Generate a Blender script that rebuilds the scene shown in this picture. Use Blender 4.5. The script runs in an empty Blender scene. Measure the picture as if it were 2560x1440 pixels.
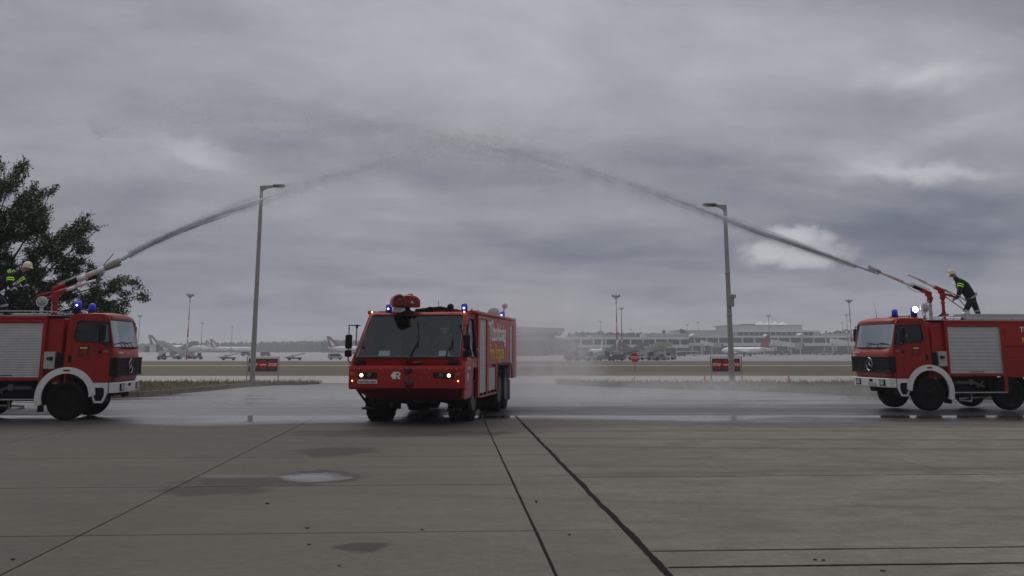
import bpy, math, random
import numpy as np
from mathutils import Vector, Matrix
from mathutils.geometry import tessellate_polygon

R = random.Random(7)
rad = math.radians
S = bpy.context.scene
COL = S.collection

# ------------------------------------------------------------------ camera
CAM_H = 1.9
FPX = 2500.0                      # focal length in pixels of the 2560 wide photo
PITCH = math.atan(0.2)
cam = bpy.data.cameras.new('camera')
camo = bpy.data.objects.new('camera', cam)
COL.objects.link(camo)
camo.location = (0, 0, CAM_H)
camo.rotation_euler = (math.pi / 2 + PITCH, 0, 0)
cam.sensor_width = 36
cam.lens = 36 * FPX / 2560
cam.shift_y = -(720 - 373) / 2560
cam.clip_start = 0.1
cam.clip_end = 9000
S.camera = camo

CP, SP = math.cos(PITCH), math.sin(PITCH)


def ray(px, py):
    a = (px - 1280) / FPX
    b = (373 - py) / FPX
    return Vector((a, CP - b * SP, SP + b * CP))


def P(px, py, Y):
    """the point at distance Y north of the camera that is seen at px, py"""
    d = ray(px, py)
    return Vector((0, 0, CAM_H)) + d * (Y / d.y)


def terrain(Y):
    if Y < 100:
        return 0.0
    if Y < 300:
        return -(Y - 100) / 100
    return -2.0


def G(px, py):
    """ground point seen at px, py"""
    d = ray(px, py)
    Y = 30.0
    for _ in range(60):
        z = terrain(Y)
        Yn = (z - CAM_H) / d.z * d.y
        Y = 0.5 * Y + 0.5 * Yn
    return Vector((d.x / d.y * Y, Y, terrain(Y)))


# ------------------------------------------------------------------ world
SUN_EL, SUN_AZ = rad(48), rad(-25)      # azimuth measured from +Y towards +X
W = bpy.data.worlds.new('World')
S.world = W
W.use_nodes = True
nt = W.node_tree
nt.nodes.clear()
N = nt.nodes.new
L = nt.links.new


def setin(node, idx, v):
    if v is None:
        return
    if isinstance(v, bpy.types.NodeSocket):
        node.id_data.links.new(v, node.inputs[idx])
    else:
        node.inputs[idx].default_value = v


def mth(tree, op, a, b=None, c=None, clamp=False):
    n = tree.nodes.new('ShaderNodeMath')
    n.operation = op
    n.use_clamp = clamp
    setin(n, 0, a); setin(n, 1, b); setin(n, 2, c)
    return n.outputs[0]


def noise(tree, vec, scale, detail=4, rough=0.55, dist=0.0):
    n = tree.nodes.new('ShaderNodeTexNoise')
    n.inputs['Scale'].default_value = scale
    n.inputs['Detail'].default_value = detail
    n.inputs['Roughness'].default_value = rough
    n.inputs['Distortion'].default_value = dist
    if vec is not None:
        tree.links.new(vec, n.inputs['Vector'])
    return n.outputs['Fac']


def ramp(tree, fac, stops):
    n = tree.nodes.new('ShaderNodeValToRGB')
    tree.links.new(fac, n.inputs[0])
    e = n.color_ramp.elements
    while len(e) < len(stops):
        e.new(0.5)
    for i, (p, c) in enumerate(stops):
        e[i].position = p
        e[i].color = (*c, 1) if len(c) == 3 else c
    return n.outputs[0]


def mixc(tree, fac, a, b, mode='MIX'):
    n = tree.nodes.new('ShaderNodeMix')
    n.data_type = 'RGBA'
    n.blend_type = mode
    setin(n, 0, fac)
    setin(n, 6, a if isinstance(a, bpy.types.NodeSocket) else (*a, 1))
    setin(n, 7, b if isinstance(b, bpy.types.NodeSocket) else (*b, 1))
    return n.outputs[2]


def comb(tree, x, y, z):
    n = tree.nodes.new('ShaderNodeCombineXYZ')
    setin(n, 0, x); setin(n, 1, y); setin(n, 2, z)
    return n.outputs[0]


def sep(tree, v):
    n = tree.nodes.new('ShaderNodeSeparateXYZ')
    tree.links.new(v, n.inputs[0])
    return n.outputs


tc = N('ShaderNodeTexCoord')
sx, sy, sz = sep(nt, tc.outputs['Generated'])
az = mth(nt, 'ARCTAN2', sx, sy)
el = mth(nt, 'ARCSINE', sz)
zz = mth(nt, 'ADD', mth(nt, 'MAXIMUM', sz, 0.0), 0.16)
cx = mth(nt, 'DIVIDE', sx, zz)
cy = mth(nt, 'DIVIDE', sy, zz)
# slanting layered cloud sheet, seen in perspective
plane = comb(nt, mth(nt, 'MULTIPLY_ADD', cy, -0.35, cx), cy, 0.0)
n_big = noise(nt, comb(nt, mth(nt, 'MULTIPLY', cx, 0.55), cy, 3.1), 0.95, 5, 0.52, 0.4)
n_mid = noise(nt, comb(nt, mth(nt, 'MULTIPLY', sep(nt, plane)[0], 0.8), cy, 7.7), 2.4, 6, 0.56, 0.3)
n_fine = noise(nt, comb(nt, mth(nt, 'MULTIPLY', az, 1.0), mth(nt, 'MULTIPLY', el, 2.0), 1.0), 8.5, 8, 0.6, 0.5)
lum = mth(nt, 'MULTIPLY_ADD', mth(nt, 'SUBTRACT', n_big, 0.5), 0.30, 0.320)
lum = mth(nt, 'MULTIPLY_ADD', mth(nt, 'SUBTRACT', n_mid, 0.5), 0.27, lum)
lum = mth(nt, 'MULTIPLY_ADD', mth(nt, 'SUBTRACT', n_fine, 0.5), 0.125, lum)
# darker, bluer layer low over the horizon that lightens again at the very bottom
band = mth(nt, 'MULTIPLY', mth(nt, 'POWER', 2.718, mth(nt, 'MULTIPLY', mth(nt, 'POWER', mth(nt, 'DIVIDE', mth(nt, 'SUBTRACT', el, rad(4.2)), rad(3.6)), 2.0), -1.0)), -0.055)
lum = mth(nt, 'ADD', lum, band)
lum = mth(nt, 'MAXIMUM', lum, 0.13)
wa = mth(nt, 'MULTIPLY_ADD', mth(nt, 'SUBTRACT', noise(nt, comb(nt, az, mth(nt, 'MULTIPLY', el, 1.6), 5.0), 26.0, 7, 0.62), 0.5), 0.075, az)
we = mth(nt, 'MULTIPLY_ADD', mth(nt, 'SUBTRACT', noise(nt, comb(nt, az, mth(nt, 'MULTIPLY', el, 1.6), 9.0), 22.0, 7, 0.62), 0.5), 0.036, el)


def px_ang(px, py):
    d = ray(px, py).normalized()
    return math.atan2(d.x, d.y), math.asin(d.z)


def spot(px, py, wx, wy, amp, power=1.0, slope=0.0):
    a, e = px_ang(px, py)
    da = mth(nt, 'SUBTRACT', wa, a)
    de = mth(nt, 'SUBTRACT', we, e)
    if slope:
        de = mth(nt, 'MULTIPLY_ADD', da, slope, de)
    qa = mth(nt, 'POWER', mth(nt, 'ABSOLUTE', mth(nt, 'DIVIDE', da, wx / FPX)), 2.0)
    qe = mth(nt, 'POWER', mth(nt, 'ABSOLUTE', mth(nt, 'DIVIDE', de, wy / FPX)), 2.0)
    q = mth(nt, 'POWER', mth(nt, 'ADD', qa, qe), power)
    g = mth(nt, 'POWER', 2.718, mth(nt, 'MULTIPLY', q, -1.0))
    return mth(nt, 'MULTIPLY', g, amp)


bright = None
for sp in [(2290, 432, 150, 22, 0.20, 1.3, 0.05),
           (2320, 190, 120, 34, 0.16, 1.0, 0.0), (2150, 395, 180, 40, 0.07, 1.0, 0.2), (500, 385, 100, 30, 0.13, 1.4, 0.15),
           (300, 320, 190, 50, 0.05, 1.0, 0.2), (2540, 660, 70, 40, 0.07, 1.0, 0.0), (2390, 330, 220, 30, 0.06, 1.0, -0.3),
           (1500, 800, 500, 28, 0.035, 1.0, 0.0), (1400, 160, 700, 190, 0.115, 1.0, 0.0), (1230, 330, 300, 60, 0.03, 1.0, 0.0)]:
    v = spot(*sp)
    bright = v if bright is None else mth(nt, 'ADD', bright, v)
# the compact puffy cloud above the right hand jet
wa_, we_ = wa, we
wa = mth(nt, 'MULTIPLY_ADD', mth(nt, 'SUBTRACT', noise(nt, comb(nt, az, mth(nt, 'MULTIPLY', el, 1.2), 15.0), 42.0, 8, 0.62), 0.5), 0.030, az)
we = mth(nt, 'MULTIPLY_ADD', mth(nt, 'SUBTRACT', noise(nt, comb(nt, az, mth(nt, 'MULTIPLY', el, 1.2), 19.0), 42.0, 8, 0.62), 0.5), 0.026, el)
puff = None
for sp in [(1985, 592, 62, 28, 0.20, 2.2), (1922, 632, 62, 32, 0.17, 2.0), (2015, 638, 90, 34, 0.18, 2.0), (2092, 632, 52, 20, 0.12, 1.6), (2040, 600, 50, 22, 0.14, 1.8)]:
    v = spot(*sp)
    puff = v if puff is None else mth(nt, 'MAXIMUM', puff, v)
bright = mth(nt, 'ADD', bright, mth(nt, 'MULTIPLY', puff, 1.8))
wa, we = wa_, we_
dark = None
for sp in [(2330, 570, 330, 62, 0.075, 1.0, -0.05), (1500, 640, 420, 50, 0.05, 1.0, 0.0), (900, 420, 420, 55, 0.03, 1.0, 0.1),
           (500, 30, 180, 50, 0.05, 1.0, 0.0), (2450, 400, 160, 40, 0.05, 1.0, 0.0), (500, 720, 500, 50, 0.045, 1.0, 0.0),
           (2150, 250, 300, 50, 0.035, 1.0, 0.2), (1750, 740, 400, 40, 0.03, 1.0, 0.0), (350, 510, 300, 60, 0.03, 1.0, 0.0)]:
    v = spot(*sp)
    dark = v if dark is None else mth(nt, 'ADD', dark, v)
lum2 = mth(nt, 'SUBTRACT', mth(nt, 'ADD', lum, bright), dark)
lum2 = mth(nt, 'MAXIMUM', lum2, 0.12)
# an overcast sky keeps growing brighter towards the zenith
zen = mth(nt, 'DIVIDE', mth(nt, 'SUBTRACT', el, rad(20)), rad(50), clamp=True)
lum2 = mth(nt, 'MULTIPLY', lum2, mth(nt, 'MULTIPLY_ADD', zen, 1.0, 1.0))
cloud = ramp(nt, lum2, [(0.0, (0.0, 0.0, 0.0)), (0.17, (0.140, 0.158, 0.212)), (0.24, (0.218, 0.229, 0.275)),
                        (0.32, (0.305, 0.309, 0.343)), (0.48, (0.475, 0.480, 0.520)), (1.0, (0.95, 0.95, 0.96))])
sky = N('ShaderNodeTexSky')
sky.sky_type = 'NISHITA'
sky.sun_disc = False
sky.sun_elevation = SUN_EL
sky.sun_rotation = SUN_AZ
bg1 = N('ShaderNodeBackground'); L(sky.outputs[0], bg1.inputs[0]); bg1.inputs[1].default_value = 0.05
bg2 = N('ShaderNodeBackground'); L(cloud, bg2.inputs[0]); bg2.inputs[1].default_value = 1.0
mx = N('ShaderNodeMixShader'); mx.inputs[0].default_value = 0.97
L(bg1.outputs[0], mx.inputs[1]); L(bg2.outputs[0], mx.inputs[2])
wo = N('ShaderNodeOutputWorld'); L(mx.outputs[0], wo.inputs[0])

sl = bpy.data.lights.new('sun', 'SUN')
sl.energy = 1.0
sl.angle = rad(40)
sl.color = (1.0, 0.95, 0.9)
slo = bpy.data.objects.new('sun', sl)
COL.objects.link(slo)
sd = Vector((math.sin(SUN_AZ) * math.cos(SUN_EL), math.cos(SUN_AZ) * math.cos(SUN_EL), math.sin(SUN_EL)))
slo.rotation_euler = sd.to_track_quat('Z', 'Y').to_euler()

S.view_settings.view_transform = 'Standard'
S.view_settings.look = 'None'
S.view_settings.exposure = 0.0
S.view_settings.gamma = 1.0
S.view_settings.use_curve_mapping = False
S.cycles.max_bounces = 10
S.cycles.diffuse_bounces = 8
S.cycles.transparent_max_bounces = 24
S.cycles.volume_bounces = 1
S.cycles.volume_step_rate = 1.0
S.cycles.volume_max_steps = 256
S.cycles.use_denoising = True

# ------------------------------------------------------------------ materials
MATS = {}


def mat(name, color, rough=0.6, metal=0.0, var=0.0, vscale=3.0, bump=0.0, bscale=30.0, emit=None, estr=0.0, coat=0.0, spec=None, dirt=None, alpha=None):
    if name in MATS:
        return MATS[name]
    m = bpy.data.materials.new(name)
    m.use_nodes = True
    t = m.node_tree
    b = t.nodes['Principled BSDF']
    b.inputs['Base Color'].default_value = (*color, 1)
    b.inputs['Roughness'].default_value = rough
    b.inputs['Metallic'].default_value = metal
    if coat:
        b.inputs['Coat Weight'].default_value = coat
        b.inputs['Coat Roughness'].default_value = 0.12
    if spec is not None:
        b.inputs['Specular IOR Level'].default_value = spec
    geo = t.nodes.new('ShaderNodeTexCoord')
    obj = geo.outputs['Object']
    col = None
    if var:
        f = noise(t, obj, vscale, 5, 0.6)
        lo = tuple(c * (1 - var) for c in color)
        hi = tuple(min(1, c * (1 + var)) for c in color)
        col = ramp(t, f, [(0.3, lo), (0.7, hi)])
        if rough > 0.08:
            t.links.new(mth(t, 'MULTIPLY_ADD', f, 0.3 * rough, rough * 0.85), b.inputs['Roughness'])
    if dirt:
        # road film and splashes gather towards the bottom of the thing, in uneven runs
        dz0, dz1, dc, amt = dirt
        x, y, z = sep(t, obj)
        h = mth(t, 'DIVIDE', mth(t, 'SUBTRACT', dz1, z), dz1 - dz0, clamp=True)
        fn = noise(t, comb(t, x, y, mth(t, 'MULTIPLY', z, 0.35)), 5.0, 6, 0.65)
        fac = mth(t, 'MULTIPLY', mth(t, 'MULTIPLY', h, mth(t, 'MULTIPLY_ADD', fn, 2.4, -0.5, clamp=True)), amt, clamp=True)
        col = mixc(t, fac, col if col is not None else color, dc)
    if col is not None:
        t.links.new(col, b.inputs['Base Color'])
    if bump:
        bn = t.nodes.new('ShaderNodeBump')
        bn.inputs['Strength'].default_value = bump
        bn.inputs['Distance'].default_value = 0.01
        t.links.new(noise(t, obj, bscale, 4, 0.6), bn.inputs['Height'])
        t.links.new(bn.outputs[0], b.inputs['Normal'])
    if emit:
        b.inputs['Emission Color'].default_value = (*emit, 1)
        b.inputs['Emission Strength'].default_value = estr
    if alpha is not None:
        b.inputs['Alpha'].default_value = alpha
    MATS[name] = m
    return m


def glass_mat(name, tint, refl=1.0, rough=0.03):
    m = bpy.data.materials.new(name)
    m.use_nodes = True
    t = m.node_tree
    t.nodes.clear()
    o = t.nodes.new('ShaderNodeOutputMaterial')
    tr = t.nodes.new('ShaderNodeBsdfTransparent'); tr.inputs[0].default_value = (*tint, 1)
    gl = t.nodes.new('ShaderNodeBsdfGlossy'); gl.inputs['Roughness'].default_value = rough
    gl.inputs[0].default_value = (refl * 0.9, refl, refl * 1.06, 1)
    fr = t.nodes.new('ShaderNodeFresnel'); fr.inputs[0].default_value = 1.5
    mx = t.nodes.new('ShaderNodeMixShader')
    f = mth(t, 'MULTIPLY_ADD', fr.outputs[0], 1.0, 0.03)
    t.links.new(f, mx.inputs[0]); t.links.new(tr.outputs[0], mx.inputs[1]); t.links.new(gl.outputs[0], mx.inputs[2])
    t.links.new(mx.outputs[0], o.inputs[0])
    MATS[name] = m
    return m


DIRT = (0.10, 0.085, 0.07)
M_red = mat('fire_red_paint', (0.32, 0.009, 0.006), 0.42, var=0.18, vscale=1.5, coat=0.08, spec=0.28, dirt=(0.4, 2.4, (0.10, 0.022, 0.015), 0.55))
M_red2 = mat('bright_red_paint', (0.35, 0.011, 0.007), 0.40, var=0.16, vscale=1.5, coat=0.08, spec=0.28, dirt=(0.5, 1.7, (0.12, 0.025, 0.015), 0.5))
M_white = mat('white_paint', (0.72, 0.72, 0.70), 0.4, var=0.06, dirt=(0.3, 1.5, (0.30, 0.28, 0.25), 0.5))
M_black = mat('black_plastic', (0.008, 0.008, 0.009), 0.6, var=0.2, spec=0.2)
M_rubber = mat('tyre_rubber', (0.008, 0.008, 0.008), 0.9, var=0.25, vscale=8, bump=0.3, bscale=60, spec=0.12)
M_chassis = mat('chassis_black', (0.008, 0.008, 0.008), 0.8, var=0.3, spec=0.12)
M_alu = mat('brushed_aluminium', (0.50, 0.50, 0.49), 0.42, metal=0.55, var=0.08, vscale=4, dirt=(0.6, 2.6, (0.25, 0.23, 0.20), 0.5))
M_steel = mat('galvanised_steel', (0.42, 0.42, 0.42), 0.5, metal=0.5, var=0.12)
M_chrome = mat('chrome', (0.42, 0.42, 0.43), 0.3, metal=1.0)
M_int = mat('cab_interior', (0.03, 0.03, 0.033), 0.8, var=0.2)
M_seal = mat('window_seal', (0.01, 0.01, 0.01), 0.6)
M_blue = mat('blue_beacon_lens', (0.01, 0.02, 0.42), 0.2, emit=(0.01, 0.02, 0.6), estr=0.22, coat=0.5)
M_bluelit = mat('lit_blue_beacon_core', (0.3, 0.4, 1.0), 0.3, emit=(0.35, 0.5, 1.0), estr=9.0)
M_flash = mat('beacon_flash', (0.9, 0.85, 1.0), 0.3, emit=(0.80, 0.72, 1.0), estr=9.0)
M_lamp = mat('lit_headlamp', (1, 0.9, 0.7), 0.3, emit=(1.0, 0.84, 0.46), estr=4.0)
M_amber = mat('amber_lens', (0.26, 0.06, 0.01), 0.3)
M_amberlit = mat('lit_amber_marker', (1, 0.4, 0.1), 0.3, emit=(1.0, 0.50, 0.16), estr=6.0)
M_lens = mat('clear_lamp_glass', (0.35, 0.36, 0.37), 0.12, metal=0.3)
M_paper = mat('paper', (0.55, 0.62, 0.60), 0.8)
M_wtext = mat('white_lettering', (0.72, 0.72, 0.70), 0.5)
M_ytext = mat('yellow_lettering', (0.72, 0.42, 0.04), 0.5)
M_btext = mat('black_lettering', (0.015, 0.015, 0.015), 0.6)
M_ws = glass_mat('windscreen_glass', (0.55, 0.62, 0.61), 0.42)
M_side = glass_mat('clear_side_glass', (0.85, 0.94, 0.92), 0.95)
M_wsd = glass_mat('tinted_glass', (0.80, 0.90, 0.88), 0.55)
M_bgl = mat('building_glass', (0.018, 0.036, 0.040), 0.3, var=0.45, vscale=0.15, spec=0.25)
M_conc = mat('pole_concrete', (0.33, 0.32, 0.31), 0.85, var=0.12, vscale=2.5, bump=0.25, bscale=25)
M_turn = mat('turnout_navy', (0.010, 0.011, 0.018), 0.85, var=0.25, vscale=9, bump=0.4, bscale=18)
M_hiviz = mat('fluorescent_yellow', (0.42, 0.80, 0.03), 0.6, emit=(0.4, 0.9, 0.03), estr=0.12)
M_reflect = mat('grey_reflective_tape', (0.36, 0.37, 0.40), 0.5)
M_skin = mat('skin', (0.42, 0.24, 0.17), 0.55, var=0.08, vscale=20)
M_helmet = mat('pale_yellow_helmet', (0.62, 0.58, 0.36), 0.35, var=0.06, vscale=8)
M_glove = mat('glove', (0.03, 0.02, 0.03), 0.8)
M_orange = mat('orange_red_paint', (0.55, 0.07, 0.02), 0.45)

# ------------------------------------------------------------------ mesh builder


class MB:
    def __init__(s, m=1):
        s.v = []; s.f = []; s.mi = []; s.sm = []; s.m = m; s.cur = 0; s.smooth = False

    def add(s, vs, fs):
        o = len(s.v)
        if s.m < 0:
            s.v += [(-x, y, z) for x, y, z in vs]
            s.f += [tuple(o + i for i in reversed(f)) for f in fs]
        else:
            s.v += [tuple(p) for p in vs]
            s.f += [tuple(o + i for i in f) for f in fs]
        s.mi += [s.cur] * len(fs)
        s.sm += [s.smooth] * len(fs)
        return s

    def box(s, x0, x1, y0, y1, z0, z1):
        return s.add([(x0, y0, z0), (x1, y0, z0), (x1, y1, z0), (x0, y1, z0), (x0, y0, z1), (x1, y0, z1), (x1, y1, z1), (x0, y1, z1)],
                     [(0, 3, 2, 1), (4, 5, 6, 7), (0, 1, 5, 4), (1, 2, 6, 5), (2, 3, 7, 6), (3, 0, 4, 7)])

    def hexa(s, b, t):
        """bottom four points and top four points, same order, counter clockwise from above"""
        return s.add(list(b) + list(t), [(0, 3, 2, 1), (4, 5, 6, 7), (0, 1, 5, 4), (1, 2, 6, 5), (2, 3, 7, 6), (3, 0, 4, 7)])

    def rings(s, rs, cap=True, close=True):
        n = len(rs[0]); vs = [p for r in rs for p in r]; fs = []
        for i in range(len(rs) - 1):
            for j in range(n if close else n - 1):
                k = (j + 1) % n
                fs.append((i * n + j, i * n + k, (i + 1) * n + k, (i + 1) * n + j))
        if cap:
            fs.append(tuple(reversed(range(n))))
            fs.append(tuple((len(rs) - 1) * n + j for j in range(n)))
        return s.add(vs, fs)

    def tube(s, pts, r, n=8, cap=True):
        pts = [Vector(p) for p in pts]
        if not isinstance(r, (list, tuple)):
            r = [r] * len(pts)
        rs = []
        up = Vector((0, 0, 1))
        d0 = (pts[1] - pts[0]).normalized()
        if abs(d0.z) > 0.95:
            up = Vector((1, 0, 0))
        for i, p in enumerate(pts):
            d = (pts[min(i + 1, len(pts) - 1)] - pts[max(i - 1, 0)]).normalized()
            a = d.cross(up)
            if a.length < 1e-4:
                a = d.cross(Vector((0, 1, 0)))
            a.normalize()
            b = d.cross(a).normalized()
            # a, b, d ordering gives outward facing quads
            rs.append([tuple(p + (a * math.cos(t) - b * math.sin(t)) * -r[i]) for t in (2 * math.pi * k / n for k in range(n))])
        sm = s.smooth; s.smooth = True
        o = len(s.f)
        s.rings(rs, cap)
        if cap:
            s.sm[-1] = False; s.sm[-2] = False
        s.smooth = sm
        return s

    def lathe(s, prof, c, axis='z', n=24, cap=True):
        """prof: list of (r, h) along the axis"""
        rs = []
        for r_, h in prof:
            ring = []
            for k in range(n):
                t = 2 * math.pi * k / n
                u, v = r_ * math.cos(t), r_ * math.sin(t)
                if axis == 'z':
                    p = (c[0] + u, c[1] + v, c[2] + h)
                elif axis == 'y':
                    p = (c[0] + v, c[1] + h, c[2] + u)
                else:
                    p = (c[0] + h, c[1] + u, c[2] + v)
                ring.append(p)
            rs.append(ring)
        sm = s.smooth; s.smooth = True
        s.rings(rs, cap)
        if cap:
            s.sm[-1] = False; s.sm[-2] = False
        s.smooth = sm
        return s

    def ellip(s, c, r, n=14, m=8):
        prof = []
        rs = []
        for i in range(m + 1):
            ph = -math.pi / 2 + math.pi * i / m
            rr = max(0.02, math.cos(ph))
            rs.append([(c[0] + r[0] * rr * math.cos(2 * math.pi * k / n), c[1] + r[1] * rr * math.sin(2 * math.pi * k / n), c[2] + r[2] * math.sin(ph)) for k in range(n)])
        sm = s.smooth; s.smooth = True
        s.rings(rs)
        s.smooth = sm
        return s

    def panel(s, outer, holes, fn, t0, t1):
        """flat plate with openings: 2-D loops, fn(u, v, t) gives the 3-D point, t0 is the outer face"""
        loops = [[Vector((u, v, 0)) for u, v in outer]] + [[Vector((u, v, 0)) for u, v in h] for h in holes]
        flat = [p for lp in loops for p in lp]
        tris = tessellate_polygon(loops)
        n = len(flat)
        # measured orientation
        vs = [fn(p.x, p.y, t0) for p in flat] + [fn(p.x, p.y, t1) for p in flat]
        fs = []
        outv = Vector(fn(outer[0][0], outer[0][1], t0)) - Vector(fn(outer[0][0], outer[0][1], t1))
        for a, b, c in tris:
            A, B, C = Vector(vs[a]), Vector(vs[b]), Vector(vs[c])
            if (B - A).cross(C - A).dot(outv) < 0:
                b, c = c, b
            fs.append((a, b, c)); fs.append((n + a, n + c, n + b))
        o = 0
        for lp in loops:
            k = len(lp)
            for i in range(k):
                j = (i + 1) % k
                fs.append((o + i, o + j, n + o + j, n + o + i))
            o += k
        return s.add(vs, fs)

    def build(s, name, mats, parent=None, bevel=0.0, loc=None, seg=1, recalc=False):
        me = bpy.data.meshes.new(name)
        me.from_pydata(s.v, [], s.f)
        if not isinstance(mats, (list, tuple)):
            mats = [mats]
        for m_ in mats:
            me.materials.append(m_)
        me.polygons.foreach_set('material_index', s.mi)
        me.polygons.foreach_set('use_smooth', s.sm)
        if recalc:
            import bmesh
            bm = bmesh.new(); bm.from_mesh(me)
            bmesh.ops.recalc_face_normals(bm, faces=bm.faces)
            bm.to_mesh(me); bm.free()
        me.update()
        o = bpy.data.objects.new(name, me)
        COL.objects.link(o)
        if parent:
            o.parent = parent
        if loc:
            o.location = loc
        if bevel:
            bv = o.modifiers.new('bevel', 'BEVEL')
            bv.width = bevel; bv.segments = seg; bv.limit_method = 'ANGLE'; bv.angle_limit = rad(35)
            bv.harden_normals = False
        return o


def tag(o, label=None, cat=None, group=None, kind=None):
    if label: o['label'] = label
    if cat: o['category'] = cat
    if group: o['group'] = group
    if kind: o['kind'] = kind
    return o


def thing(name, label, cat, loc=(0, 0, 0), rz=0.0, group=None):
    o = bpy.data.objects.new(name, None)
    o.empty_display_size = 0.3
    COL.objects.link(o)
    o.location = loc
    o.rotation_euler = (0, 0, rz)
    return tag(o, label, cat, group)


def text(name, body, size, m, parent, loc, rot, ext=0.003, align='LEFT', sx=1.0, bold=0.0, shear=0.0):
    c = bpy.data.curves.new(name, 'FONT')
    c.body = body; c.size = size; c.extrude = ext; c.align_x = align; c.offset = bold; c.shear = shear
    c.resolution_u = 3
    o = bpy.data.objects.new(name, c)
    COL.objects.link(o)
    dg = bpy.context.evaluated_depsgraph_get()
    me = bpy.data.meshes.new_from_object(o.evaluated_get(dg))
    bpy.data.objects.remove(o)
    me.materials.clear(); me.materials.append(m)
    if sx != 1.0:
        for v in me.vertices:
            v.co.x *= sx
    o = bpy.data.objects.new(name, me)
    COL.objects.link(o)
    o.parent = parent
    o.location = loc
    o.rotation_euler = rot
    return o


def tyre_mesh(mb, c, r, w0, w1, n=40, lugs=22, lug=0.0):
    """tyre of radius r between y=w0 and y=w1 round centre c (axis along y)"""
    w = w1 - w0
    e = min(0.06, w * 0.15)
    mb.lathe([(r * 0.56, w0 + 0.03), (r * 0.62, w0 + 0.005), (r * 0.80, w0 - 0.008), (r * 0.93, w0 + 0.012), (r - 0.005, w0 + e), (r, w0 + e * 1.6), (r, w1 - e * 1.6), (r - 0.005, w1 - e), (r * 0.93, w1 - 0.012), (r * 0.62, w1), (r * 0.56, w1)],
             (c[0], 0, c[2]), 'y', n, cap=False)
    if lug:
        mid = (w0 + w1) / 2
        for k in range(lugs):
            t = 2 * math.pi * k / lugs
            for side, a, b in ((0, w0 + 0.02, mid - 0.015), (1, mid + 0.015, w1 - 0.02)):
                tt = t + side * math.pi / lugs
                hw = math.pi / lugs * 0.62
                pts = []
                for rr in (r - 0.02, r + lug):
                    for y_, tw in ((a, tt - hw), (a, tt + hw), (b, tt + hw + 0.03), (b, tt - hw + 0.03)):
                        pts.append((c[0] + rr * math.cos(tw), y_, c[2] + rr * math.sin(tw)))
                mb.hexa(pts[:4], pts[4:])


# ------------------------------------------------------------------ ground materials


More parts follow.
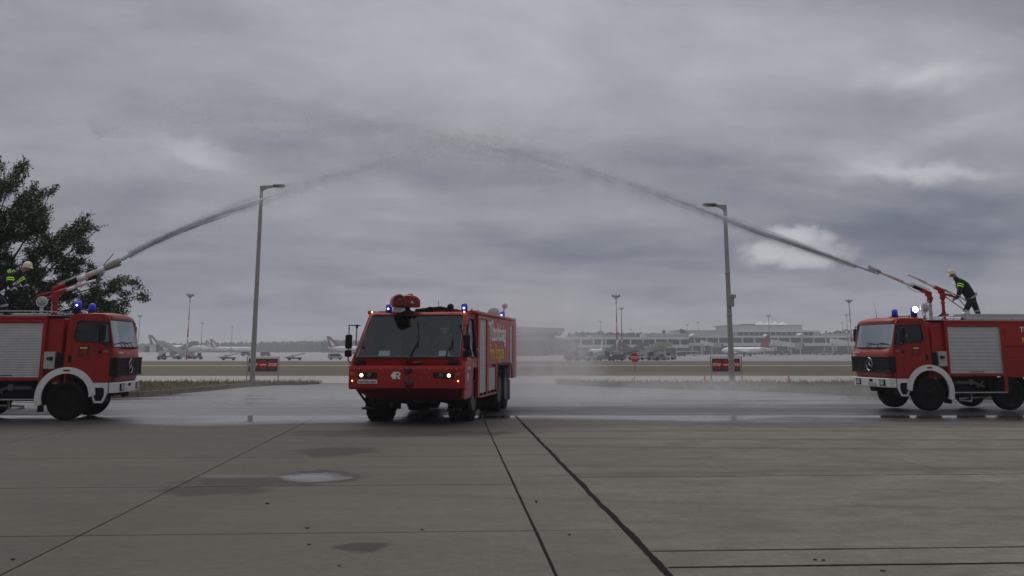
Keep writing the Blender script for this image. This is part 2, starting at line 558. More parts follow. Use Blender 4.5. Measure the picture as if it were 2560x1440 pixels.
def ground_mat(name, kind):
    m = bpy.data.materials.new(name)
    m.use_nodes = True
    t = m.node_tree
    b = t.nodes['Principled BSDF']
    geo = t.nodes.new('ShaderNodeNewGeometry')
    pos = geo.outputs['Position']
    x, y, z = sep(t, pos)
    nA = noise(t, comb(t, mth(t, 'MULTIPLY', x, 0.45), y, z), 0.55, 5, 0.6)      # big stains
    nB = noise(t, comb(t, mth(t, 'MULTIPLY', x, 0.30), y, 3.0), 2.6, 6, 0.65)     # drag marks across
    nC = noise(t, pos, 28.0, 5, 0.7)                                             # grain
    nD = noise(t, pos, 260.0, 2, 0.6)
    if kind == 'concrete':
        base = ramp(t, nA, [(0.25, (0.185, 0.168, 0.134)), (0.5, (0.290, 0.266, 0.215)), (0.75, (0.370, 0.340, 0.278))])
        base = mixc(t, mth(t, 'MULTIPLY_ADD', nB, 2.2, -0.80, clamp=True), base, (0.175, 0.158, 0.138))
        base = mixc(t, 0.55, base, ramp(t, nC, [(0.25, (0.15, 0.138, 0.114)), (0.75, (0.36, 0.335, 0.285))]))
        # left lanes darker: slab tone plus lens vignetting put into the colour
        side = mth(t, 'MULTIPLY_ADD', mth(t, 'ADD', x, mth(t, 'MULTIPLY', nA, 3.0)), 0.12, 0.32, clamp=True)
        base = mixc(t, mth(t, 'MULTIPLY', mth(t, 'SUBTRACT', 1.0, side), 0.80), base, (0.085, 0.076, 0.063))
        nG = noise(t, comb(t, mth(t, 'MULTIPLY', x, 0.7), y, 4.0), 9.0, 9, 0.78)
        base = mixc(t, 1.0, base, ramp(t, nG, [(0.30, (0.74, 0.73, 0.72)), (0.50, (1.0, 1.0, 1.0)), (0.72, (1.24, 1.24, 1.22))]), 'MULTIPLY')
        nM = noise(t, comb(t, mth(t, 'MULTIPLY', x, 0.6), y, 11.0), 1.7, 6, 0.62, 0.6)
        base = mixc(t, mth(t, 'MULTIPLY_ADD', nM, 3.0, -1.3, clamp=True), base, (0.150, 0.133, 0.106))
        base = mixc(t, mth(t, 'MULTIPLY_ADD', noise(t, comb(t, mth(t, 'MULTIPLY', x, 0.22), y, 5.0), 5.5, 5, 0.7), 2.4, -1.25, clamp=True), base, (0.15, 0.13, 0.107))
        # each slab its own tone
        info = t.nodes.new('ShaderNodeObjectInfo')
        base = mixc(t, 1.0, base, ramp(t, info.outputs['Random'], [(0.0, (0.88, 0.88, 0.88)), (1.0, (1.06, 1.05, 1.04))]), 'MULTIPLY')
        # brushed finish running away from the camera
        br = noise(t, comb(t, mth(t, 'MULTIPLY', x, 1.0), mth(t, 'MULTIPLY', y, 0.02), 0.0), 42.0, 3, 0.7)
        base = mixc(t, mth(t, 'MULTIPLY_ADD', br, 1.2, -0.5, clamp=True), base, (0.155, 0.141, 0.123))
        # rubber tracks left by wheels, long curving bands
        def track(yc, slope, curve, w, amt, prev):
            cxx = mth(t, 'MULTIPLY', x, x)
            yl = mth(t, 'MULTIPLY_ADD', x, slope, yc)
            yl = mth(t, 'MULTIPLY_ADD', cxx, curve, yl)
            d = mth(t, 'ABSOLUTE', mth(t, 'SUBTRACT', y, mth(t, 'MULTIPLY_ADD', nB, 0.5, yl)))
            f = mth(t, 'MULTIPLY', mth(t, 'SUBTRACT', 1.0, mth(t, 'DIVIDE', d, w), clamp=True), amt)
            f = mth(t, 'MULTIPLY', f, mth(t, 'MULTIPLY_ADD', nA, 2.0, -0.3, clamp=True))
            return mixc(t, f, prev, (0.11, 0.098, 0.085))
        for tr in [(22.5, -0.10, 0.004, 0.35, 0.9), (20.6, -0.12, 0.004, 0.35, 0.8), (17.0, 0.05, -0.012, 0.3, 0.6), (15.6, 0.22, -0.01, 0.28, 0.7), (24.2, 0.03, -0.002, 0.5, 0.7), (13.4, -0.2, 0.01, 0.2, 0.5)]:
            base = track(*tr, base)
        # the near stain
        warp = mth(t, 'MULTIPLY', mth(t, 'SUBTRACT', noise(t, pos, 1.9, 6, 0.62), 0.5), 1.7)

        def blot(gp, rx, ry, hard):
            d = mth(t, 'ADD', mth(t, 'POWER', mth(t, 'DIVIDE', mth(t, 'SUBTRACT', x, gp.x), rx), 2.0),
                    mth(t, 'POWER', mth(t, 'DIVIDE', mth(t, 'SUBTRACT', y, gp.y), ry), 2.0))
            d = mth(t, 'ADD', mth(t, 'SQRT', d), warp)
            return mth(t, 'MULTIPLY', mth(t, 'SUBTRACT', 1.0, d), hard, clamp=True)
        damp = None
        for (px, py, rx, ry) in [(600, 1200, 1.0, 0.85), (690, 1200, 1.2, 0.65), (782, 1194, 0.85, 1.0), (835, 1129, 0.95, 1.0), (535, 1226, 0.9, 0.6), (905, 1367, 0.33, 0.28), (1010, 1130, 0.0001, 0.0001), (1010, 1082, 3.0, 1.2)]:
            v = blot(G(px, py), rx, ry, 3.0)
            damp = v if damp is None else mth(t, 'MAXIMUM', damp, v)
        pud = mth(t, 'MAXIMUM', blot(G(778, 1193), 0.60, 0.58, 1.7), mth(t, 'MULTIPLY', blot(G(600, 1190), 0.8, 0.3, 2.0), 0.25))
        # the soaked belt along the far edge of the slabs
        nW = noise(t, comb(t, mth(t, 'MULTIPLY', x, 0.16), mth(t, 'MULTIPLY', y, 0.3), 2.0), 1.0, 4, 0.55)
        edge = mth(t, 'MULTIPLY_ADD', mth(t, 'SUBTRACT', nW, 0.5), 9.0, y)
        edge = mth(t, 'MULTIPLY_ADD', mth(t, 'SUBTRACT', nB, 0.5), 1.8, edge)
        wet = mth(t, 'DIVIDE', mth(t, 'SUBTRACT', edge, 24.8), 3.2, clamp=True)
        film = mth(t, 'DIVIDE', mth(t, 'SUBTRACT', edge, 26.2), 3.4, clamp=True)
        film = mth(t, 'MULTIPLY', film, mth(t, 'MULTIPLY_ADD', noise(t, comb(t, mth(t, 'MULTIPLY', x, 0.28), y, 8.0), 0.9, 5, 0.6), 4.0, -0.55, clamp=True))
        damp = mth(t, 'MAXIMUM', damp, wet)
        pud = mth(t, 'MAXIMUM', pud, film)
        base = mixc(t, mth(t, 'MULTIPLY', damp, 0.85), base, (0.036, 0.031, 0.028))
        r = mth(t, 'MULTIPLY_ADD', damp, -0.10, 0.84)
        r = mth(t, 'MULTIPLY_ADD', pud, mth(t, 'MULTIPLY_ADD', nB, 0.12, -0.74), r)
        setin(b, b.inputs.find('Specular IOR Level'), mth(t, 'MULTIPLY_ADD', pud, 0.32, 0.18))
        bs = mth(t, 'MULTIPLY_ADD', pud, -0.355, 0.36)
        h = mth(t, 'MULTIPLY_ADD', nC, 0.6, mth(t, 'MULTIPLY', nD, 0.4))
    elif kind == 'asphalt':
        base = ramp(t, nA, [(0.3, (0.030, 0.029, 0.030)), (0.7, (0.050, 0.048, 0.048))])
        base = mixc(t, 0.4, base, ramp(t, nC, [(0.3, (0.02, 0.02, 0.02)), (0.75, (0.085, 0.082, 0.08))]))
        str_ = noise(t, comb(t, mth(t, 'MULTIPLY', x, 0.10), mth(t, 'MULTIPLY', y, 0.65), 1.0), 1.0, 6, 0.66)
        film = mth(t, 'MULTIPLY_ADD', str_, 6.0, -2.3, clamp=True)
        far = mth(t, 'SUBTRACT', 1.0, mth(t, 'DIVIDE', mth(t, 'SUBTRACT', y, 43.0), 12.0, clamp=True))
        film = mth(t, 'MULTIPLY', film, far)
        yy = mth(t, 'MULTIPLY_ADD', mth(t, 'SUBTRACT', nA, 0.5), 4.0, y)
        drier = mth(t, 'POWER', 2.718, mth(t, 'MULTIPLY', mth(t, 'POWER', mth(t, 'DIVIDE', mth(t, 'SUBTRACT', yy, 33.2), 2.6), 2.0), -1.0))
        film = mth(t, 'MULTIPLY', film, mth(t, 'MULTIPLY_ADD', drier, -0.75, 1.0))
        r = mth(t, 'MULTIPLY_ADD', film, -0.40, 0.50)
        r = mth(t, 'MULTIPLY_ADD', nC, 0.12, r)
        bs = mth(t, 'MULTIPLY_ADD', film, -0.22, 0.30)
        h = nC
    elif kind == 'taxiway':
        base = ramp(t, nA, [(0.3, (0.30, 0.285, 0.26)), (0.7, (0.38, 0.365, 0.335))])
        base = mixc(t, 0.3, base, ramp(t, nC, [(0.3, (0.18, 0.17, 0.16)), (0.75, (0.42, 0.40, 0.37))]))
        r, bs, h = 0.8, 0.2, nC
    elif kind == 'apron':
        nE = noise(t, comb(t, mth(t, 'MULTIPLY', x, 0.15), y, 0.0), 0.03, 5, 0.6)
        base = ramp(t, nE, [(0.3, (0.21, 0.20, 0.20)), (0.7, (0.29, 0.275, 0.27))])
        r, bs, h = 0.6, 0.1, nC
    elif kind == 'grass':
        nE = noise(t, comb(t, mth(t, 'MULTIPLY', x, 0.25), y, 0.0), 0.16, 6, 0.62)
        nF = noise(t, comb(t, mth(t, 'MULTIPLY', x, 0.4), y, 0.0), 1.6, 6, 0.7)
        base = ramp(t, nE, [(0.30, (0.068, 0.074, 0.030)), (0.50, (0.135, 0.108, 0.058)), (0.70, (0.205, 0.132, 0.085))])
        base = mixc(t, mth(t, 'MULTIPLY_ADD', nF, 1.6, -0.4, clamp=True), base, (0.085, 0.078, 0.040))
        r, bs, h = 0.95, 0.6, nF
    elif kind == 'soil':
        base = ramp(t, nC, [(0.3, (0.045, 0.034, 0.024)), (0.7, (0.10, 0.075, 0.05))])
        r, bs, h = 0.95, 0.5, nC
    k_ = {'concrete': 0.80, 'grass': 0.72, 'apron': 0.88, 'taxiway': 0.92}.get(kind)
    if k_:
        base = mixc(t, 1.0, base, (k_, k_, k_), 'MULTIPLY')
    t.links.new(base, b.inputs['Base Color'])
    setin(b, b.inputs.find('Roughness'), r)
    bn = t.nodes.new('ShaderNodeBump')
    bn.inputs['Distance'].default_value = 0.006 if kind != 'grass' else 0.05
    setin(bn, 0, bs)
    t.links.new(h, bn.inputs['Height'])
    t.links.new(bn.outputs[0], b.inputs['Normal'])
    return m


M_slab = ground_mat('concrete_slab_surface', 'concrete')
M_asph = ground_mat('wet_asphalt', 'asphalt')
M_taxi = ground_mat('taxiway_concrete', 'taxiway')
M_apron = ground_mat('distant_apron', 'apron')
M_grass = ground_mat('dry_grass_ground', 'grass')
M_joint = mat('joint_filler', (0.022, 0.020, 0.019), 0.8, var=0.3, vscale=12)
M_bitumen = mat('bitumen_joint_seal', (0.014, 0.013, 0.013), 0.95, var=0.3, vscale=6, spec=0.08)
M_kerb = mat('kerb_concrete', (0.15, 0.105, 0.075), 0.85, var=0.25, vscale=2)
M_grey = mat('light_grey_cladding', (0.60, 0.63, 0.64), 0.6, var=0.08, vscale=0.08)
M_grey2 = mat('mid_grey_cladding', (0.36, 0.36, 0.37), 0.6, var=0.1, vscale=0.08)
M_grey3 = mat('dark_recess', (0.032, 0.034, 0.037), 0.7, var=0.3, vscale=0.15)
M_cream = mat('pale_cream_panel', (0.66, 0.67, 0.61), 0.6, var=0.06, vscale=0.2)
M_tent = mat('white_membrane', (0.93, 0.93, 0.92), 0.7)


def sheet(name, xs, ys, dz, m, kind='structure', parent=None):
    mb = MB()
    for j in range(len(ys)):
        for i in range(len(xs)):
            mb.v.append((xs[i], ys[j], terrain(ys[j]) + dz))
    n = len(xs)
    for j in range(len(ys) - 1):
        for i in range(n - 1):
            mb.f.append((j * n + i, j * n + i + 1, (j + 1) * n + i + 1, (j + 1) * n + i))
            mb.mi.append(0); mb.sm.append(False)
    o = mb.build(name, m, parent)
    if kind:
        o['kind'] = kind
    return o


XS = [-2600, -1000, -400, -150, -60, 0, 60, 150, 400, 1000, 2600]
sheet('ground', XS, [-60, 0, 20, 60, 100, 150, 200, 250, 300, 500, 900, 1500, 2600], -0.06, M_grass)


def gy(px, py):
    return G(px, py).y


# access road between trucks and verges: one asphalt sheet, verges lie on top with their own height
sheet('access_road', [-260, -60, 0, 60, 260], [30.2, 45, 58.2], -0.03, M_asph)
y_t0, y_t1 = gy(1280, 957), gy(1280, 938.5)
sheet('taxiway', [-700, -60, 60, 700], [y_t0, y_t1], -0.034, M_taxi)
y_s0, y_s1 = gy(1280, 914.6), gy(1280, 913.0)
sheet('service_path', [-800, -100, 100, 800], [y_s0, y_s1], -0.03, M_taxi)
y_a0 = gy(1280, 902.5)
sheet('apron', [-1500, -400, 0, 400, 1500], [y_a0, 380, 500, 1250], -0.03, M_apron)

# ---- the concrete hardstand: base in the joints, slabs on it
LA = math.atan(-150 / FPX * 1.0)            # the long joints run towards x = 1130 on the horizon
UD = Vector((math.cos(LA), -math.sin(LA) * -1 * -1, 0))
VD = Vector((math.sin(LA), math.cos(LA), 0))
UD = Vector((VD.y, -VD.x, 0))
base = MB().box(-70, 70, -9, 30.2, -0.25, -0.028).build('hardstand', M_joint)
base['kind'] = 'structure'


def uv_to(u, v):
    return UD * u + VD * v


def pix_uv(px, py):
    g = G(px, py)
    g.z = 0
    return g.dot(UD), g.dot(VD)


uA = pix_uv(400, 1238)[0]
uB = pix_uv(1310, 1265)[0]
uC = pix_uv(1550, 1310)[0]
uD = pix_uv(2280, 1157)[0]
strips = [uA, uB, uC, uD]
u = uA
while u > -62:
    u -= 5.2 if u != uA else 5.3
    strips.insert(0, u)
u = uD
while u < 62:
    u += 6.1
    strips.append(u)
rows_left = [pix_uv(600, yy)[1] for yy in (1335, 1216, 1144, 1095, 1060)]
rows_mid = [pix_uv(1380, 1326)[1], pix_uv(1330, 1206)[1], pix_uv(1320, 1136)[1], pix_uv(1320, 1095)[1]]
rows_right = [pix_uv(1900, 1416)[1], pix_uv(1900, 1375)[1], pix_uv(1900, 1190)[1], pix_uv(1900, 1108)[1]]
END = 30.2
n_slab = 0
for i in range(len(strips) - 1):
    u0, u1 = strips[i], strips[i + 1]
    rows = rows_left if u1 <= uB + 0.01 else rows_mid if u1 <= uC + 0.01 else rows_right
    vs = [-8.5, -3.4, 1.4, rows[0] - 4.1 if rows[0] - 4.1 > 3 else 5.0] + list(rows)
    vs = sorted(set(vs))
    while vs[-1] < 26.5:
        vs.append(vs[-1] + 4.0)
    vs.append(None)
    for k in range(len(vs) - 1):
        v0 = vs[k]; v1 = vs[k + 1]
        gl = 0.026 if abs(u0 - uC) < .01 else 0.012 if abs(u0 - uB) < .01 else 0.006
        gr = 0.026 if abs(u1 - uC) < .01 else 0.012 if abs(u1 - uB) < .01 else 0.006
        gt = 0.013 if (rows is rows_right and v0 in (rows_right[0], rows_right[1])) else 0.006
        gt1 = 0.013 if (rows is rows_right and v1 in (rows_right[0], rows_right[1])) else 0.006
        a, b = u0 + gl, u1 - gr
        c = v0 + gt

        def edgey(uu):
            # far end of the hardstand runs square across the view
            return (END + 0.0 - UD.y * uu) / VD.y
        cor = [uv_to(a, c), uv_to(b, c)]
        if v1 is None:
            cor += [uv_to(b, edgey(b)), uv_to(a, edgey(a))]
        else:
            d = v1 - gt1
            cor += [uv_to(b, d), uv_to(a, d)]
        ctr = sum(cor, Vector()) / 4
        mb = MB()
        ch = 0.006
        top = []
        for p in cor:
            q = p - ctr
            top.append((q.x - math.copysign(ch, q.x), q.y - math.copysign(ch, q.y), 0.0))
        mid = [((p - ctr).x, (p - ctr).y, -0.008) for p in cor]
        bot = [(x_, y_, -0.03) for x_, y_, _ in mid]
        mb.add(top + mid + bot, [(0, 1, 2, 3)] + [(4 + j, 4 + (j + 1) % 4, (j + 1) % 4, j) for j in range(4)] + [(8 + j, 8 + (j + 1) % 4, 4 + (j + 1) % 4, 4 + j) for j in range(4)])
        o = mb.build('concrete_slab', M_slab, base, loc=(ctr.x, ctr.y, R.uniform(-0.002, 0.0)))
        n_slab += 1


# ragged bitumen over the two long joints and thinner over two cross joints
def ribbon(pts, wfn, z, name, seedk=0):
    mb = MB()
    rr = random.Random(seedk)
    lw = rwv = 0
    for i, p in enumerate(pts):
        d = (pts[min(i + 1, len(pts) - 1)] - pts[max(i - 1, 0)]).normalized()
        nrm = Vector((-d.y, d.x, 0))
        lw = lw * 0.7 + rr.uniform(-1, 1) * 0.35
        rwv = rwv * 0.7 + rr.uniform(-1, 1) * 0.35
        w = wfn(i / (len(pts) - 1))
        off = nrm * (0.25 * w * math.sin(i * 0.13) + 0.15 * w * math.sin(i * 0.41))
        a = p + off + nrm * w * (1 + 0.45 * lw)
        b = p + off - nrm * w * (1 + 0.45 * rwv)
        mb.v += [(a.x, a.y, z), (b.x, b.y, z)]
    for i in range(len(pts) - 1):
        mb.f.append((2 * i, 2 * i + 1, 2 * i + 3, 2 * i + 2)); mb.mi.append(0); mb.sm.append(False)
    return mb.build(name, M_bitumen, base)


def line_uv(ua, va, ub, vb, n):
    return [uv_to(ua + (ub - ua) * i / n, va + (vb - va) * i / n) for i in range(n + 1)]


ribbon(line_uv(uC, -8, uC, 27.2, 420), lambda t_: 0.034, 0.0045, 'joint_seal', 1)
ribbon(line_uv(uB, -8, uB, 27.2, 420), lambda t_: 0.012, 0.0045, 'joint_seal', 2)
ribbon(line_uv(uC + .06, rows_right[0], 30, rows_right[0], 300), lambda t_: 0.016, 0.0045, 'joint_seal', 3)
ribbon(line_uv(uC + .06, rows_right[1], 30, rows_right[1], 300), lambda t_: 0.011, 0.0045, 'joint_seal', 4)
ribbon([G(430 + 10, 1) if False else uv_to(uA, v_) for v_ in np.linspace(-8, 26, 300)], lambda t_: 0.0045, 0.0045, 'joint_seal', 5)
for k_, rv in enumerate(rows_left[:3]):
    ribbon(line_uv(-40, rv, uB, rv, 300), lambda t_: 0.005, 0.0045, 'joint_seal', 6 + k_)
ribbon(line_uv(uC, rows_right[2], 40, rows_right[2], 300), lambda t_: 0.009, 0.0045, 'joint_seal', 10)

# a lip where the hardstand ends
# scattered dead leaves and grit on the slabs
M_leaf_d = mat('dead_leaf', (0.045, 0.028, 0.015), 0.8, var=0.3)
lp = [(1338, 1254), (1342, 1256), (1423, 1338), (668, 1260), (766, 1321), (1057, 1325), (772, 1363), (30, 1400), (1762, 1044), (2205, 1428), (2040, 1401), (2056, 1402), (850, 1415)]
mb = MB()
for k, (px, py) in enumerate(lp):
    g = G(px, py)
    s_ = R.uniform(0.010, 0.020)
    a = R.uniform(0, 3.1)
    pts = []
    for j in range(7):
        t_ = 2 * math.pi * j / 7
        rr = s_ * (1.0 + 0.5 * math.cos(t_)) * R.uniform(0.7, 1.2)
        pts.append((g.x + rr * math.cos(t_ + a) * 1.4, g.y + rr * math.sin(t_ + a) * 0.7, 0.006 + R.uniform(0, 0.010)))
    mb.add(pts + [(g.x, g.y, 0.012)] + [(x_, y_, 0.002) for x_, y_, _ in pts], [(j, (j + 1) % 7, 7) for j in range(7)] + [(8 + j, 8 + (j + 1) % 7, (j + 1) % 7, j) for j in range(7)])
tag(mb.build('leaf_litter', M_leaf_d), 'tiny dark bits of leaf scattered over the concrete slabs', 'leaf litter', None, 'stuff')

# ---- verges: raised grass beds with a kerb, built as polygons from ground points


def bed(name, outline, h, m, kindv='structure'):
    pts = outline
    mb = MB()
    n = len(pts)
    mb.v = [(p.x, p.y, h) for p in pts] + [(p.x, p.y, -0.05) for p in pts]
    tris = tessellate_polygon([[Vector((p.x, p.y, 0)) for p in pts]])
    for a, b, c in tris:
        A, B, C_ = pts[a], pts[b], pts[c]
        if (B - A).cross(C_ - A).z < 0:
            b, c = c, b
        mb.f.append((a, b, c))
    for i in range(n):
        j = (i + 1) % n
        mb.f.append((i, j, n + j, n + i))
    mb.mi = [0] * len(mb.f); mb.sm = [False] * len(mb.f)
    o = mb.build(name, m)
    o['kind'] = kindv
    return o


def gxy(px, py):
    g = G(px, py); g.z = 0
    return g


LV = [(-900, 1010), (-200, 1002), (120, 998), (345, 990), (430, 983), (520, 975), (600, 967), (680, 962), (760, 960.5), (800, 958.8), (640, 957.5), (400, 957.5), (-300, 957.5), (-1500, 957.5)]
RV = [(1395, 958.5), (1440, 962.5), (1520, 966), (1640, 970), (1800, 974), (1960, 979), (2100, 985), (2240, 992), (2600, 1000), (3300, 1003), (4300, 957.5), (2700, 957.5), (1800, 957.5)]
lv = [gxy(*p) for p in LV]
rv = [gxy(*p) for p in RV]
bed('grass_verge', lv, 0.05, M_grass)
bed('grass_verge', rv, 0.04, M_grass)
# kerb stones along the left verge, each one a piece
kerb = thing('kerb', 'low brown concrete kerb along the left grass verge behind the truck', 'kerb', (0, 0, 0))
kp = lv[:10]
acc = []
for a, b in zip(kp, kp[1:]):
    L_ = (b - a).length
    k = max(1, int(L_ / 0.5))
    for i in range(k):
        acc.append(a + (b - a) * (i / k))
acc = [p for p in acc if -26 < p.x < -13.2]
kme = None
cnt = 0
step = 2
for i in range(0, len(acc) - step, step):
    a, b = acc[i], acc[i + step]
    d = (b - a); ln = d.length
    if kme is None:
        mb = MB()
        mb.box(-0.485, 0.485, -0.09, 0.09, -0.05, 0.17)
        k0 = mb.build('kerb_stone', M_kerb, kerb, bevel=0.015)
        kme = k0.data
        o = k0
    else:
        o = bpy.data.objects.new('kerb_stone', kme)
        COL.objects.link(o); o.parent = kerb
    o.location = ((a + b) / 2).x, ((a + b) / 2).y - 0.16, R.uniform(-0.01, 0.008)
    o.rotation_euler = (0, 0, math.atan2(d.y, d.x))
    o.scale = (ln / 1.0, 1, 1)
    cnt += 1


# ---- grass tufts
def point_in(p, poly):
    c = False
    j = len(poly) - 1
    for i in range(len(poly)):
        a, b = poly[i], poly[j]
        if (a.y > p[1]) != (b.y > p[1]) and p[0] < (b.x - a.x) * (p[1] - a.y) / (b.y - a.y) + a.x:
            c = not c
        j = i
    return c


def grass_field(name, n, sampler, hmin, hmax, mats, seedk, z0=0.03):
    rr = np.random.RandomState(seedk)
    pts = sampler(rr, n)
    n = len(pts)
    h = rr.uniform(hmin, hmax, n) * (0.6 + 0.8 * rr.rand(n))
    a = rr.uniform(0, math.pi, n)
    w = rr.uniform(0.012, 0.035, n)
    lean = rr.uniform(-0.5, 0.5, (n, 2)) * h[:, None]
    v = np.zeros((n, 3, 3))
    v[:, 0, 0] = pts[:, 0] - np.cos(a) * w; v[:, 0, 1] = pts[:, 1] - np.sin(a) * w
    v[:, 1, 0] = pts[:, 0] + np.cos(a) * w; v[:, 1, 1] = pts[:, 1] + np.sin(a) * w
    v[:, 2, 0] = pts[:, 0] + lean[:, 0]; v[:, 2, 1] = pts[:, 1] + lean[:, 1]
    zz_ = np.array([terrain(y) for y in pts[:, 1]]) + z0
    v[:, 0, 2] = zz_; v[:, 1, 2] = zz_; v[:, 2, 2] = zz_ + h
    me = bpy.data.meshes.new(name)
    me.from_pydata(v.reshape(-1, 3).tolist(), [], np.arange(n * 3).reshape(-1, 3).tolist())
    for m_ in mats:
        me.materials.append(m_)
    me.polygons.foreach_set('material_index', rr.randint(0, len(mats), n))
    o = bpy.data.objects.new(name, me)
    COL.objects.link(o)
    tag(o, None, None, None, 'stuff')
    return o


M_g1 = mat('grass_green', (0.10, 0.125, 0.036), 0.9, var=0.3, vscale=0.7)
M_g2 = mat('grass_olive', (0.18, 0.155, 0.065), 0.9, var=0.3, vscale=0.7)
M_g3 = mat('grass_straw', (0.29, 0.21, 0.11), 0.9, var=0.25, vscale=0.7)


def sampler_poly(poly, xlim):
    xs = [max(xlim[0], min(p.x for p in poly)), min(xlim[1], max(p.x for p in poly))]
    ys = [min(p.y for p in poly), max(p.y for p in poly)]

    def f(rr, n):
        out = []
        cl = rr.uniform([xs[0], ys[0]], [xs[1], ys[1]], (260, 2))
        while len(out) < n:
            if rr.rand() < 0.5:
                c = cl[rr.randint(len(cl))]
                p = c + rr.normal(0, 1, 2) * np.array([0.9, 0.45])
            else:
                p = rr.uniform([xs[0], ys[0]], [xs[1], ys[1]])
            if point_in(p, poly):
                out.append(p)
        return np.array(out)
    return f


o = grass_field('verge_grass', 26000, sampler_poly(lv, (-30, 0)), 0.04, 0.15, [M_g1, M_g2, M_g3, M_g2], 3)
tag(o, 'patchy green and straw grass blades on the left verge', 'grass')
o = grass_field('verge_grass', 30000, sampler_poly(rv, (0, 40)), 0.04, 0.15, [M_g1, M_g1, M_g2, M_g3], 4)
tag(o, 'patchy green grass blades on the right verge', 'grass')


def sampler_edge(poly, xlim, spread):
    def f(rr, n):
        out = []
        segs = [(a, b) for a, b in zip(poly, poly[1:]) if xlim[0] < (a.x + b.x) / 2 < xlim[1]]
        ls = np.array([(b - a).length for a, b in segs]); pr = ls / ls.sum()
        for _ in range(n):
            a, b = segs[rr.choice(len(segs), p=pr)]
            t_ = rr.rand()
            p = a + (b - a) * t_
            k = 1 if math.sin(p.x * 1.7) + math.sin(p.x * 0.6 + 1) > -0.2 else 0.35
            out.append((p.x + rr.normal(0, .08), p.y + abs(rr.normal(0, spread * k))))
        return np.array(out)
    return f


o = grass_field('edge_weeds', 5000, sampler_edge(rv[:10], (1, 40), 0.5), 0.10, 0.30, [M_g1, M_g1, M_g2], 5)
tag(o, 'taller green weeds along the edge of the right verge', 'weeds')
o = grass_field('edge_weeds', 3000, sampler_edge(lv[:10], (-30, -2), 0.4), 0.06, 0.22, [M_g2, M_g3, M_g1], 6)
tag(o, 'straw coloured weeds along the kerb of the left verge', 'weeds')
tw = [Vector((x_, y_t0 - 0.5, 0)) for x_ in np.linspace(-40, gxy(800, 958).x, 40)] + [Vector((x_, y_t0 - 0.5, 0)) for x_ in np.linspace(gxy(1400, 958).x, 40, 40)]


def s_tw(rr, n):
    p = sampler_edge(tw, (-40, 40), 0.35)(rr, n)
    x0, x1 = gxy(800, 958).x, gxy(1400, 958).x
    return p[(p[:, 0] < x0) | (p[:, 0] > x1)]


o = grass_field('taxiway_edge_weeds', 4500, s_tw, 0.05, 0.26, [M_g1, M_g2, M_g3], 8)
tag(o, 'sparse weeds along the near edge of the pale taxiway', 'weeds')

# ------------------------------------------------------------------ side fire trucks
# local axes: x = m * s (s runs from the front bumper backwards), y = w (0 near side, 2.45 far side), z up


def shutter(name, m, s0, s1, z0, z1, w, parent, n=34, axis='xz', mt=None):
    """roller shutter: real slats, each with its bead"""
    mb = MB(m)
    st = (z1 - z0) / n
    vs = []; fs = []
    prof = []
    for i in range(n):
        z = z0 + i * st
        prof += [(w + 0.006, z), (w - 0.004, z + st * 0.18), (w - 0.006, z + st * 0.55), (w - 0.002, z + st * 0.92)]
    prof.append((w + 0.006, z1))
    for ww, z in prof:
        vs += [(s0, ww, z), (s1, ww, z)]
    for i in range(len(prof) - 1):
        fs.append((2 * i, 2 * i + 1, 2 * i + 3, 2 * i + 2))
    if axis == 'yz':
        vs = [(-(ww), s, z) for (s, ww, z) in vs]
    mb.smooth = True
    mb.add(vs, fs)
    return mb.build(name, mt or M_alu, parent)


def arc_pts(c, r, a0, a1, n):
    return [(c[0] + r * math.cos(rad(a0 + (a1 - a0) * i / n)), c[1] + r * math.sin(rad(a0 + (a1 - a0) * i / n))) for i in range(n + 1)]


def beacon(parent, loc, lit=False, m_core=None, r=0.085, h=0.22, core=0.03, corez=None, coredx=0.0):
    mb = MB()
    mb.lathe([(r * 1.1, 0), (r * 1.1, 0.03), (r * 0.95, 0.035)], (0, 0, 0), 'z', 16)
    b = mb.build('beacon', M_black, parent, loc=loc)
    mb = MB()
    mb.lathe([(r, 0.0), (r, h * 0.55), (r * 0.94, h * 0.8), (r * 0.7, h * 0.95), (r * 0.05, h)], (0, 0, 0.036), 'z', 18)
    mb.build('lens', M_blue, b)
    if lit:
        mb = MB()
        mb.ellip((coredx, -r * 1.0, corez or h * 0.55), (core, core, core), 14, 8)
        mb.build('lit_bulb', m_core, b)
    return b


def wheel(parent, loc, r, width, out=-1, lug=0.0, rimcol=None, name='wheel'):
    """axis along y; out = side (sign of y) on which the face shows"""
    w = thing_part(name, parent, loc)
    mb = MB()
    tyre_mesh(mb, (0, 0, 0), r, -width / 2, width / 2, 44, 24, lug)
    mb.build('tyre', M_rubber, w)
    mb = MB()
    o = out
    f = lambda a: a * o
    prof = [(r * 0.57, f(width / 2 - 0.02)), (r * 0.60, f(width / 2 - 0.005)), (r * 0.55, f(width / 2 - 0.03)), (r * 0.50, f(width / 2 - 0.10)), (r * 0.30, f(width / 2 - 0.13)),
            (r * 0.28, f(width / 2 - 0.05)), (r * 0.20, f(width / 2 - 0.03)), (r * 0.16, f(width / 2 + 0.03)), (0.02, f(width / 2 + 0.035))]
    mb.lathe(prof, (0, 0, 0), 'y', 28, cap=False)
    for k in range(10):
        t = 2 * math.pi * k / 10
        mb.ellip((r * 0.38 * math.cos(t), f(width / 2 - 0.11), r * 0.38 * math.sin(t)), (0.02, 0.03, 0.02), 6, 4)
    mb.lathe([(r * 0.57, -width / 2 + 0.03), (r * 0.57, width / 2 - 0.03)], (0, 0, 0), 'y', 28)
    mb.build('rim', rimcol or M_chassis, w, recalc=False)
    return w


def thing_part(name, parent, loc=(0, 0, 0)):
    o = bpy.data.objects.new(name, None)
    o.empty_display_size = 0.1
    COL.objects.link(o)
    o.parent = parent
    o.location = loc
    return o


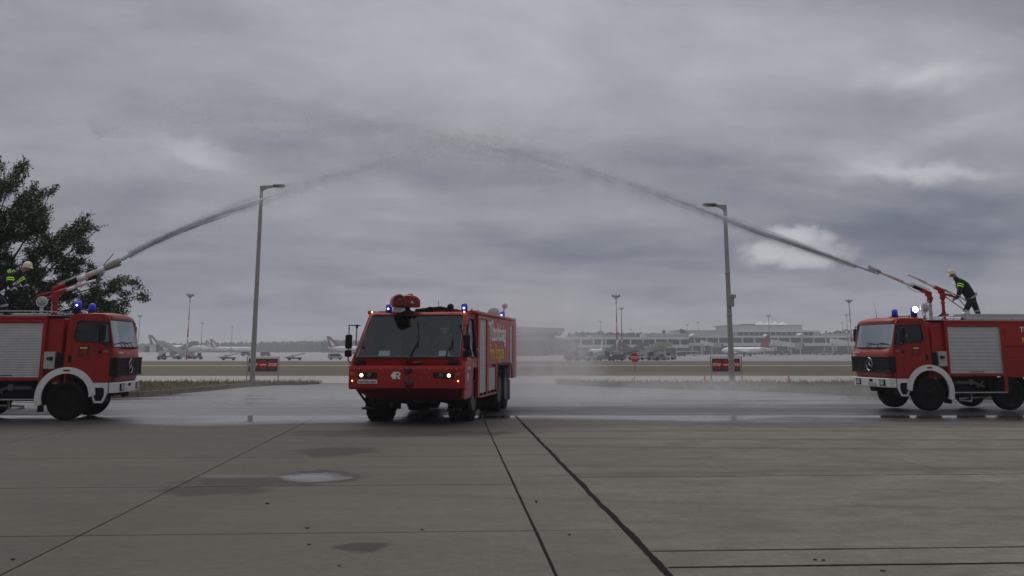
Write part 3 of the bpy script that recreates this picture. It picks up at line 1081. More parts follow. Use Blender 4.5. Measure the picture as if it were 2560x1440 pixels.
def star_emblem(parent, loc, r, rot, m=1):
    mb = MB()
    n = 28
    rs = []
    for k in range(n + 1):
        t = 2 * math.pi * k / n
        rs.append([((r + 0.012 * math.cos(u)) * math.cos(t), 0.012 * math.sin(u), (r + 0.012 * math.cos(u)) * math.sin(t)) for u in (0, math.pi / 2, math.pi, 1.5 * math.pi)])
    mb.rings(rs, cap=False)
    for k in range(3):
        t = math.pi / 2 + 2 * math.pi * k / 3
        p = (r * math.cos(t), 0, r * math.sin(t))
        q1 = (0.035 * math.cos(t + 1.05), 0, 0.035 * math.sin(t + 1.05)); q2 = (0.035 * math.cos(t - 1.05), 0, 0.035 * math.sin(t - 1.05))
        mb.add([p, q1, (0, -0.02, 0), q2], [(0, 1, 2), (0, 2, 3)])
    o = mb.build('star_emblem', M_chrome, parent, loc=loc)
    o.rotation_euler = rot
    return o


def fire_truck(m, loc, rz, label, lit, group):
    T = thing('fire_truck', label, 'fire truck', loc, rz, group)
    X = lambda s, w, z: (m * s, w, z)
    WD = 2.45
    # ---------------- chassis and wheels
    ch = MB(m)
    for w in (0.75, 1.55):
        ch.box(0.3, 6.2, w, w + 0.12, 0.62, 0.85)
    for s in (0.5, 1.9, 3.0, 3.6, 5.6):
        ch.box(s, s + 0.12, 0.6, 1.85, 0.62, 0.80)
    ch.box(1.23, 1.43, 0.3, 2.15, 0.45, 0.62)
    ch.box(4.2, 4.4, 0.3, 2.15, 0.45, 0.62)
    ch.box(0.7, 1.6, 0.7, 1.7, 0.5, 1.1)        # engine sump
    ch.tube([(1.33, 0.4, 0.53), (1.33, 2.05, 0.53)], 0.09, 8)
    ch.tube([(4.3, 0.4, 0.53), (4.3, 2.05, 0.53)], 0.10, 8)
    ch.tube([(1.5, 1.2, 0.62), (4.3, 1.2, 0.55)], 0.05, 8)
    ch.box(2.2, 3.2, 1.5, 2.3, 0.45, 0.9)       # far side tank
    ch.build('chassis', M_chassis, T, bevel=0.01)
    for s in (1.33, 4.10):
        wheel(T, X(s, 0.20, 0.53), 0.53, 0.31, -1)
        wheel(T, X(s, 2.25, 0.53), 0.53, 0.31, 1)
    # ---------------- cab side panels with window openings
    CC = (1.33, 0.62)
    RO = 0.735
    arch = arc_pts(CC, RO, 150, 90, 6)     # from front part of arch to its top
    archr = [(CC[0] - (p[0] - CC[0]) * -1, p[1]) for p in arch]
    fr = arc_pts(CC, RO, 149, 82, 8)
    outer = [(0.17, 1.00)] + [(s, z) for s, z in fr] + [(1.45, 1.40), (1.43, 1.9), (1.40, 2.55), (1.36, 2.76), (1.22, 2.865), (0.50, 2.86), (0.36, 2.80), (0.30, 2.70), (0.16, 1.95), (0.13, 1.60)]
    win = [(0.31, 2.03), (0.24, 2.06), (0.33, 2.58), (0.40, 2.64), (1.10, 2.68), (1.17, 2.62), (1.21, 2.20), (1.17, 2.13), (0.75, 2.10)]
    roofc = M_red
    for w0, w1 in ((0.0, 0.045), (WD, WD - 0.045)):
        mb = MB(m)
        mb.panel(outer, [win], lambda u, v, t: (u, t, v), w0, w1)
        mb.build('cab_side', M_red, T)
        g = MB(m)
        wc = w0 + (0.02 if w0 == 0 else -0.02)
        g.panel([(a, b) for a, b in win], [], lambda u, v, t: (u, t, v), wc - 0.003, wc + 0.003)
        g.build('side_window', M_ws, T)
        # rubber seal and quarter light bar
        sg = 1 if w0 == 0 else -1
        mb = MB(m)
        lp = win + [win[0]]
        for a, b in zip(lp, lp[1:]):
            mb.tube([(a[0], w0 - 0.004 * sg, a[1]), (b[0], w0 - 0.004 * sg, b[1])], 0.016, 6)
        mb.tube([(0.55, w0, 2.08), (0.58, w0, 2.66)], 0.018, 6)
        mb.build('window_seal', M_seal, T)
        # door shut line, handle, marker
        mb = MB(m)
        dl = [(0.22, 1.06), (0.20, 1.60), (0.20, 1.96), (0.29, 2.66), (0.36, 2.74), (1.15, 2.77), (1.24, 2.70), (1.28, 2.20), (1.27, 1.72), (1.22, 1.42)]
        for a, b in zip(dl, dl[1:]):
            mb.tube([(a[0], w0 - 0.001 * sg, a[1]), (b[0], w0 - 0.001 * sg, b[1])], 0.0055, 4)
        mb.build('door_seam', M_seal, T)
        mb = MB(m)
        mb.lathe([(0.055, 0), (0.055, -0.012 * sg), (0.045, -0.018 * sg)], (0.50, w0, 1.83), 'y', 14)
        mb.build('side_marker', M_black, T)
        mb = MB(m)
        mb.box(1.24, 1.34, w0 - 0.02 * sg if sg > 0 else w0, w0 if sg > 0 else w0 + 0.02, 1.55, 1.73)
        mb.build('door_handle', M_black, T, bevel=0.015)
    # roof, rear wall, floor of the cab
    rp = [(0.30, 2.70), (0.36, 2.80), (0.50, 2.86), (1.22, 2.865), (1.36, 2.76), (1.40, 2.55)]
    mb = MB(m)
    rings = []
    for i in range(9):
        t = i / 8
        w = 0.046 + (WD - 0.092) * t
        cr = 0.05 * (1 - (2 * t - 1) ** 2) ** 0.6
        rings.append([(s - cr * 0.9 * (1 if s < 0.45 else 0), w, z + cr * (1 if 0.3 < s < 1.35 else 0.2)) for s, z in rp] + [(s + (0.03 if s < 0.4 else 0), w, z - 0.04) for s, z in reversed(rp)])
    mb.smooth = True
    mb.rings(rings)
    mb.build('cab_roof', M_red, T, recalc=True)
    mb = MB(m)
    mb.box(1.38, 1.42, 0.05, WD - 0.05, 1.0, 2.60)
    mb.build('cab_rear_wall', M_red, T)
    mb = MB(m)
    mb.box(0.2, 1.37, 0.05, WD - 0.05, 1.36, 1.42)
    mb.box(0.30, 0.55, 0.06, WD - 0.06, 1.42, 1.93)          # dashboard
    for w in (0.35, 1.0, 1.65):
        mb.box(0.85, 1.25, w, w + 0.45, 1.42, 1.80)
        mb.box(1.18, 1.30, w, w + 0.45, 1.80, 2.45)
    mb.tube([(0.62, 0.50, 2.02), (0.50, 0.50, 1.80)], 0.02)
    mb.build('cab_interior', M_int, T, bevel=0.02)
    # windscreen with curved ends
    bot = []; top = []
    for i in range(17):
        t = i / 16
        w = 0.07 + (WD - 0.14) * t
        k = abs(2 * t - 1) ** 7
        bot.append((0.07 + 0.10 * k, w, 1.95)); top.append((0.26 + 0.07 * k, w, 2.70))
    mb = MB(m)
    mb.smooth = True
    mb.add(bot + top, [(i, i + 1, 17 + i + 1, 17 + i) for i in range(16)])
    mb.build('windscreen', M_ws, T)
    mb = MB(m)
    mb.tube(bot + [top[-1]] + list(reversed(top)) + [bot[0]], 0.020, 6, cap=False)
    mb.build('windscreen_seal', M_seal, T)
    for w in (0.75, 1.45):
        mb = MB(m)
        mb.tube([(0.03, w, 1.93), (0.045, w - 0.05, 2.02), (0.06, w - 0.35, 2.10)], [0.014, 0.010, 0.008], 6)
        mb.tube([(0.06, w - 0.62, 2.06), (0.045, w + 0.02, 2.10)], 0.011, 6)
        mb.build('wiper', M_black, T)
    # front panel between windscreen and grille
    fp = []
    for i in range(17):
        t = i / 16
        w = 0.02 + (WD - 0.04) * t
        k = abs(2 * t - 1) ** 9
        fp.append([(0.075 + 0.08 * k, w, 1.94), (0.045 + 0.09 * k, w, 1.66), (0.05 + 0.09 * k, w, 1.18), (0.09 + 0.09 * k, w, 1.02), (0.20, w, 1.0), (0.20, w, 1.94)])
    mb = MB(m)
    mb.smooth = True
    mb.rings(fp)
    mb.build('front_panel', M_red, T, recalc=True)
    mb = MB(m)
    mb.box(0.0, 0.05, 0.0, WD, 1.62, 1.67); mb.box(0.0, 0.05, 0.0, WD, 1.17, 1.22)
    mb.box(0.02, 0.11, -0.015, 0.03, 1.17, 1.67); mb.box(0.02, 0.11, WD - 0.03, WD + 0.015, 1.17, 1.67)
    mb.box(0.035, 0.06, 0.02, WD - 0.02, 1.2, 1.65)
    mb.box(0.06, 0.22, -0.012, 0.0, 1.17, 1.67)
    g = mb.build('grille', M_black, T, bevel=0.008)
    for i in range(6):
        mb = MB(m)
        z = 1.26 + i * 0.062
        mb.hexa([(0.035, 0.03, z), (0.035, WD - 0.03, z), (0.00, WD - 0.03, z - 0.010), (0.00, 0.03, z - 0.010)][::-1 if m < 0 else 1],
                [(0.035, 0.03, z + 0.03), (0.035, WD - 0.03, z + 0.03), (0.005, WD - 0.03, z + 0.015), (0.005, 0.03, z + 0.015)][::-1 if m < 0 else 1])
        mb.build('grille_slat', M_black, g)
    star_emblem(g, X(-0.02, WD / 2, 1.43), 0.20, (0, 0, rad(90 if m < 0 else -90)))
    # bumper with lamps
    mb = MB(m)
    ol = [(0.20, 0.0), (0.08, -0.01), (0.01, 0.10), (-0.03, 0.45), (-0.03, WD - 0.45), (0.01, WD - 0.10), (0.08, WD + 0.01), (0.20, WD)]
    b0 = [(s, w, 0.72) for s, w in ol]; b1 = [(s, w, 1.0) for s, w in ol]
    mb.add(b0 + b1, [tuple(range(8)), tuple(reversed(range(8, 16)))] + [(i + 8, (i + 1) % 8 + 8, (i + 1) % 8, i) for i in range(8)])
    bp = mb.build('bumper', M_white, T, bevel=0.015, recalc=True)
    for w in (0.30, WD - 0.30 - 0.34):
        mb = MB(m); mb.box(-0.042, 0.0, w, w + 0.34, 0.77, 0.96); mb.build('headlamp_recess', M_black, bp)
        mb = MB(m); mb.box(-0.050, -0.042, w + 0.05, w + 0.24, 0.79, 0.94); mb.build('headlight', M_lens, bp, bevel=0.004)
        mb = MB(m); mb.box(-0.049, -0.042, w + 0.26, w + 0.32, 0.79, 0.94); mb.build('indicator', M_lens, bp)
    mb = MB(m); mb.box(-0.045, -0.03, 1.05, 1.25, 0.88, 0.96); mb.build('tow_socket', M_black, bp)
    pl = MB(m).box(-0.052, -0.032, 0.86, 1.32, 0.735, 0.85).build('number_plate', M_lens if m > 0 else M_white, bp)
    mb = MB(m)
    mb.box(0.02, 0.14, 1.0, 1.35, 0.58, 0.72)
    mb.build('tow_coupling', M_chassis, T, bevel=0.02)
    # step well behind the bumper, wheel arch trim
    mb = MB(m)
    st_o = [(0.22, 0.995), (0.62, 0.995), (0.66, 0.72), (0.56, 0.46), (0.34, 0.46), (0.22, 0.72)]
    st_h = [(0.31, 0.83), (0.36, 0.87), (0.56, 0.87), (0.60, 0.83), (0.60, 0.66), (0.53, 0.51), (0.37, 0.51), (0.31, 0.66)]
    mb.panel(st_o, [st_h], lambda u, v, t: (u, t, v), -0.005, 0.035)
    mb.build('cab_step', M_white, T)
    mb = MB(m); mb.box(0.30, 0.62, 0.05, 0.40, 0.48, 0.90); mb.build('step_well', M_black, T)
    ao = arc_pts(CC, 0.80, 176, -22 if m > 0 else -18, 30); ai = arc_pts(CC, 0.63, -22 if m > 0 else -18, 180, 30)
    mb = MB(m)
    mb.panel([p for p in ao + ai if True], [], lambda u, v, t: (u, t, v), -0.035, 0.03)
    mb.build('wheel_arch_trim', M_white, T)
    for w0, w1 in ((0.0, 0.55), (WD - 0.5, WD)):
        mb = MB(m)
        rs = []
        for p, q in zip(arc_pts(CC, 0.66, -20, 185, 20), arc_pts(CC, 0.69, -20, 185, 20)):
            rs.append([(p[0], w0 + 0.03, p[1]), (p[0], w1, p[1]), (q[0], w1, q[1]), (q[0], w0 + 0.03, q[1])])
        mb.rings(rs)
        mb.build('wheel_housing', M_black, T)
    mb = MB(m); mb.box(1.25, 1.42, -0.042, -0.03, 1.305, 1.355); mb.build('side_repeater', mat('dark_red_lens', (0.20, 0.015, 0.01), 0.3), T)
    mb = MB(m); mb.box(2.00, 2.04, 0.02, 0.40, 0.22, 0.75); mb.build('mudflap', M_black, T)
    # mirror on the near side, bracket far side
    for w0, sg in ((0.0, -1), (WD, 1)):
        mb = MB(m)
        mb.tube([(0.30, w0, 2.62), (0.34, w0 + sg * 0.22, 2.66), (0.36, w0 + sg * 0.27, 2.60), (0.36, w0 + sg * 0.27, 2.05), (0.30, w0 + sg * 0.18, 1.98), (0.22, w0, 1.98)], 0.014, 6)
        mi = mb.build('mirror', M_black, T)
        mb = MB(m)
        mb.box(0.32, 0.42, w0 + sg * 0.27 - 0.11, w0 + sg * 0.27 + 0.11, 2.14, 2.58)
        mb.build('mirror_housing', M_black, mi, bevel=0.03)
    # badges and decals
    ts = 1.10 if m < 0 else 0.72
    rot = (math.pi / 2, 0, 0)
    d = MB(m).box(0.80, 1.08, -0.005, 0.0, 1.70, 2.00).build('unit_badge', M_btext, T)
    mb = MB(m)
    mb.box(0.84, 1.04, -0.010, -0.005, 1.91, 1.96)
    mb.build('badge_lettering', M_ytext, d)
    mb = MB(m); mb.add([(0.84, -0.008, 1.72), (0.92, -0.008, 1.72), (0.94, -0.008, 1.82), (1.0, -0.008, 1.74), (1.04, -0.008, 1.80), (0.98, -0.008, 1.88), (0.86, -0.008, 1.88)], [(0, 1, 2, 3, 4, 5, 6)])
    mb.build('badge_flame', M_red2, d)
    text('model_number', '1222', 0.075, M_chrome, T, X(0.43 if m < 0 else 0.22, -0.005, 1.82), rot)
    text('front_lettering', 'ROSENBAUER', 0.062, M_wtext, T, X(0.055, 2.30 if m > 0 else 1.75, 1.78) if m > 0 else X(0.055, 0.25, 1.78), (math.pi / 2, 0, rad(-90 if m > 0 else 90)), bold=0.003)
    # roof bar, beacons, aerial
    mb = MB(m)
    mb.box(0.95, 1.02, 0.25, 1.5, 2.93, 2.955); mb.box(0.97, 1.0, 0.3, 0.34, 2.86, 2.94); mb.box(0.97, 1.0, 1.4, 1.44, 2.86, 2.94)
    for ww_, ss_ in ((0.40, 1.20 if m > 0 else 1.32), (1.95, 1.42)):
        mb.box(ss_ - 0.07, ss_ + 0.07, ww_ - 0.07, ww_ + 0.07, 2.84, 2.995)
    mb.build('roof_bar', M_black, T)
    beacon(T, X(1.20 if m > 0 else 1.32, 0.40, 2.99), lit=True, m_core=M_flash if lit == 'flash' else M_bluelit, core=0.088 if lit == 'flash' else 0.026, r=0.10, h=0.2, corez=0.16 if lit == 'flash' else 0.12, coredx=0.0)
    beacon(T, X(1.42, 1.95, 2.99), r=0.10, h=0.2)
    mb = MB(m); mb.tube([(0.55, 1.6, 2.9), (0.56, 1.6, 3.02), (0.50, 1.6, 3.45)], [0.012, 0.006, 0.003], 5); mb.build('aerial', M_black, T)
    # ---------------- body behind the cab
    mb = MB(m)
    mb.box(1.55, 2.0, 0.12, WD - 0.12, 1.0, 2.74)
    mb.build('pump_section', M_red, T, bevel=0.02)
    mb = MB(m); mb.box(1.69, 1.985, 0.0, 0.12, 1.37, 1.83); cbx = mb.build('valve_cabinet', mat('cabinet_grey', (0.38, 0.38, 0.36), 0.6, var=0.05), T, bevel=0.012)
    mb = MB(m); mb.box(1.74, 1.84, -0.02, 0.0, 1.60, 1.70); mb.box(1.86, 1.90, -0.02, 0.0, 1.62, 1.68); mb.build('latch', M_black, cbx)
    mb = MB(m); mb.hexa([(1.46, 0.02, 1.42), (1.70, 0.02, 1.42), (1.70, 0.5, 1.42), (1.46, 0.5, 1.42)], [(1.46, 0.02, 1.80), (1.64, 0.02, 1.80), (1.64, 0.5, 1.80), (1.46, 0.5, 1.80)]); mb.build('air_intake', M_black, T)
    mb = MB(m)
    mb.box(2.0, 6.3, 0.10, WD - 0.10, 1.09, 2.78)
    mb.build('body_core', M_red, T)
    def frame_box(name, a, b, c, d_, z0, z1, mt=M_red, bv=0.01):
        return MB(m).box(a, b, c, d_, z0, z1).build(name, mt, T, bevel=bv)
    frame_box('body_post', 1.985, 2.075, 0.0, 0.10, 0.56, 2.72)
    frame_box('body_post', 3.90, 4.02, 0.0, 0.10, 0.56, 2.72)
    frame_box('body_rail', 1.985, 6.3, -0.004, 0.10, 2.722, 2.80)
    frame_box('body_rail', 2.077, 3.898, 0.003, 0.10, 2.615, 2.720)
    frame_box('body_rail', 2.077, 3.898, 0.003, 0.10, 1.055, 1.135)
    frame_box('shutter_guide', 2.077, 2.10, 0.02, 0.10, 1.137, 2.612, M_steel, 0.003)
    frame_box('shutter_guide', 3.875, 3.898, 0.02, 0.10, 1.137, 2.612, M_steel, 0.003)
    sh = shutter('roller_shutter', m, 2.10, 3.875, 1.137, 2.612, 0.05, T)
    hb = MB(m); hb.tube([(2.80, 0.0, 1.20), (3.20, 0.0, 1.20)], 0.012, 6); hb.box(2.79, 2.82, 0.0, 0.04, 1.19, 1.21); hb.box(3.18, 3.21, 0.0, 0.04, 1.19, 1.21)
    hb.build('shutter_bar', M_black, sh)
    # open lower locker: dark box with step edge and couplings
    mb = MB(m)
    mb.box(2.077, 3.898, 0.35, 0.40, 0.60, 1.053); mb.box(2.077, 3.898, 0.02, 0.40, 0.585, 0.60)
    mb.build('lower_locker', M_black, T)
    frame_box('step_edge', 2.0, 3.96, -0.02, 0.05, 0.545, 0.575, M_steel, 0.004)
    mb = MB(m)
    mb.tube([(2.3, 0.22, 0.86), (2.75, 0.22, 0.86)], 0.06, 10); mb.tube([(2.9, 0.22, 0.88), (3.3, 0.2, 0.72)], 0.045, 8); mb.tube([(3.3, 0.22, 0.9), (3.05, 0.2, 0.70)], 0.035, 8)
    mb.lathe([(0.09, -0.04), (0.09, 0.04)], (2.85, 0.2, 0.88), 'y', 12)
    mb.build('pump_fittings', mat('dull_grey_metal', (0.12, 0.12, 0.12), 0.6, metal=0.3), T)
    # rear side panels with stepped mouldings
    frame_box('rear_side_panel', 4.022, 6.3, -0.002, 0.10, 1.98, 2.720)
    frame_box('rear_side_panel', 4.022, 6.3, 0.022, 0.10, 1.62, 1.975)
    frame_box('rear_side_panel', 4.022, 6.3, -0.002, 0.10, 1.02, 1.615)
    mb = MB(m)
    rs = []
    for p, q in zip(arc_pts((4.10, 0.55), 0.66, -10, 190, 20), arc_pts((4.10, 0.55), 0.69, -10, 190, 20)):
        rs.append([(p[0], 0.1, p[1]), (p[0], 0.6, p[1]), (q[0], 0.6, q[1]), (q[0], 0.1, q[1])])
    mb.rings(rs); mb.build('wheel_housing', M_black, T)
    text('side_lettering', 'Tűzoltóság', 0.235, M_wtext, T, X(4.60, -0.006, 2.44), rot, sx=0.95, bold=0.006) if m > 0 else text('side_lettering', 'Tűzoltóság', 0.30, M_wtext, T, X(5.9, -0.006, 2.42), rot, sx=0.85)
    text('side_lettering', 'Fire Brigade', 0.225, M_ytext, T, X(4.64 if m > 0 else 5.9, -0.006, 2.12), rot, sx=0.95, bold=0.005)
    # roof deck, rail
    frame_box('roof_deck', 1.60, 6.3, 0.02, WD - 0.02, 2.802, 2.825, M_grey2, 0.0)
    for w in (0.04, WD - 0.04):
        mb = MB(m)
        mb.tube([(1.50, w, 2.80), (1.62, w, 2.90), (2.1, w, 2.93), (6.3, w, 2.93)], 0.016, 6)
        rl = mb.build('roof_rail', M_steel, T)
        for s in (2.0, 2.35, 3.4, 4.4, 5.4):
            MB(m).tube([(s, w, 2.81), (s, w, 2.93)], 0.013, 6).build('rail_post', M_steel, rl)
    if m > 0:
        mb = MB(m)
        for w in (0.45, 0.85):
            mb.box(2.9, 6.3, w, w + 0.05, 2.97, 3.03)
        lad = mb.build('roof_ladder', M_steel, T, bevel=0.006)
        for i in range(11):
            MB(m).tube([(3.0 + i * 0.3, 0.46, 3.0), (3.0 + i * 0.3, 0.88, 3.0)], 0.014, 6).build('rung', M_steel, lad)
        mb = MB(m); mb.box(2.95, 5.2, 0.25, 0.33, 2.835, 2.93); mb.build('suction_hose_tray', M_alu, T, bevel=0.01)
        mb = MB(m); mb.box(3.32, 3.55, 0.9, 1.2, 2.83, 3.12); mb.build('roof_vent', M_steel, T, bevel=0.06)
    else:
        mb = MB(m); mb.box(2.1, 3.0, 0.25, 0.33, 2.835, 2.88); mb.build('suction_hose_tray', M_alu, T, bevel=0.01)
    # hose bracket under the body (seen under the right truck)
    mb = MB(m)
    mb.tube([(3.55, 0.45, 0.40), (2.55, 0.42, 0.36), (2.50, 0.36, 0.32), (2.85, 0.25, 0.28), (2.92, 0.3, 0.55)], 0.028, 8)
    mb.build('drain_pipe', M_white, T)
    mb = MB(m); mb.tube([(2.93, 0.4, 0.60), (2.93, 0.4, 0.27)], 0.06, 10); mb.build('suction_stub', mat('dull_grey_metal', (0.12, 0.12, 0.12)), T)
    return T


def monitor(T, m, s, w, zb, zj, elev, Lp, Ltip, rb, rt, handle, main, yaw=0.0):
    """water cannon: post, joint, barrel; s,w base; zj joint height; elev in degrees; points to smaller s"""
    mo = thing_part('water_cannon', T, (m * s, w, 0))
    mb = MB(m)
    mb.tube([(0, 0, zb), (0, 0, zj - 0.25)], 0.055, 10)
    mb.lathe([(0.10, 0), (0.10, 0.05)], (0, 0, zb), 'z', 12)
    for z in (zb + 0.22, zj - 0.42):
        mb.lathe([(0.075, 0), (0.075, 0.04)], (0, 0, z), 'z', 12)
    mb.build('post', M_steel if main else M_red, mo)
    ce, se = math.cos(rad(elev)), math.sin(rad(elev))
    cyw, syw = math.cos(rad(yaw)), math.sin(rad(yaw))

    def B(l, up=0.0, lat=0.0):
        # along barrel l, perpendicular up, lateral
        return (-(l * ce - up * se) * cyw, lat + (l * ce) * syw, zj + l * se + up * ce)
    mb = MB(m)
    mb.tube([(0, 0, zj - 0.30), (0.0, 0, zj - 0.10), B(-0.02), B(0.15), B(Lp)], [0.075, 0.085, 0.085, 0.07, 0.065], 12)
    mb.lathe([(0.09, 0), (0.09, 0.05)], (0, 0, zj - 0.26), 'z', 12)
    mb.box(0.02, 0.10, -0.05, 0.05, zj - 0.22, zj - 0.12)
    mb.box(-0.13, -0.07, -0.04, 0.04, zj - 0.1, zj - 0.02)
    mb.tube([(0.0, -0.13, zj), (0.0, 0.13, zj)], 0.03, 8)
    mb.build('swivel_joint', M_orange if False else M_red, mo)
    l0 = Lp
    if main:
        mb = MB(m); mb.tube([B(l0), B(l0 + 0.32)], rb * 1.05, 12); mb.build('dark_collar', M_black, mo)
        mb = MB(m)
        for lat in (-0.08, 0.08):
            mb.tube([B(l0 - 0.25, 0.1, lat), B(l0 + 0.45, 0.08, lat)], 0.012, 5)
        mb.tube([B(l0 - 0.1, -0.08), B(l0 + 0.25, -0.14), B(l0 + 0.5, -0.08)], 0.012, 5)
        mb.build('brace_rods', M_steel, mo)
        l0 += 0.32
    LB = Ltip - l0
    MB(m).tube([B(l0), B(l0 + LB * 0.30)], [rb, rb * 0.95], 12).build('barrel', M_white, mo)
    MB(m).tube([B(l0 + LB * 0.62), B(Ltip)], [rb * 0.9, rt], 12).build('barrel', M_white, mo)
    mb = MB(m); mb.tube([B(l0 + LB * 0.30), B(l0 + LB * 0.62)], [rb * 0.955, rb * 0.905], 12); mb.build('barrel_band', M_white, mo)
    # red lettering band along the barrel
    mb = MB(m)
    nL = 9 if main else 7
    for i in range(nL):
        a = l0 + LB * (0.31 + 0.30 * i / nL); b = a + LB * 0.30 / nL * 0.78
        r0 = rb * 0.97
        for sgn in (-1,):
            pts_o = []
            for l_ in (a, b):
                for up_ in (-r0 * 0.55, r0 * 0.55):
                    lat = sgn * math.sqrt(max(0, r0 * r0 - up_ * up_)) - 0.004
                    pts_o.append(B(l_, up_, lat))
            p0, p1, p2, p3 = pts_o
            # stroke pattern of block letters
            mb.add([p0, p2, p3, p1], [(0, 1, 2, 3)])
    mb.build('red_lettering', M_orange, mo)
    if main:
        mb = MB(m)
        mb.tube([B(Ltip - 0.02), B(Ltip + 0.10)], [rt * 1.05, rt * 1.15], 12)
        for k in range(10):
            t = 2 * math.pi * k / 10
            r1, r2 = rt * 1.15, rt * 1.4
            q = lambda l_, rr, tt: B(l_, rr * math.sin(tt), rr * math.cos(tt))
            mb.add([q(Ltip + 0.08, r1, t - 0.2), q(Ltip + 0.08, r1, t + 0.2), q(Ltip + 0.42, r2, t + 0.2), q(Ltip + 0.42, r2, t - 0.2)], [(0, 1, 2, 3)])
        mb.build('nozzle_shroud', mat('weathered_nozzle', (0.30, 0.29, 0.27), 0.5, metal=0.3), mo)
        if m < 0:
            mb = MB(m); mb.hexa([B(Ltip - 0.05, rt, -0.04), B(Ltip - 0.05, rt, 0.04), B(Ltip, rt + 0.03, 0.04), B(Ltip, rt + 0.03, -0.04)], [B(Ltip + 0.32, rt + 0.20, -0.04), B(Ltip + 0.32, rt + 0.20, 0.04), B(Ltip + 0.34, rt + 0.22, 0.04), B(Ltip + 0.34, rt + 0.22, -0.04)])
            mb.build('deflector_flap', M_grey2, mo)
    if handle:
        mb = MB(m)
        for lat in (-0.12, 0.12):
            mb.tube([B(-0.05, 0.06, lat * 0.3), B(-0.75, 0.02, lat), B(-1.02, -0.10, lat * 1.4)], 0.014, 6)
        mb.tube([B(-0.05, -0.12), B(-0.95, -0.28)], 0.014, 6)
        mb.build('control_handle', M_black, mo)
        mb = MB(m); mb.tube([B(-0.05, -0.08), B(-0.55, 0.0)], 0.04, 8); mb.build('counter_arm', M_red, mo)
    return mo, B


GRP = 'pair of fire trucks spraying from their roofs'
cl = G(168, 1050)
LT = fire_truck(-1, (cl.x + 1.335, cl.y - 0.17, 0), rad(5), 'red fire truck with aluminium shutter in front of the tree, facing right', 'spot', GRP)
TH = rad(9)
cr = G(2320, 1028)
RT = fire_truck(1, (cr.x - 1.22 * math.cos(TH) + 0.05 * math.sin(TH), cr.y - 1.33 * math.sin(TH) - 0.05, 0), TH, 'red fire truck with roof ladder and flashing beacon, facing left', 'flash', GRP)

moL, _ = monitor(LT, -1, 2.20, 1.0, 2.83, 3.60, 24.0, 0.34, 1.50, 0.075, 0.085, True, True)
moL2, _ = monitor(LT, -1, 2.00, 0.55, 2.83, 3.44, 20.0, 0.30, 1.12, 0.05, 0.035, True, False)
moR, _ = monitor(RT, 1, 2.46, 1.5, 2.83, 3.74, 22.0, 0.30, 1.86, 0.055, 0.052, False, True)
moR2, _ = monitor(RT, 1, 2.56, 0.9, 2.83, 3.80, 24.0, 0.28, 1.30, 0.045, 0.035, True, False)
for T_, m_, ss in ((LT, -1, 2.28), (RT, 1, 1.54)):
    sl_ = thing_part('search_light', T_, (m_ * ss, 0.35, 2.83))
    z_ = 0.25
    MB(m_).tube([(0, 0, 0), (0, 0, z_)], 0.05, 10).build('stand', M_steel, sl_)
    MB(m_).lathe([(0.05, 0.14), (0.13, 0.08), (0.15, -0.02), (0.15, -0.06)], (0, 0, z_ + 0.12), 'y', 20).build('lamp_shell', M_white, sl_)
    MB(m_).lathe([(0.145, -0.05), (0.10, -0.075), (0.02, -0.085)], (0, 0, z_ + 0.12), 'y', 20).build('lamp_glass', M_lens, sl_)
# valves beside the cannon posts
mb = MB(1)
for s0 in (2.46, 2.52):
    mb.tube([(s0, 1.1, 2.95), (s0 + 0.12, 1.1, 3.02), (s0 + 0.22, 1.1, 2.98), (s0 + 0.34, 1.1, 3.03)], 0.022, 6)
    mb.lathe([(0.05, -0.03), (0.05, 0.03)], (s0 + 0.15, 1.1, 3.0), 'y', 8)
    mb.tube([(s0 + 0.2, 1.1, 2.84), (s0 + 0.2, 1.1, 3.0)], 0.02, 6)
mb.build('valve_levers', M_black, RT)
mb = MB(1); mb.tube([(2.10, 1.3, 2.84), (2.05, 1.3, 3.1), (2.2, 1.4, 3.35), (2.43, 1.45, 3.5)], 0.02, 8); mb.build('feed_hose', M_steel, RT)

# ------------------------------------------------------------------ airport crash tender in the middle
PH = rad(8.3)
fc = G(1163, 1056)     # not used for depth, see below
AT = thing('crash_tender', 'bright red six wheeled airport crash tender with slanted windscreen, driving through the spray', 'crash tender', (-2.74, 26.35, 0), -PH)
AT.scale = (1.03, 1, 1)
HW = 1.5


def A(name, mb, mt, parent=None, bevel=0.0, **k):
    return mb.build(name, mt, parent or AT, bevel=bevel, **k)


# chassis
mb = MB()
for x in (-0.55, 0.43):
    mb.box(x, x + 0.12, 0.5, 9.4, 0.62, 0.95)
for s in (1.9, 6.35, 7.75):
    mb.tube([(-1.25, s, 0.66), (1.25, s, 0.66)], 0.11, 8)
    mb.ellip((0, s, 0.64), (0.24, 0.26, 0.22), 12, 8)
    mb.box(-0.75, -0.55, s - 0.5, s + 0.5, 0.60, 0.68)
    mb.box(0.55, 0.75, s - 0.5, s + 0.5, 0.60, 0.68)
mb.tube([(0, 1.9, 0.66), (0, 7.75, 0.66)], 0.06, 8)
mb.box(-0.5, 0.5, 2.4, 5.2, 0.55, 1.0)
mb.tube([(0.55, 1.3, 0.58), (0.85, 1.5, 0.50), (0.95, 1.9, 0.50)], 0.05, 8)
mb.tube([(-0.2, 0.9, 0.64), (-0.2, 1.2, 0.50), (0.0, 1.5, 0.5)], 0.05, 8)
A('chassis', mb, M_chassis)
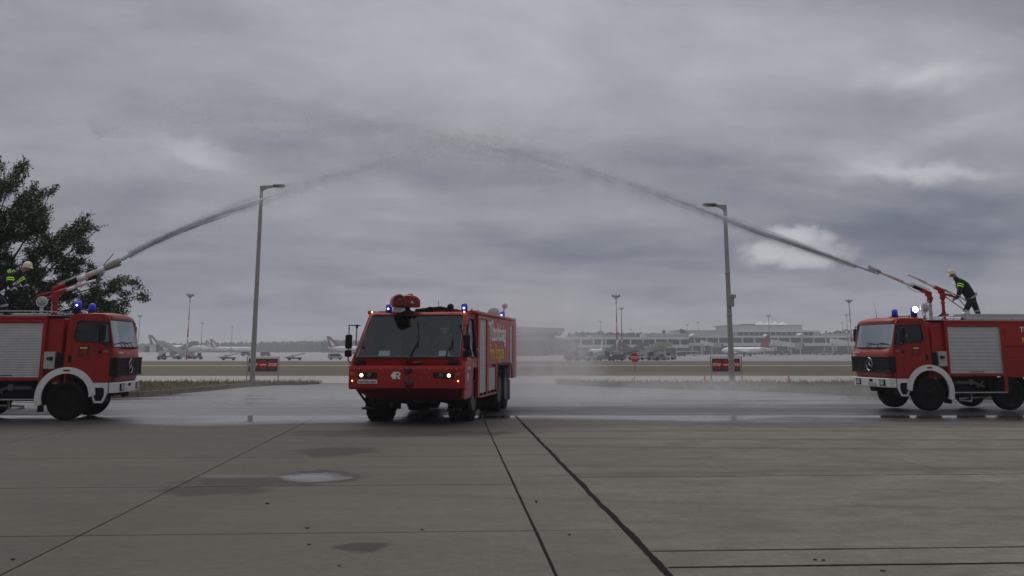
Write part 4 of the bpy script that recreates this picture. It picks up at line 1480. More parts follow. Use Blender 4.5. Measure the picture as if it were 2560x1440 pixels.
for s in (1.9, 6.35, 7.75):
    for sx_ in (-1, 1):
        w = thing_part('wheel', AT, (sx_ * 1.10, s, 0.67))
        w.rotation_euler = (0, 0, math.pi / 2)
        mb = MB(); tyre_mesh(mb, (0, 0, 0), 0.655, -0.30, 0.30, 44, 20, 0.03); mb.build('tyre', M_rubber, w)
        o_ = -sx_
        f = lambda a: a * o_
        mb = MB()
        mb.lathe([(0.37, f(0.28)), (0.40, f(0.30)), (0.36, f(0.26)), (0.32, f(0.14)), (0.20, f(0.12)), (0.19, f(0.20)), (0.12, f(0.26)), (0.02, f(0.27))], (0, 0, 0), 'y', 28, cap=False)
        mb.lathe([(0.37, -0.27), (0.37, 0.27)], (0, 0, 0), 'y', 28)
        for k in range(10):
            t = 2 * math.pi * k / 10
            mb.ellip((0.26 * math.cos(t), f(0.13), 0.26 * math.sin(t)), (0.02, 0.03, 0.02), 6, 4)
        mb.build('rim', mat('dull_red_rim', (0.10, 0.09, 0.09), 0.6), w)
for s in (2.80, 5.45, 8.6):
    for sx_ in (-1, 1):
        x0 = sx_ * 1.10
        A('mudflap', MB().box(x0 - 0.30, x0 + 0.30, s, s + 0.03, 0.24, 0.9), M_black)

# front bumper module
prof = [(0.10, 0.88), (0.02, 0.90), (0.0, 0.93), (0.0, 1.40), (0.04, 1.50), (0.26, 1.52), (0.26, 0.88)]   # (s, z)
xs_ = [(-HW, 0.10), (-HW + 0.06, 0.03), (-0.9, 0.0), (0.9, 0.0), (HW - 0.06, 0.03), (HW, 0.10)]
mb = MB()
rs = []
for x, ds in xs_:
    rs.append([(x, s + ds, z) for s, z in prof])
mb.rings(rs)
bump = A('bumper', mb, M_red2, bevel=0.02, recalc=True)
# lower valance, tucked in; shade on its downward face put into the red
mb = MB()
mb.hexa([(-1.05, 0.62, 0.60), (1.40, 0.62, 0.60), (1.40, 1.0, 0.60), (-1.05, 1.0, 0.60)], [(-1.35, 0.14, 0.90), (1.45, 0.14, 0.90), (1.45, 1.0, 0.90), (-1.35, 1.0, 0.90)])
A('front_valance', mb, mat('shaded_valance_red', (0.17, 0.006, 0.004), 0.55, var=0.3), bevel=0.02)
mb = MB(); mb.box(-1.30, 1.30, 0.05, 0.12, 0.50, 0.62) if False else mb.box(-0.7, 0.7, 0.45, 0.9, 0.52, 0.62)
A('skid_plate', mb, M_chassis)
# rivets on the bumper face
mb = MB()
for x in (-1.2, -0.65, -0.14, 0.22, 1.03, 1.3, 0.62):
    mb.ellip((x, -0.003, 1.40), (0.012, 0.006, 0.012), 6, 4)
for x in (-0.1, 0.40, 0.6, 1.1):
    mb.ellip((x, -0.003, 1.20), (0.010, 0.006, 0.010), 6, 4)
A('rivets', mb, M_steel, bump)
# lamp units
for x0, x1, lit_at, off_at, ind in ((-1.22, -0.72, -1.13, -0.93, -1.37), (0.70, 1.22, 1.11, 0.90, 1.34)):
    u_ = A('headlamp_unit', MB().box(x0, x1, -0.012, 0.05, 1.16, 1.32), M_black, bump, bevel=0.02)
    mb = MB(); mb.lathe([(0.042, 0), (0.044, -0.012), (0.036, -0.020), (0.01, -0.024)], (lit_at, -0.012, 1.24), 'y', 18)
    mb.build('headlight', M_lamp, u_)
    mb = MB(); mb.lathe([(0.055, 0), (0.058, -0.012), (0.045, -0.018), (0.01, -0.02)], (off_at, -0.012, 1.24), 'y', 18)
    mb.build('fog_lamp', mat('dark_lamp_glass', (0.08, 0.08, 0.08), 0.15), u_)
    mb = MB(); mb.lathe([(0.065, 0.02), (0.065, -0.012), (0.05, -0.018), (0.01, -0.02)], (ind, 0.0, 1.25), 'y', 18)
    mb.build('indicator', M_amber, bump)
    mb = MB(); mb.ellip((ind, -0.005, 1.10), (0.016, 0.012, 0.016), 10, 6)
    mb.build('marker_lamp', M_amberlit, bump)
pl = A('number_plate', MB().box(-1.22, -0.72, -0.016, 0.0, 1.03, 1.125), M_white, bump, bevel=0.004)
text('plate_lettering', 'PANTHER HAB-4', 0.075, M_btext, pl, (-0.97, -0.018, 1.05), (math.pi / 2, 0, 0), align='CENTER', sx=0.80, ext=0.002, bold=0.002)
# maker's arrow shaped R emblem
mb = MB()
em = [(-0.38, 1.235), (-0.30, 1.33), (-0.17, 1.33), (-0.125, 1.30), (-0.125, 1.245), (-0.165, 1.22), (-0.125, 1.145), (-0.18, 1.145), (-0.225, 1.215), (-0.25, 1.215), (-0.235, 1.145), (-0.315, 1.145)]
hole = [(-0.245, 1.245), (-0.235, 1.29), (-0.175, 1.29), (-0.165, 1.265), (-0.18, 1.245)]
mb.panel(em, [hole], lambda u, v, t: (u, t, v), -0.010, 0.0)
A('maker_emblem', mb, M_wtext, bump)
# bumper cannon: dark mouth, mount with hoses
mb = MB()
mb.ellip((0.10, 0.10, 1.04), (0.20, 0.15, 0.17), 18, 10)
bt = A('bumper_cannon', mb, M_red2)
mb = MB()
mb.tube([(0.10, 0.05, 1.34), (0.08, -0.10, 1.40), (0.06, -0.22, 1.37)], [0.07, 0.06, 0.05], 12)
mb.tube([(0.10, 0.08, 1.50), (0.30, 0.02, 1.58), (0.42, 0.04, 1.56)], 0.035, 8)
mb.tube([(0.10, 0.05, 1.50), (0.0, 0.0, 1.62), (0.1, 0.05, 1.70)], 0.03, 8)
mb.ellip((0.24, 0.02, 1.55), (0.07, 0.05, 0.05), 10, 6)
mb.ellip((0.05, -0.03, 1.36), (0.09, 0.09, 0.09), 10, 6)
mb.build('cannon_nozzle', mat('dark_red_metal', (0.09, 0.012, 0.01), 0.5), bt)
mb = MB(); mb.ellip((0.10, -0.02, 1.06), (0.13, 0.05, 0.11), 14, 8); mb.build('cannon_mouth', mat('dark_red_metal', (0.05, 0.008, 0.008)), bt)

# cab: slanted front, roof, sides with openings
RW = 1.30           # half width of the roof at the windscreen top
ST, ZT = 1.25, 2.82
ZB = 1.71
SB = 0.10
CE = 2.05            # end of cab
BW = 1.47
# apron panel under windscreen
mb = MB(); mb.hexa([(-1.42, 0.13, 1.52), (1.42, 0.13, 1.52), (1.42, 0.6, 1.52), (-1.42, 0.6, 1.52)], [(-1.36, SB - 0.01, ZB - 0.03), (1.36, SB - 0.01, ZB - 0.03), (1.36, 0.6, ZB - 0.03), (-1.36, 0.6, ZB - 0.03)])
A('scuttle_panel', mb, M_red2, bevel=0.01)
for x in (-1.20, 1.20):
    mb = MB(); mb.hexa([(x - 0.13, 0.02, 1.52), (x + 0.13, 0.02, 1.52), (x + 0.13, 0.15, 1.52), (x - 0.13, 0.15, 1.52)], [(x - 0.11, 0.05, 1.63), (x + 0.11, 0.05, 1.63), (x + 0.11, 0.15, 1.66), (x - 0.11, 0.15, 1.66)])
    A('mirror_foot', mb, M_black, bevel=0.02)


def side_x(s, z):
    """outer skin of the cab side leans in towards the roof near the front, square further back"""
    t = max(0.0, min(1.0, (z - 1.55) / (ZT - 1.55)))
    k = max(0.0, min(1.0, (s - ST) / (CE - ST)))
    return (1.46 - (1.46 - RW) * t * (1 - k * 0.55))


# A-pillars and windscreen frame
for sg in (-1, 1):
    mb = MB()
    b = [(sg * 1.46, 0.16, 1.50), (sg * 1.34, 0.10, 1.50), (sg * 1.34, 0.24, 1.50), (sg * 1.46, 0.30, 1.50)]
    t_ = [(sg * 1.33, ST + 0.02, ZT + 0.02), (sg * 1.21, ST - 0.03, ZT + 0.02), (sg * 1.21, ST + 0.10, ZT + 0.02), (sg * 1.33, ST + 0.14, ZT + 0.02)]
    mb.hexa(b, t_)
    A('windscreen_pillar', mb, M_red2, bevel=0.02, recalc=True)
mb = MB(); mb.hexa([(-1.31, ST - 0.04, ZT - 0.04), (1.31, ST - 0.04, ZT - 0.04), (1.31, ST + 0.2, ZT - 0.04), (-1.31, ST + 0.2, ZT - 0.04)], [(-1.29, ST + 0.03, ZT + 0.05), (1.29, ST + 0.03, ZT + 0.05), (1.29, ST + 0.2, ZT + 0.06), (-1.29, ST + 0.2, ZT + 0.06)])
A('roof_brow', mb, M_red2, bevel=0.015)
mb = MB()
wsb, wst = [], []
for i in range(13):
    t = i / 12
    bow = 0.05 * (1 - (2 * t - 1) ** 2)
    wsb.append((-1.36 + 2.72 * t, SB - bow, ZB - 0.02)); wst.append((-1.24 + 2.48 * t, ST - 0.03 - bow, ZT - 0.02))
mb.smooth = True
mb.add(wsb + wst, [(i, i + 1, 13 + i + 1, 13 + i) for i in range(12)])
A('windscreen', mb, M_wsd)
mb = MB(); mb.tube(wsb + [wst[-1]] + list(reversed(wst)) + [wsb[0]], 0.022, 6, cap=False)
A('windscreen_seal', mb, M_seal)
for (xa, xb, xc) in ((0.10, 0.20, 0.07), (1.02, 1.10, 0.90)):
    mb = MB()
    f = lambda x, t: (x, SB + (ST - SB) * t - 0.075, ZB - 0.02 + (ZT - ZB) * t + 0.03)
    mb.tube([f(xa, 0.0), f(xb, 0.35), f((xb + xc) / 2 + 0.02, 0.55)], [0.018, 0.013, 0.009], 6)
    mb.tube([f(xb + 0.03, 0.22), f(xb, 0.40), f(xc, 0.82)], 0.013, 6)
    A('wiper', mb, M_black)
# papers behind the glass
for x0, x1 in ((-0.77, -0.47), (0.79, 0.98), (1.00, 1.08)):
    mb = MB(); mb.hexa([(x0, 0.20, ZB + 0.02), (x1, 0.20, ZB + 0.02), (x1, 0.21, ZB + 0.02), (x0, 0.21, ZB + 0.02)], [(x0 + 0.01, 0.27, ZB + 0.15), (x1 - 0.01, 0.27, ZB + 0.15), (x1 - 0.01, 0.28, ZB + 0.15), (x0 + 0.01, 0.28, ZB + 0.15)])
    A('paper_notice', mb, M_paper)
# cab sides
so = [(0.12, 0.66), (0.95, 0.66), (1.12, 0.80), (1.26, 1.15), (1.36, 1.42), (2.05, 1.42), (2.05, 2.86), (1.27, 2.86), (0.20, 1.55), (0.12, 1.45)]
w1 = [(0.46, 1.72), (1.0, 1.72), (1.0, 2.36), (0.95, 2.31)]
w2 = [(1.10, 1.68), (1.84, 1.68), (1.84, 2.70), (1.36, 2.70), (1.10, 2.44)]
for sg in (-1, 1):
    mb = MB()
    so_ = [(u, max(v, 0.92) if (sg < 0 and u < 1.2) else v) for u, v in so]
    mb.panel(so_ if sg > 0 else [(0.12, 0.92), (1.17, 0.92)] + so[3:], [w1, w2], lambda u, v, t: (sg * (side_x(u, v) - t), u, v), -0.02, 0.04)
    A('cab_side', mb, M_red2, recalc=True)
    for w_ in (w1, w2):
        mb = MB(); mb.panel(w_, [], lambda u, v, t: (sg * (side_x(u, v) - t), u, v), 0.004, 0.010)
        A('side_window', mb, M_side)
        mb = MB()
        lp = w_ + [w_[0]]
        for a, b in zip(lp, lp[1:]):
            mb.tube([(sg * (side_x(*a) + 0.02), *a), (sg * (side_x(*b) + 0.02), *b)], 0.022, 5)
        A('window_seal', mb, M_seal)
    mb = MB()
    for a, b in (((1.05, 1.44), (1.05, 2.45)), ((1.33, 2.78), (1.95, 2.78)), ((1.95, 2.78), (1.95, 1.44)), ((0.30, 1.45), (1.03, 1.45))):
        mb.tube([(sg * (side_x(*a) + 0.02), *a), (sg * (side_x(*b) + 0.02), *b)], 0.008, 4)
    A('door_seam', mb, M_seal)
    mb = MB(); mb.tube([(sg * 1.49, 1.88, 1.55), (sg * 1.53, 1.90, 1.62), (sg * 1.53, 1.90, 1.85), (sg * 1.49, 1.88, 1.92)], 0.016, 6)
    A('grab_handle', mb, M_steel)
    mb = MB(); mb.ellip((sg * 1.48, 0.55, 1.18), (0.02, 0.16, 0.11), 14, 8)
    A('side_lamp', mb, M_steel)
    mb = MB(); mb.box(sg * 1.49 - 0.02, sg * 1.49 + 0.01, 0.40, 0.85, 1.38, 1.46)
    A('door_step', mb, M_steel)
# cab roof, rear bulkhead, floor, seats, dash
mb = MB(); mb.hexa([(-1.29, ST + 0.17, 2.83), (1.29, ST + 0.17, 2.83), (1.40, CE, 2.83), (-1.40, CE, 2.83)], [(-1.27, ST + 0.17, 2.89), (1.27, ST + 0.17, 2.89), (1.38, CE, 2.92), (-1.38, CE, 2.92)])
A('cab_roof', mb, M_red2, bevel=0.01)
A('rear_bulkhead', MB().box(-1.38, 1.38, 2.00, 2.04, 1.2, 2.82), M_int)
mb = MB()
mb.box(-1.35, 1.35, 0.3, 2.0, 1.15, 1.20)
mb.hexa([(-1.30, 0.24, 1.50), (1.30, 0.24, 1.50), (1.30, 0.62, 1.50), (-1.30, 0.62, 1.50)], [(-1.28, 0.24, 1.66), (1.28, 0.24, 1.66), (1.28, 0.62, 1.74), (-1.28, 0.62, 1.74)])
for x in (-1.0, -0.25, 0.45):
    mb.box(x, x + 0.5, 1.2, 1.65, 1.20, 1.62); mb.box(x, x + 0.5, 1.6, 1.75, 1.62, 2.28); mb.box(x + 0.12, x + 0.38, 1.6, 1.72, 2.30, 2.48)
mb.tube([(0.70, 0.75, 1.9), (0.70, 0.55, 1.7)], 0.025)
for k in range(16):
    a0, a1 = 2 * math.pi * k / 16, 2 * math.pi * (k + 1) / 16
    mb.tube([(0.70 + 0.22 * math.cos(a0), 0.78 + 0.10 * math.sin(a0), 1.92 + 0.19 * math.sin(a0)), (0.70 + 0.22 * math.cos(a1), 0.78 + 0.10 * math.sin(a1), 1.92 + 0.19 * math.sin(a1))], 0.015, 5)
mb.box(-0.12, 0.12, 0.9, 1.6, 1.2, 1.55)
A('cab_interior', mb, M_int, bevel=0.02)
# turret base hanging through the windscreen top: dark drum seen through the glass
mb = MB(); mb.lathe([(0.30, 0), (0.34, 0.10), (0.34, 0.24)], (-0.25, 1.62, 2.55), 'z', 20)
A('turret_drum', mb, M_black)

# body behind the cab, right side is the one in view
mb = MB()
mb.box(-BW + 0.06, BW - 0.06, CE + 0.03, 9.55, 1.40, 2.84)
mb.box(-BW + 0.06, BW - 0.06, CE + 0.03, 5.45, 0.64, 1.40)
mb.box(-BW + 0.06, BW - 0.06, 8.55, 9.55, 0.95, 1.40)
A('body_core', mb, M_red2)
rr_ = [(-1.40, 2.86), (-1.30, 2.95), (1.30, 2.95), (1.40, 2.86)]
mb = MB()
mb.rings([[(x, CE + 0.01, z) for x, z in rr_] + [(1.40, CE + 0.01, 2.83), (-1.40, CE + 0.01, 2.83)], [(x, 9.57, z) for x, z in rr_] + [(1.40, 9.57, 2.83), (-1.40, 9.57, 2.83)]])
A('body_roof', mb, M_red2, recalc=True)
for sg in (-1, 1):
    mb = MB(); mb.tube([(sg * 1.38, 1.45, 2.89), (sg * 1.435, CE, 2.90), (sg * 1.435, 9.5, 2.90)], 0.055, 10)
    A('roof_edge_tube', mb, M_red2)
    fx = lambda a, b: (min(sg * a, sg * b), max(sg * a, sg * b))
    x0, x1 = fx(BW - 0.06, BW + 0.01)
    # posts and rails
    for s0, s1, z0 in ((2.08, 2.38, 0.60), (3.52, 3.70, 0.60), (5.30, 5.48, 0.62), (8.02, 8.12, 0.95), (8.85, 9.57, 0.95)):
        A('body_post', MB().box(x0, x1, s0, s1, z0, 2.835), M_red2, bevel=0.008)
    A('body_rail', MB().box(x0, x1 - 0.003 * (sg > 0), 2.382, 3.518, 2.74, 2.832), M_red2)
    A('body_rail', MB().box(x0, x1, 2.382, 5.298, 0.575, 0.64), M_red2, bevel=0.006)
    A('body_panel', MB().box(x0, x1 - 0.004 * (sg > 0), 3.702, 8.018, 1.46, 2.832), M_red2, bevel=0.006)
    A('body_rail', MB().box(x0, x1 - 0.003 * (sg > 0), 8.122, 8.848, 2.70, 2.832), M_red2)
    sx_a = 'roller_shutter'
    for (s0, s1, z0, z1, n_) in ((2.385, 3.515, 0.645, 2.735, 44), (3.905, 5.18, 0.70, 1.36, 16), (8.125, 8.845, 1.0, 2.695, 36)):
        mb = MB()
        st = (z1 - z0) / n_
        vs = []
        pr = []
        for i in range(n_):
            z = z0 + i * st
            pr += [(BW - 0.035, z), (BW - 0.020, z + st * 0.2), (BW - 0.016, z + st * 0.55), (BW - 0.024, z + st * 0.92)]
        pr.append((BW - 0.035, z1))
        for xx, z in pr:
            vs += [(sg * xx, s0, z), (sg * xx, s1, z)]
        mb.smooth = True
        mb.add(vs, [(2 * i, 2 * i + 1, 2 * i + 3, 2 * i + 2) for i in range(len(pr) - 1)])
        A('roller_shutter', mb, M_alu)
    A('body_panel', MB().box(x0, x1 - 0.008 * (sg > 0), 3.702, 3.90, 0.642, 1.458), M_red2)
    A('body_panel', MB().box(x0, x1 - 0.008 * (sg > 0), 5.182, 5.298, 0.642, 1.458), M_red2)
    mb = MB()
    for k in range(5):
        mb.box(min(sg * 1.46, sg * 1.52), max(sg * 1.46, sg * 1.52), 2.5 + k * 0.62, 2.62 + k * 0.62, 0.645, 0.70)
    A('step_catches', mb, M_black)
    # arch trim over rear wheels
    mb = MB()
    pts = [(5.47, 0.62), (5.52, 1.30), (5.75, 1.45), (8.15, 1.45), (8.40, 1.30), (8.55, 0.95)]
    mb.tube([(sg * (BW + 0.005), s, z) for s, z in pts], 0.03, 6)
    A('rear_arch_trim', mb, M_black)
if True:
    rot_s = (math.pi / 2, 0, math.pi / 2)
    text('side_lettering', 'Tűzoltóság', 0.76, M_wtext, AT, (BW + 0.012, 3.78, 2.16), rot_s, sx=0.97, bold=0.02)
    text('side_lettering', 'Fire Brigade', 0.62, M_ytext, AT, (BW + 0.012, 3.95, 1.62), rot_s, sx=0.92, bold=0.008)
A('rear_wheel_housing', MB().box(-0.75, 0.75, 5.5, 8.6, 0.95, 1.39), M_black)
# front wheel housing
for sg in (-1, 1):
    x0, x1 = min(sg * 0.75, sg * 1.40), max(sg * 0.75, sg * 1.40)
    A('front_wheel_housing', MB().box(x0, x1, 1.10, 2.06, 1.38, 1.412), M_black)
    A('front_wheel_housing', MB().box(x0, x1, 2.064, 2.10, 0.62, 1.40), M_black)
# steps under the front left corner
mb = MB()
mb.tube([(-1.36, 0.35, 0.90), (-1.18, 0.45, 0.62), (-0.98, 0.5, 0.42)], 0.035, 6)
mb.tube([(-0.95, 0.5, 0.66), (-0.98, 0.5, 0.40)], 0.05, 6)
mb.box(-1.22, -0.92, 0.42, 0.62, 0.36, 0.41)
A('boarding_step', mb, M_black)
mb = MB()
mb.box(0.95, 1.30, 0.5, 0.75, 0.33, 0.38); mb.tube([(1.0, 0.6, 0.6), (1.0, 0.6, 0.35)], 0.03, 6)
A('boarding_step', mb, M_black)
# mirrors
for sg in (-1, 1):
    ox = sg * 1.575 if sg < 0 else 1.50
    dz = 0.0
    mb = MB()
    mb.tube([(sg * 1.36, 0.55, 2.52), (ox + sg * 0.02, 0.30, 2.52), (ox, 0.27, 2.46), (ox, 0.27, 1.62), (ox - sg * 0.05, 0.27, 1.55), (sg * 1.40, 0.27, 1.55)], 0.016, 6)
    mb.tube([(ox - sg * 0.18, 0.36, 2.52), (sg * 1.42, 0.4, 2.0)], 0.014, 6)
    mb.ellip((ox - sg * 0.18, 0.36, 2.49), (0.035, 0.035, 0.06), 8, 6)
    fr_ = A('mirror_arm', mb, M_black)
    A('mirror', MB().box(ox - 0.085, ox + 0.085, 0.22, 0.33, 1.91, 2.28), M_black, fr_, bevel=0.03)
    A('wide_angle_mirror', MB().box(ox - 0.085, ox + 0.085, 0.20, 0.33, 1.70, 1.88), M_black, fr_, bevel=0.03)
# roof: markers, beacons, turret, horn, aerials, rear gear
for x in (-1.26, 1.24):
    MB().ellip((x, ST + 0.02, ZT + 0.075), (0.024, 0.03, 0.018), 10, 6).build('roof_marker_lamp', M_amberlit, AT)
beacon(AT, (-0.86, 1.5, 2.89), lit=True, m_core=M_bluelit, core=0.026, r=0.085, h=0.20, corez=0.10)
beacon(AT, (1.20, 1.5, 2.90), lit=True, m_core=M_bluelit, core=0.026, r=0.085, h=0.20, corez=0.10)
tu = thing_part('roof_turret', AT, (-0.40, 1.30, 2.86))
tu.scale = (0.92, 0.92, 0.92)
tu.rotation_euler = (0, 0, rad(20))
mb = MB(); mb.lathe([(0.26, 0), (0.24, 0.06), (0.14, 0.10), (0.12, 0.22)], (0.05, 0, 0), 'z', 20); mb.box(-0.05, 0.14, -0.12, 0.12, 0.10, 0.26); mb.build('turret_base', M_black, tu)
mb = MB(); mb.box(-0.34, 0.02, -0.22, -0.05, 0.02, 0.16); mb.build('turret_cover', M_white, tu, bevel=0.02)
# hood: arched shell, open to the front
mb = MB()


def hood_ring(y, rr, x0, x1, zc):
    pts = []
    for k in range(13):
        t = math.pi * (1 - k / 12)
        pts.append((((x0 + x1) / 2) + (x1 - x0) / 2 * math.cos(t), y, zc + rr * math.sin(t)))
    return pts


rsA = [hood_ring(-0.42, 0.20, -0.36, 0.00, 0.34), hood_ring(-0.30, 0.22, -0.38, 0.02, 0.34), hood_ring(0.30, 0.22, -0.38, 0.02, 0.34), hood_ring(0.5, 0.18, -0.34, -0.02, 0.34)]
for i, r_ in enumerate(rsA):
    r_ += [(r_[-1][0], r_[0][1], 0.20), (r_[0][0], r_[0][1], 0.20)]
mb.rings(rsA)
rsB = [hood_ring(-0.24, 0.17, -0.20, 0.40, 0.34), hood_ring(-0.16, 0.215, -0.26, 0.46, 0.335), hood_ring(0.35, 0.21, -0.26, 0.46, 0.335)]
for r_ in rsB:
    r_ += [(r_[-1][0], r_[0][1], 0.18), (r_[0][0], r_[0][1], 0.18)]
mb.rings(rsB)
mb.box(0.10, 0.25, -0.05, 0.2, 0.53, 0.58)
mb.build('turret_hood', M_red2, tu, bevel=0.015, recalc=True)
mb = MB(); mb.lathe([(0.165, 0.05), (0.165, -0.02), (0.14, -0.05), (0.13, 0.03), (0.06, 0.04)], (-0.18, -0.42, 0.36), 'y', 24, cap=False); mb.lathe([(0.135, 0.0), (0.10, -0.005), (0.02, -0.005)], (-0.18, -0.40, 0.36), 'y', 24); mb.build('nozzle_mouth', mat('nozzle_brown_grey', (0.055, 0.042, 0.038), 0.5), tu)
mb = MB(); mb.lathe([(0.06, 0.0), (0.045, -0.04), (0.01, -0.05)], (-0.18, -0.42, 0.36), 'y', 14); mb.build('nozzle_core', mat('nozzle_core', (0.10, 0.085, 0.08), 0.5), tu)
mb = MB(); mb.lathe([(0.045, 0.03), (0.045, -0.03), (0.01, -0.04)], (0.20, -0.27, 0.30), 'y', 14); mb.build('work_lamp', M_lens, tu)
mb = MB()
mb.tube([(-0.2, 1.9, 2.92), (0.35, 2.4, 3.02), (0.62, 3.8, 2.98)], [0.09, 0.075, 0.07], 10)
for k in range(5):
    mb.lathe([(0.10, 0), (0.10, 0.05)], (0.15 + 0.1 * k, 2.0 + 0.4 * k, 2.97), 'y', 10)
A('turret_feed_pipe', mb, M_chassis)
mb = MB(); mb.lathe([(0.085, 0.06), (0.09, 0.0), (0.07, -0.03), (0.03, -0.035), (0.02, -0.05), (0.002, -0.05)], (0.80, 1.6, 3.04), 'y', 20); mb.tube([(0.80, 1.62, 2.90), (0.80, 1.62, 3.0)], 0.02, 6); mb.box(0.68, 0.72, 1.57, 1.63, 2.9, 3.0)
A('horn_speaker', mb, M_black)
mb = MB(); mb.tube([(0.50, 1.5, 2.9), (0.50, 1.5, 3.2)], 0.006, 5); A('aerial', mb, M_black)
for x, s in ((1.2, 2.6), (1.2, 3.6)):
    mb = MB(); mb.tube([(x, s, 2.94), (x, s, 3.04)], 0.03, 6); A('roof_vent', mb, M_steel)
beacon(AT, (1.12, 8.8, 2.95), lit=True, m_core=M_bluelit, core=0.024, r=0.085, h=0.20, corez=0.10, coredx=-0.02)
mb = MB(); mb.lathe([(0.20, 0.05), (0.20, -0.02), (0.17, -0.08), (0.02, -0.1)], (0.80, 8.9, 3.12), 'y', 20); mb.tube([(0.80, 8.9, 2.94), (0.80, 8.9, 3.1)], 0.04, 8)
mb.tube([(1.05, 9.2, 2.94), (1.12, 9.2, 3.3)], 0.03, 6); mb.ellip((1.14, 9.2, 3.38), (0.10, 0.08, 0.09), 10, 6)
A('rear_work_lamp', mb, M_grey2)

# ------------------------------------------------------------------ people


def skin_mesh(J, rad_, edges, root):
    names = list(J)
    me = bpy.data.meshes.new('tmp')
    me.from_pydata([tuple(J[n]) for n in names], [(names.index(a), names.index(b)) for a, b in edges], [])
    ob = bpy.data.objects.new('tmp', me)
    COL.objects.link(ob)
    ob.modifiers.new('skin', 'SKIN')
    ob.modifiers['skin'].use_smooth_shade = True
    sv = me.skin_vertices[0].data
    for i, n in enumerate(names):
        r = rad_[n]
        sv[i].radius = (r, r) if not isinstance(r, tuple) else r
        sv[i].use_root = (n == root)
    ss = ob.modifiers.new('sub', 'SUBSURF'); ss.levels = 1; ss.render_levels = 1
    dg = bpy.context.evaluated_depsgraph_get()
    m2 = bpy.data.meshes.new_from_object(ob.evaluated_get(dg))
    vs = [tuple(v.co) for v in m2.vertices]
    fs = [tuple(p.vertices) for p in m2.polygons]
    bpy.data.objects.remove(ob); bpy.data.meshes.remove(m2); bpy.data.meshes.remove(me)
    return vs, fs


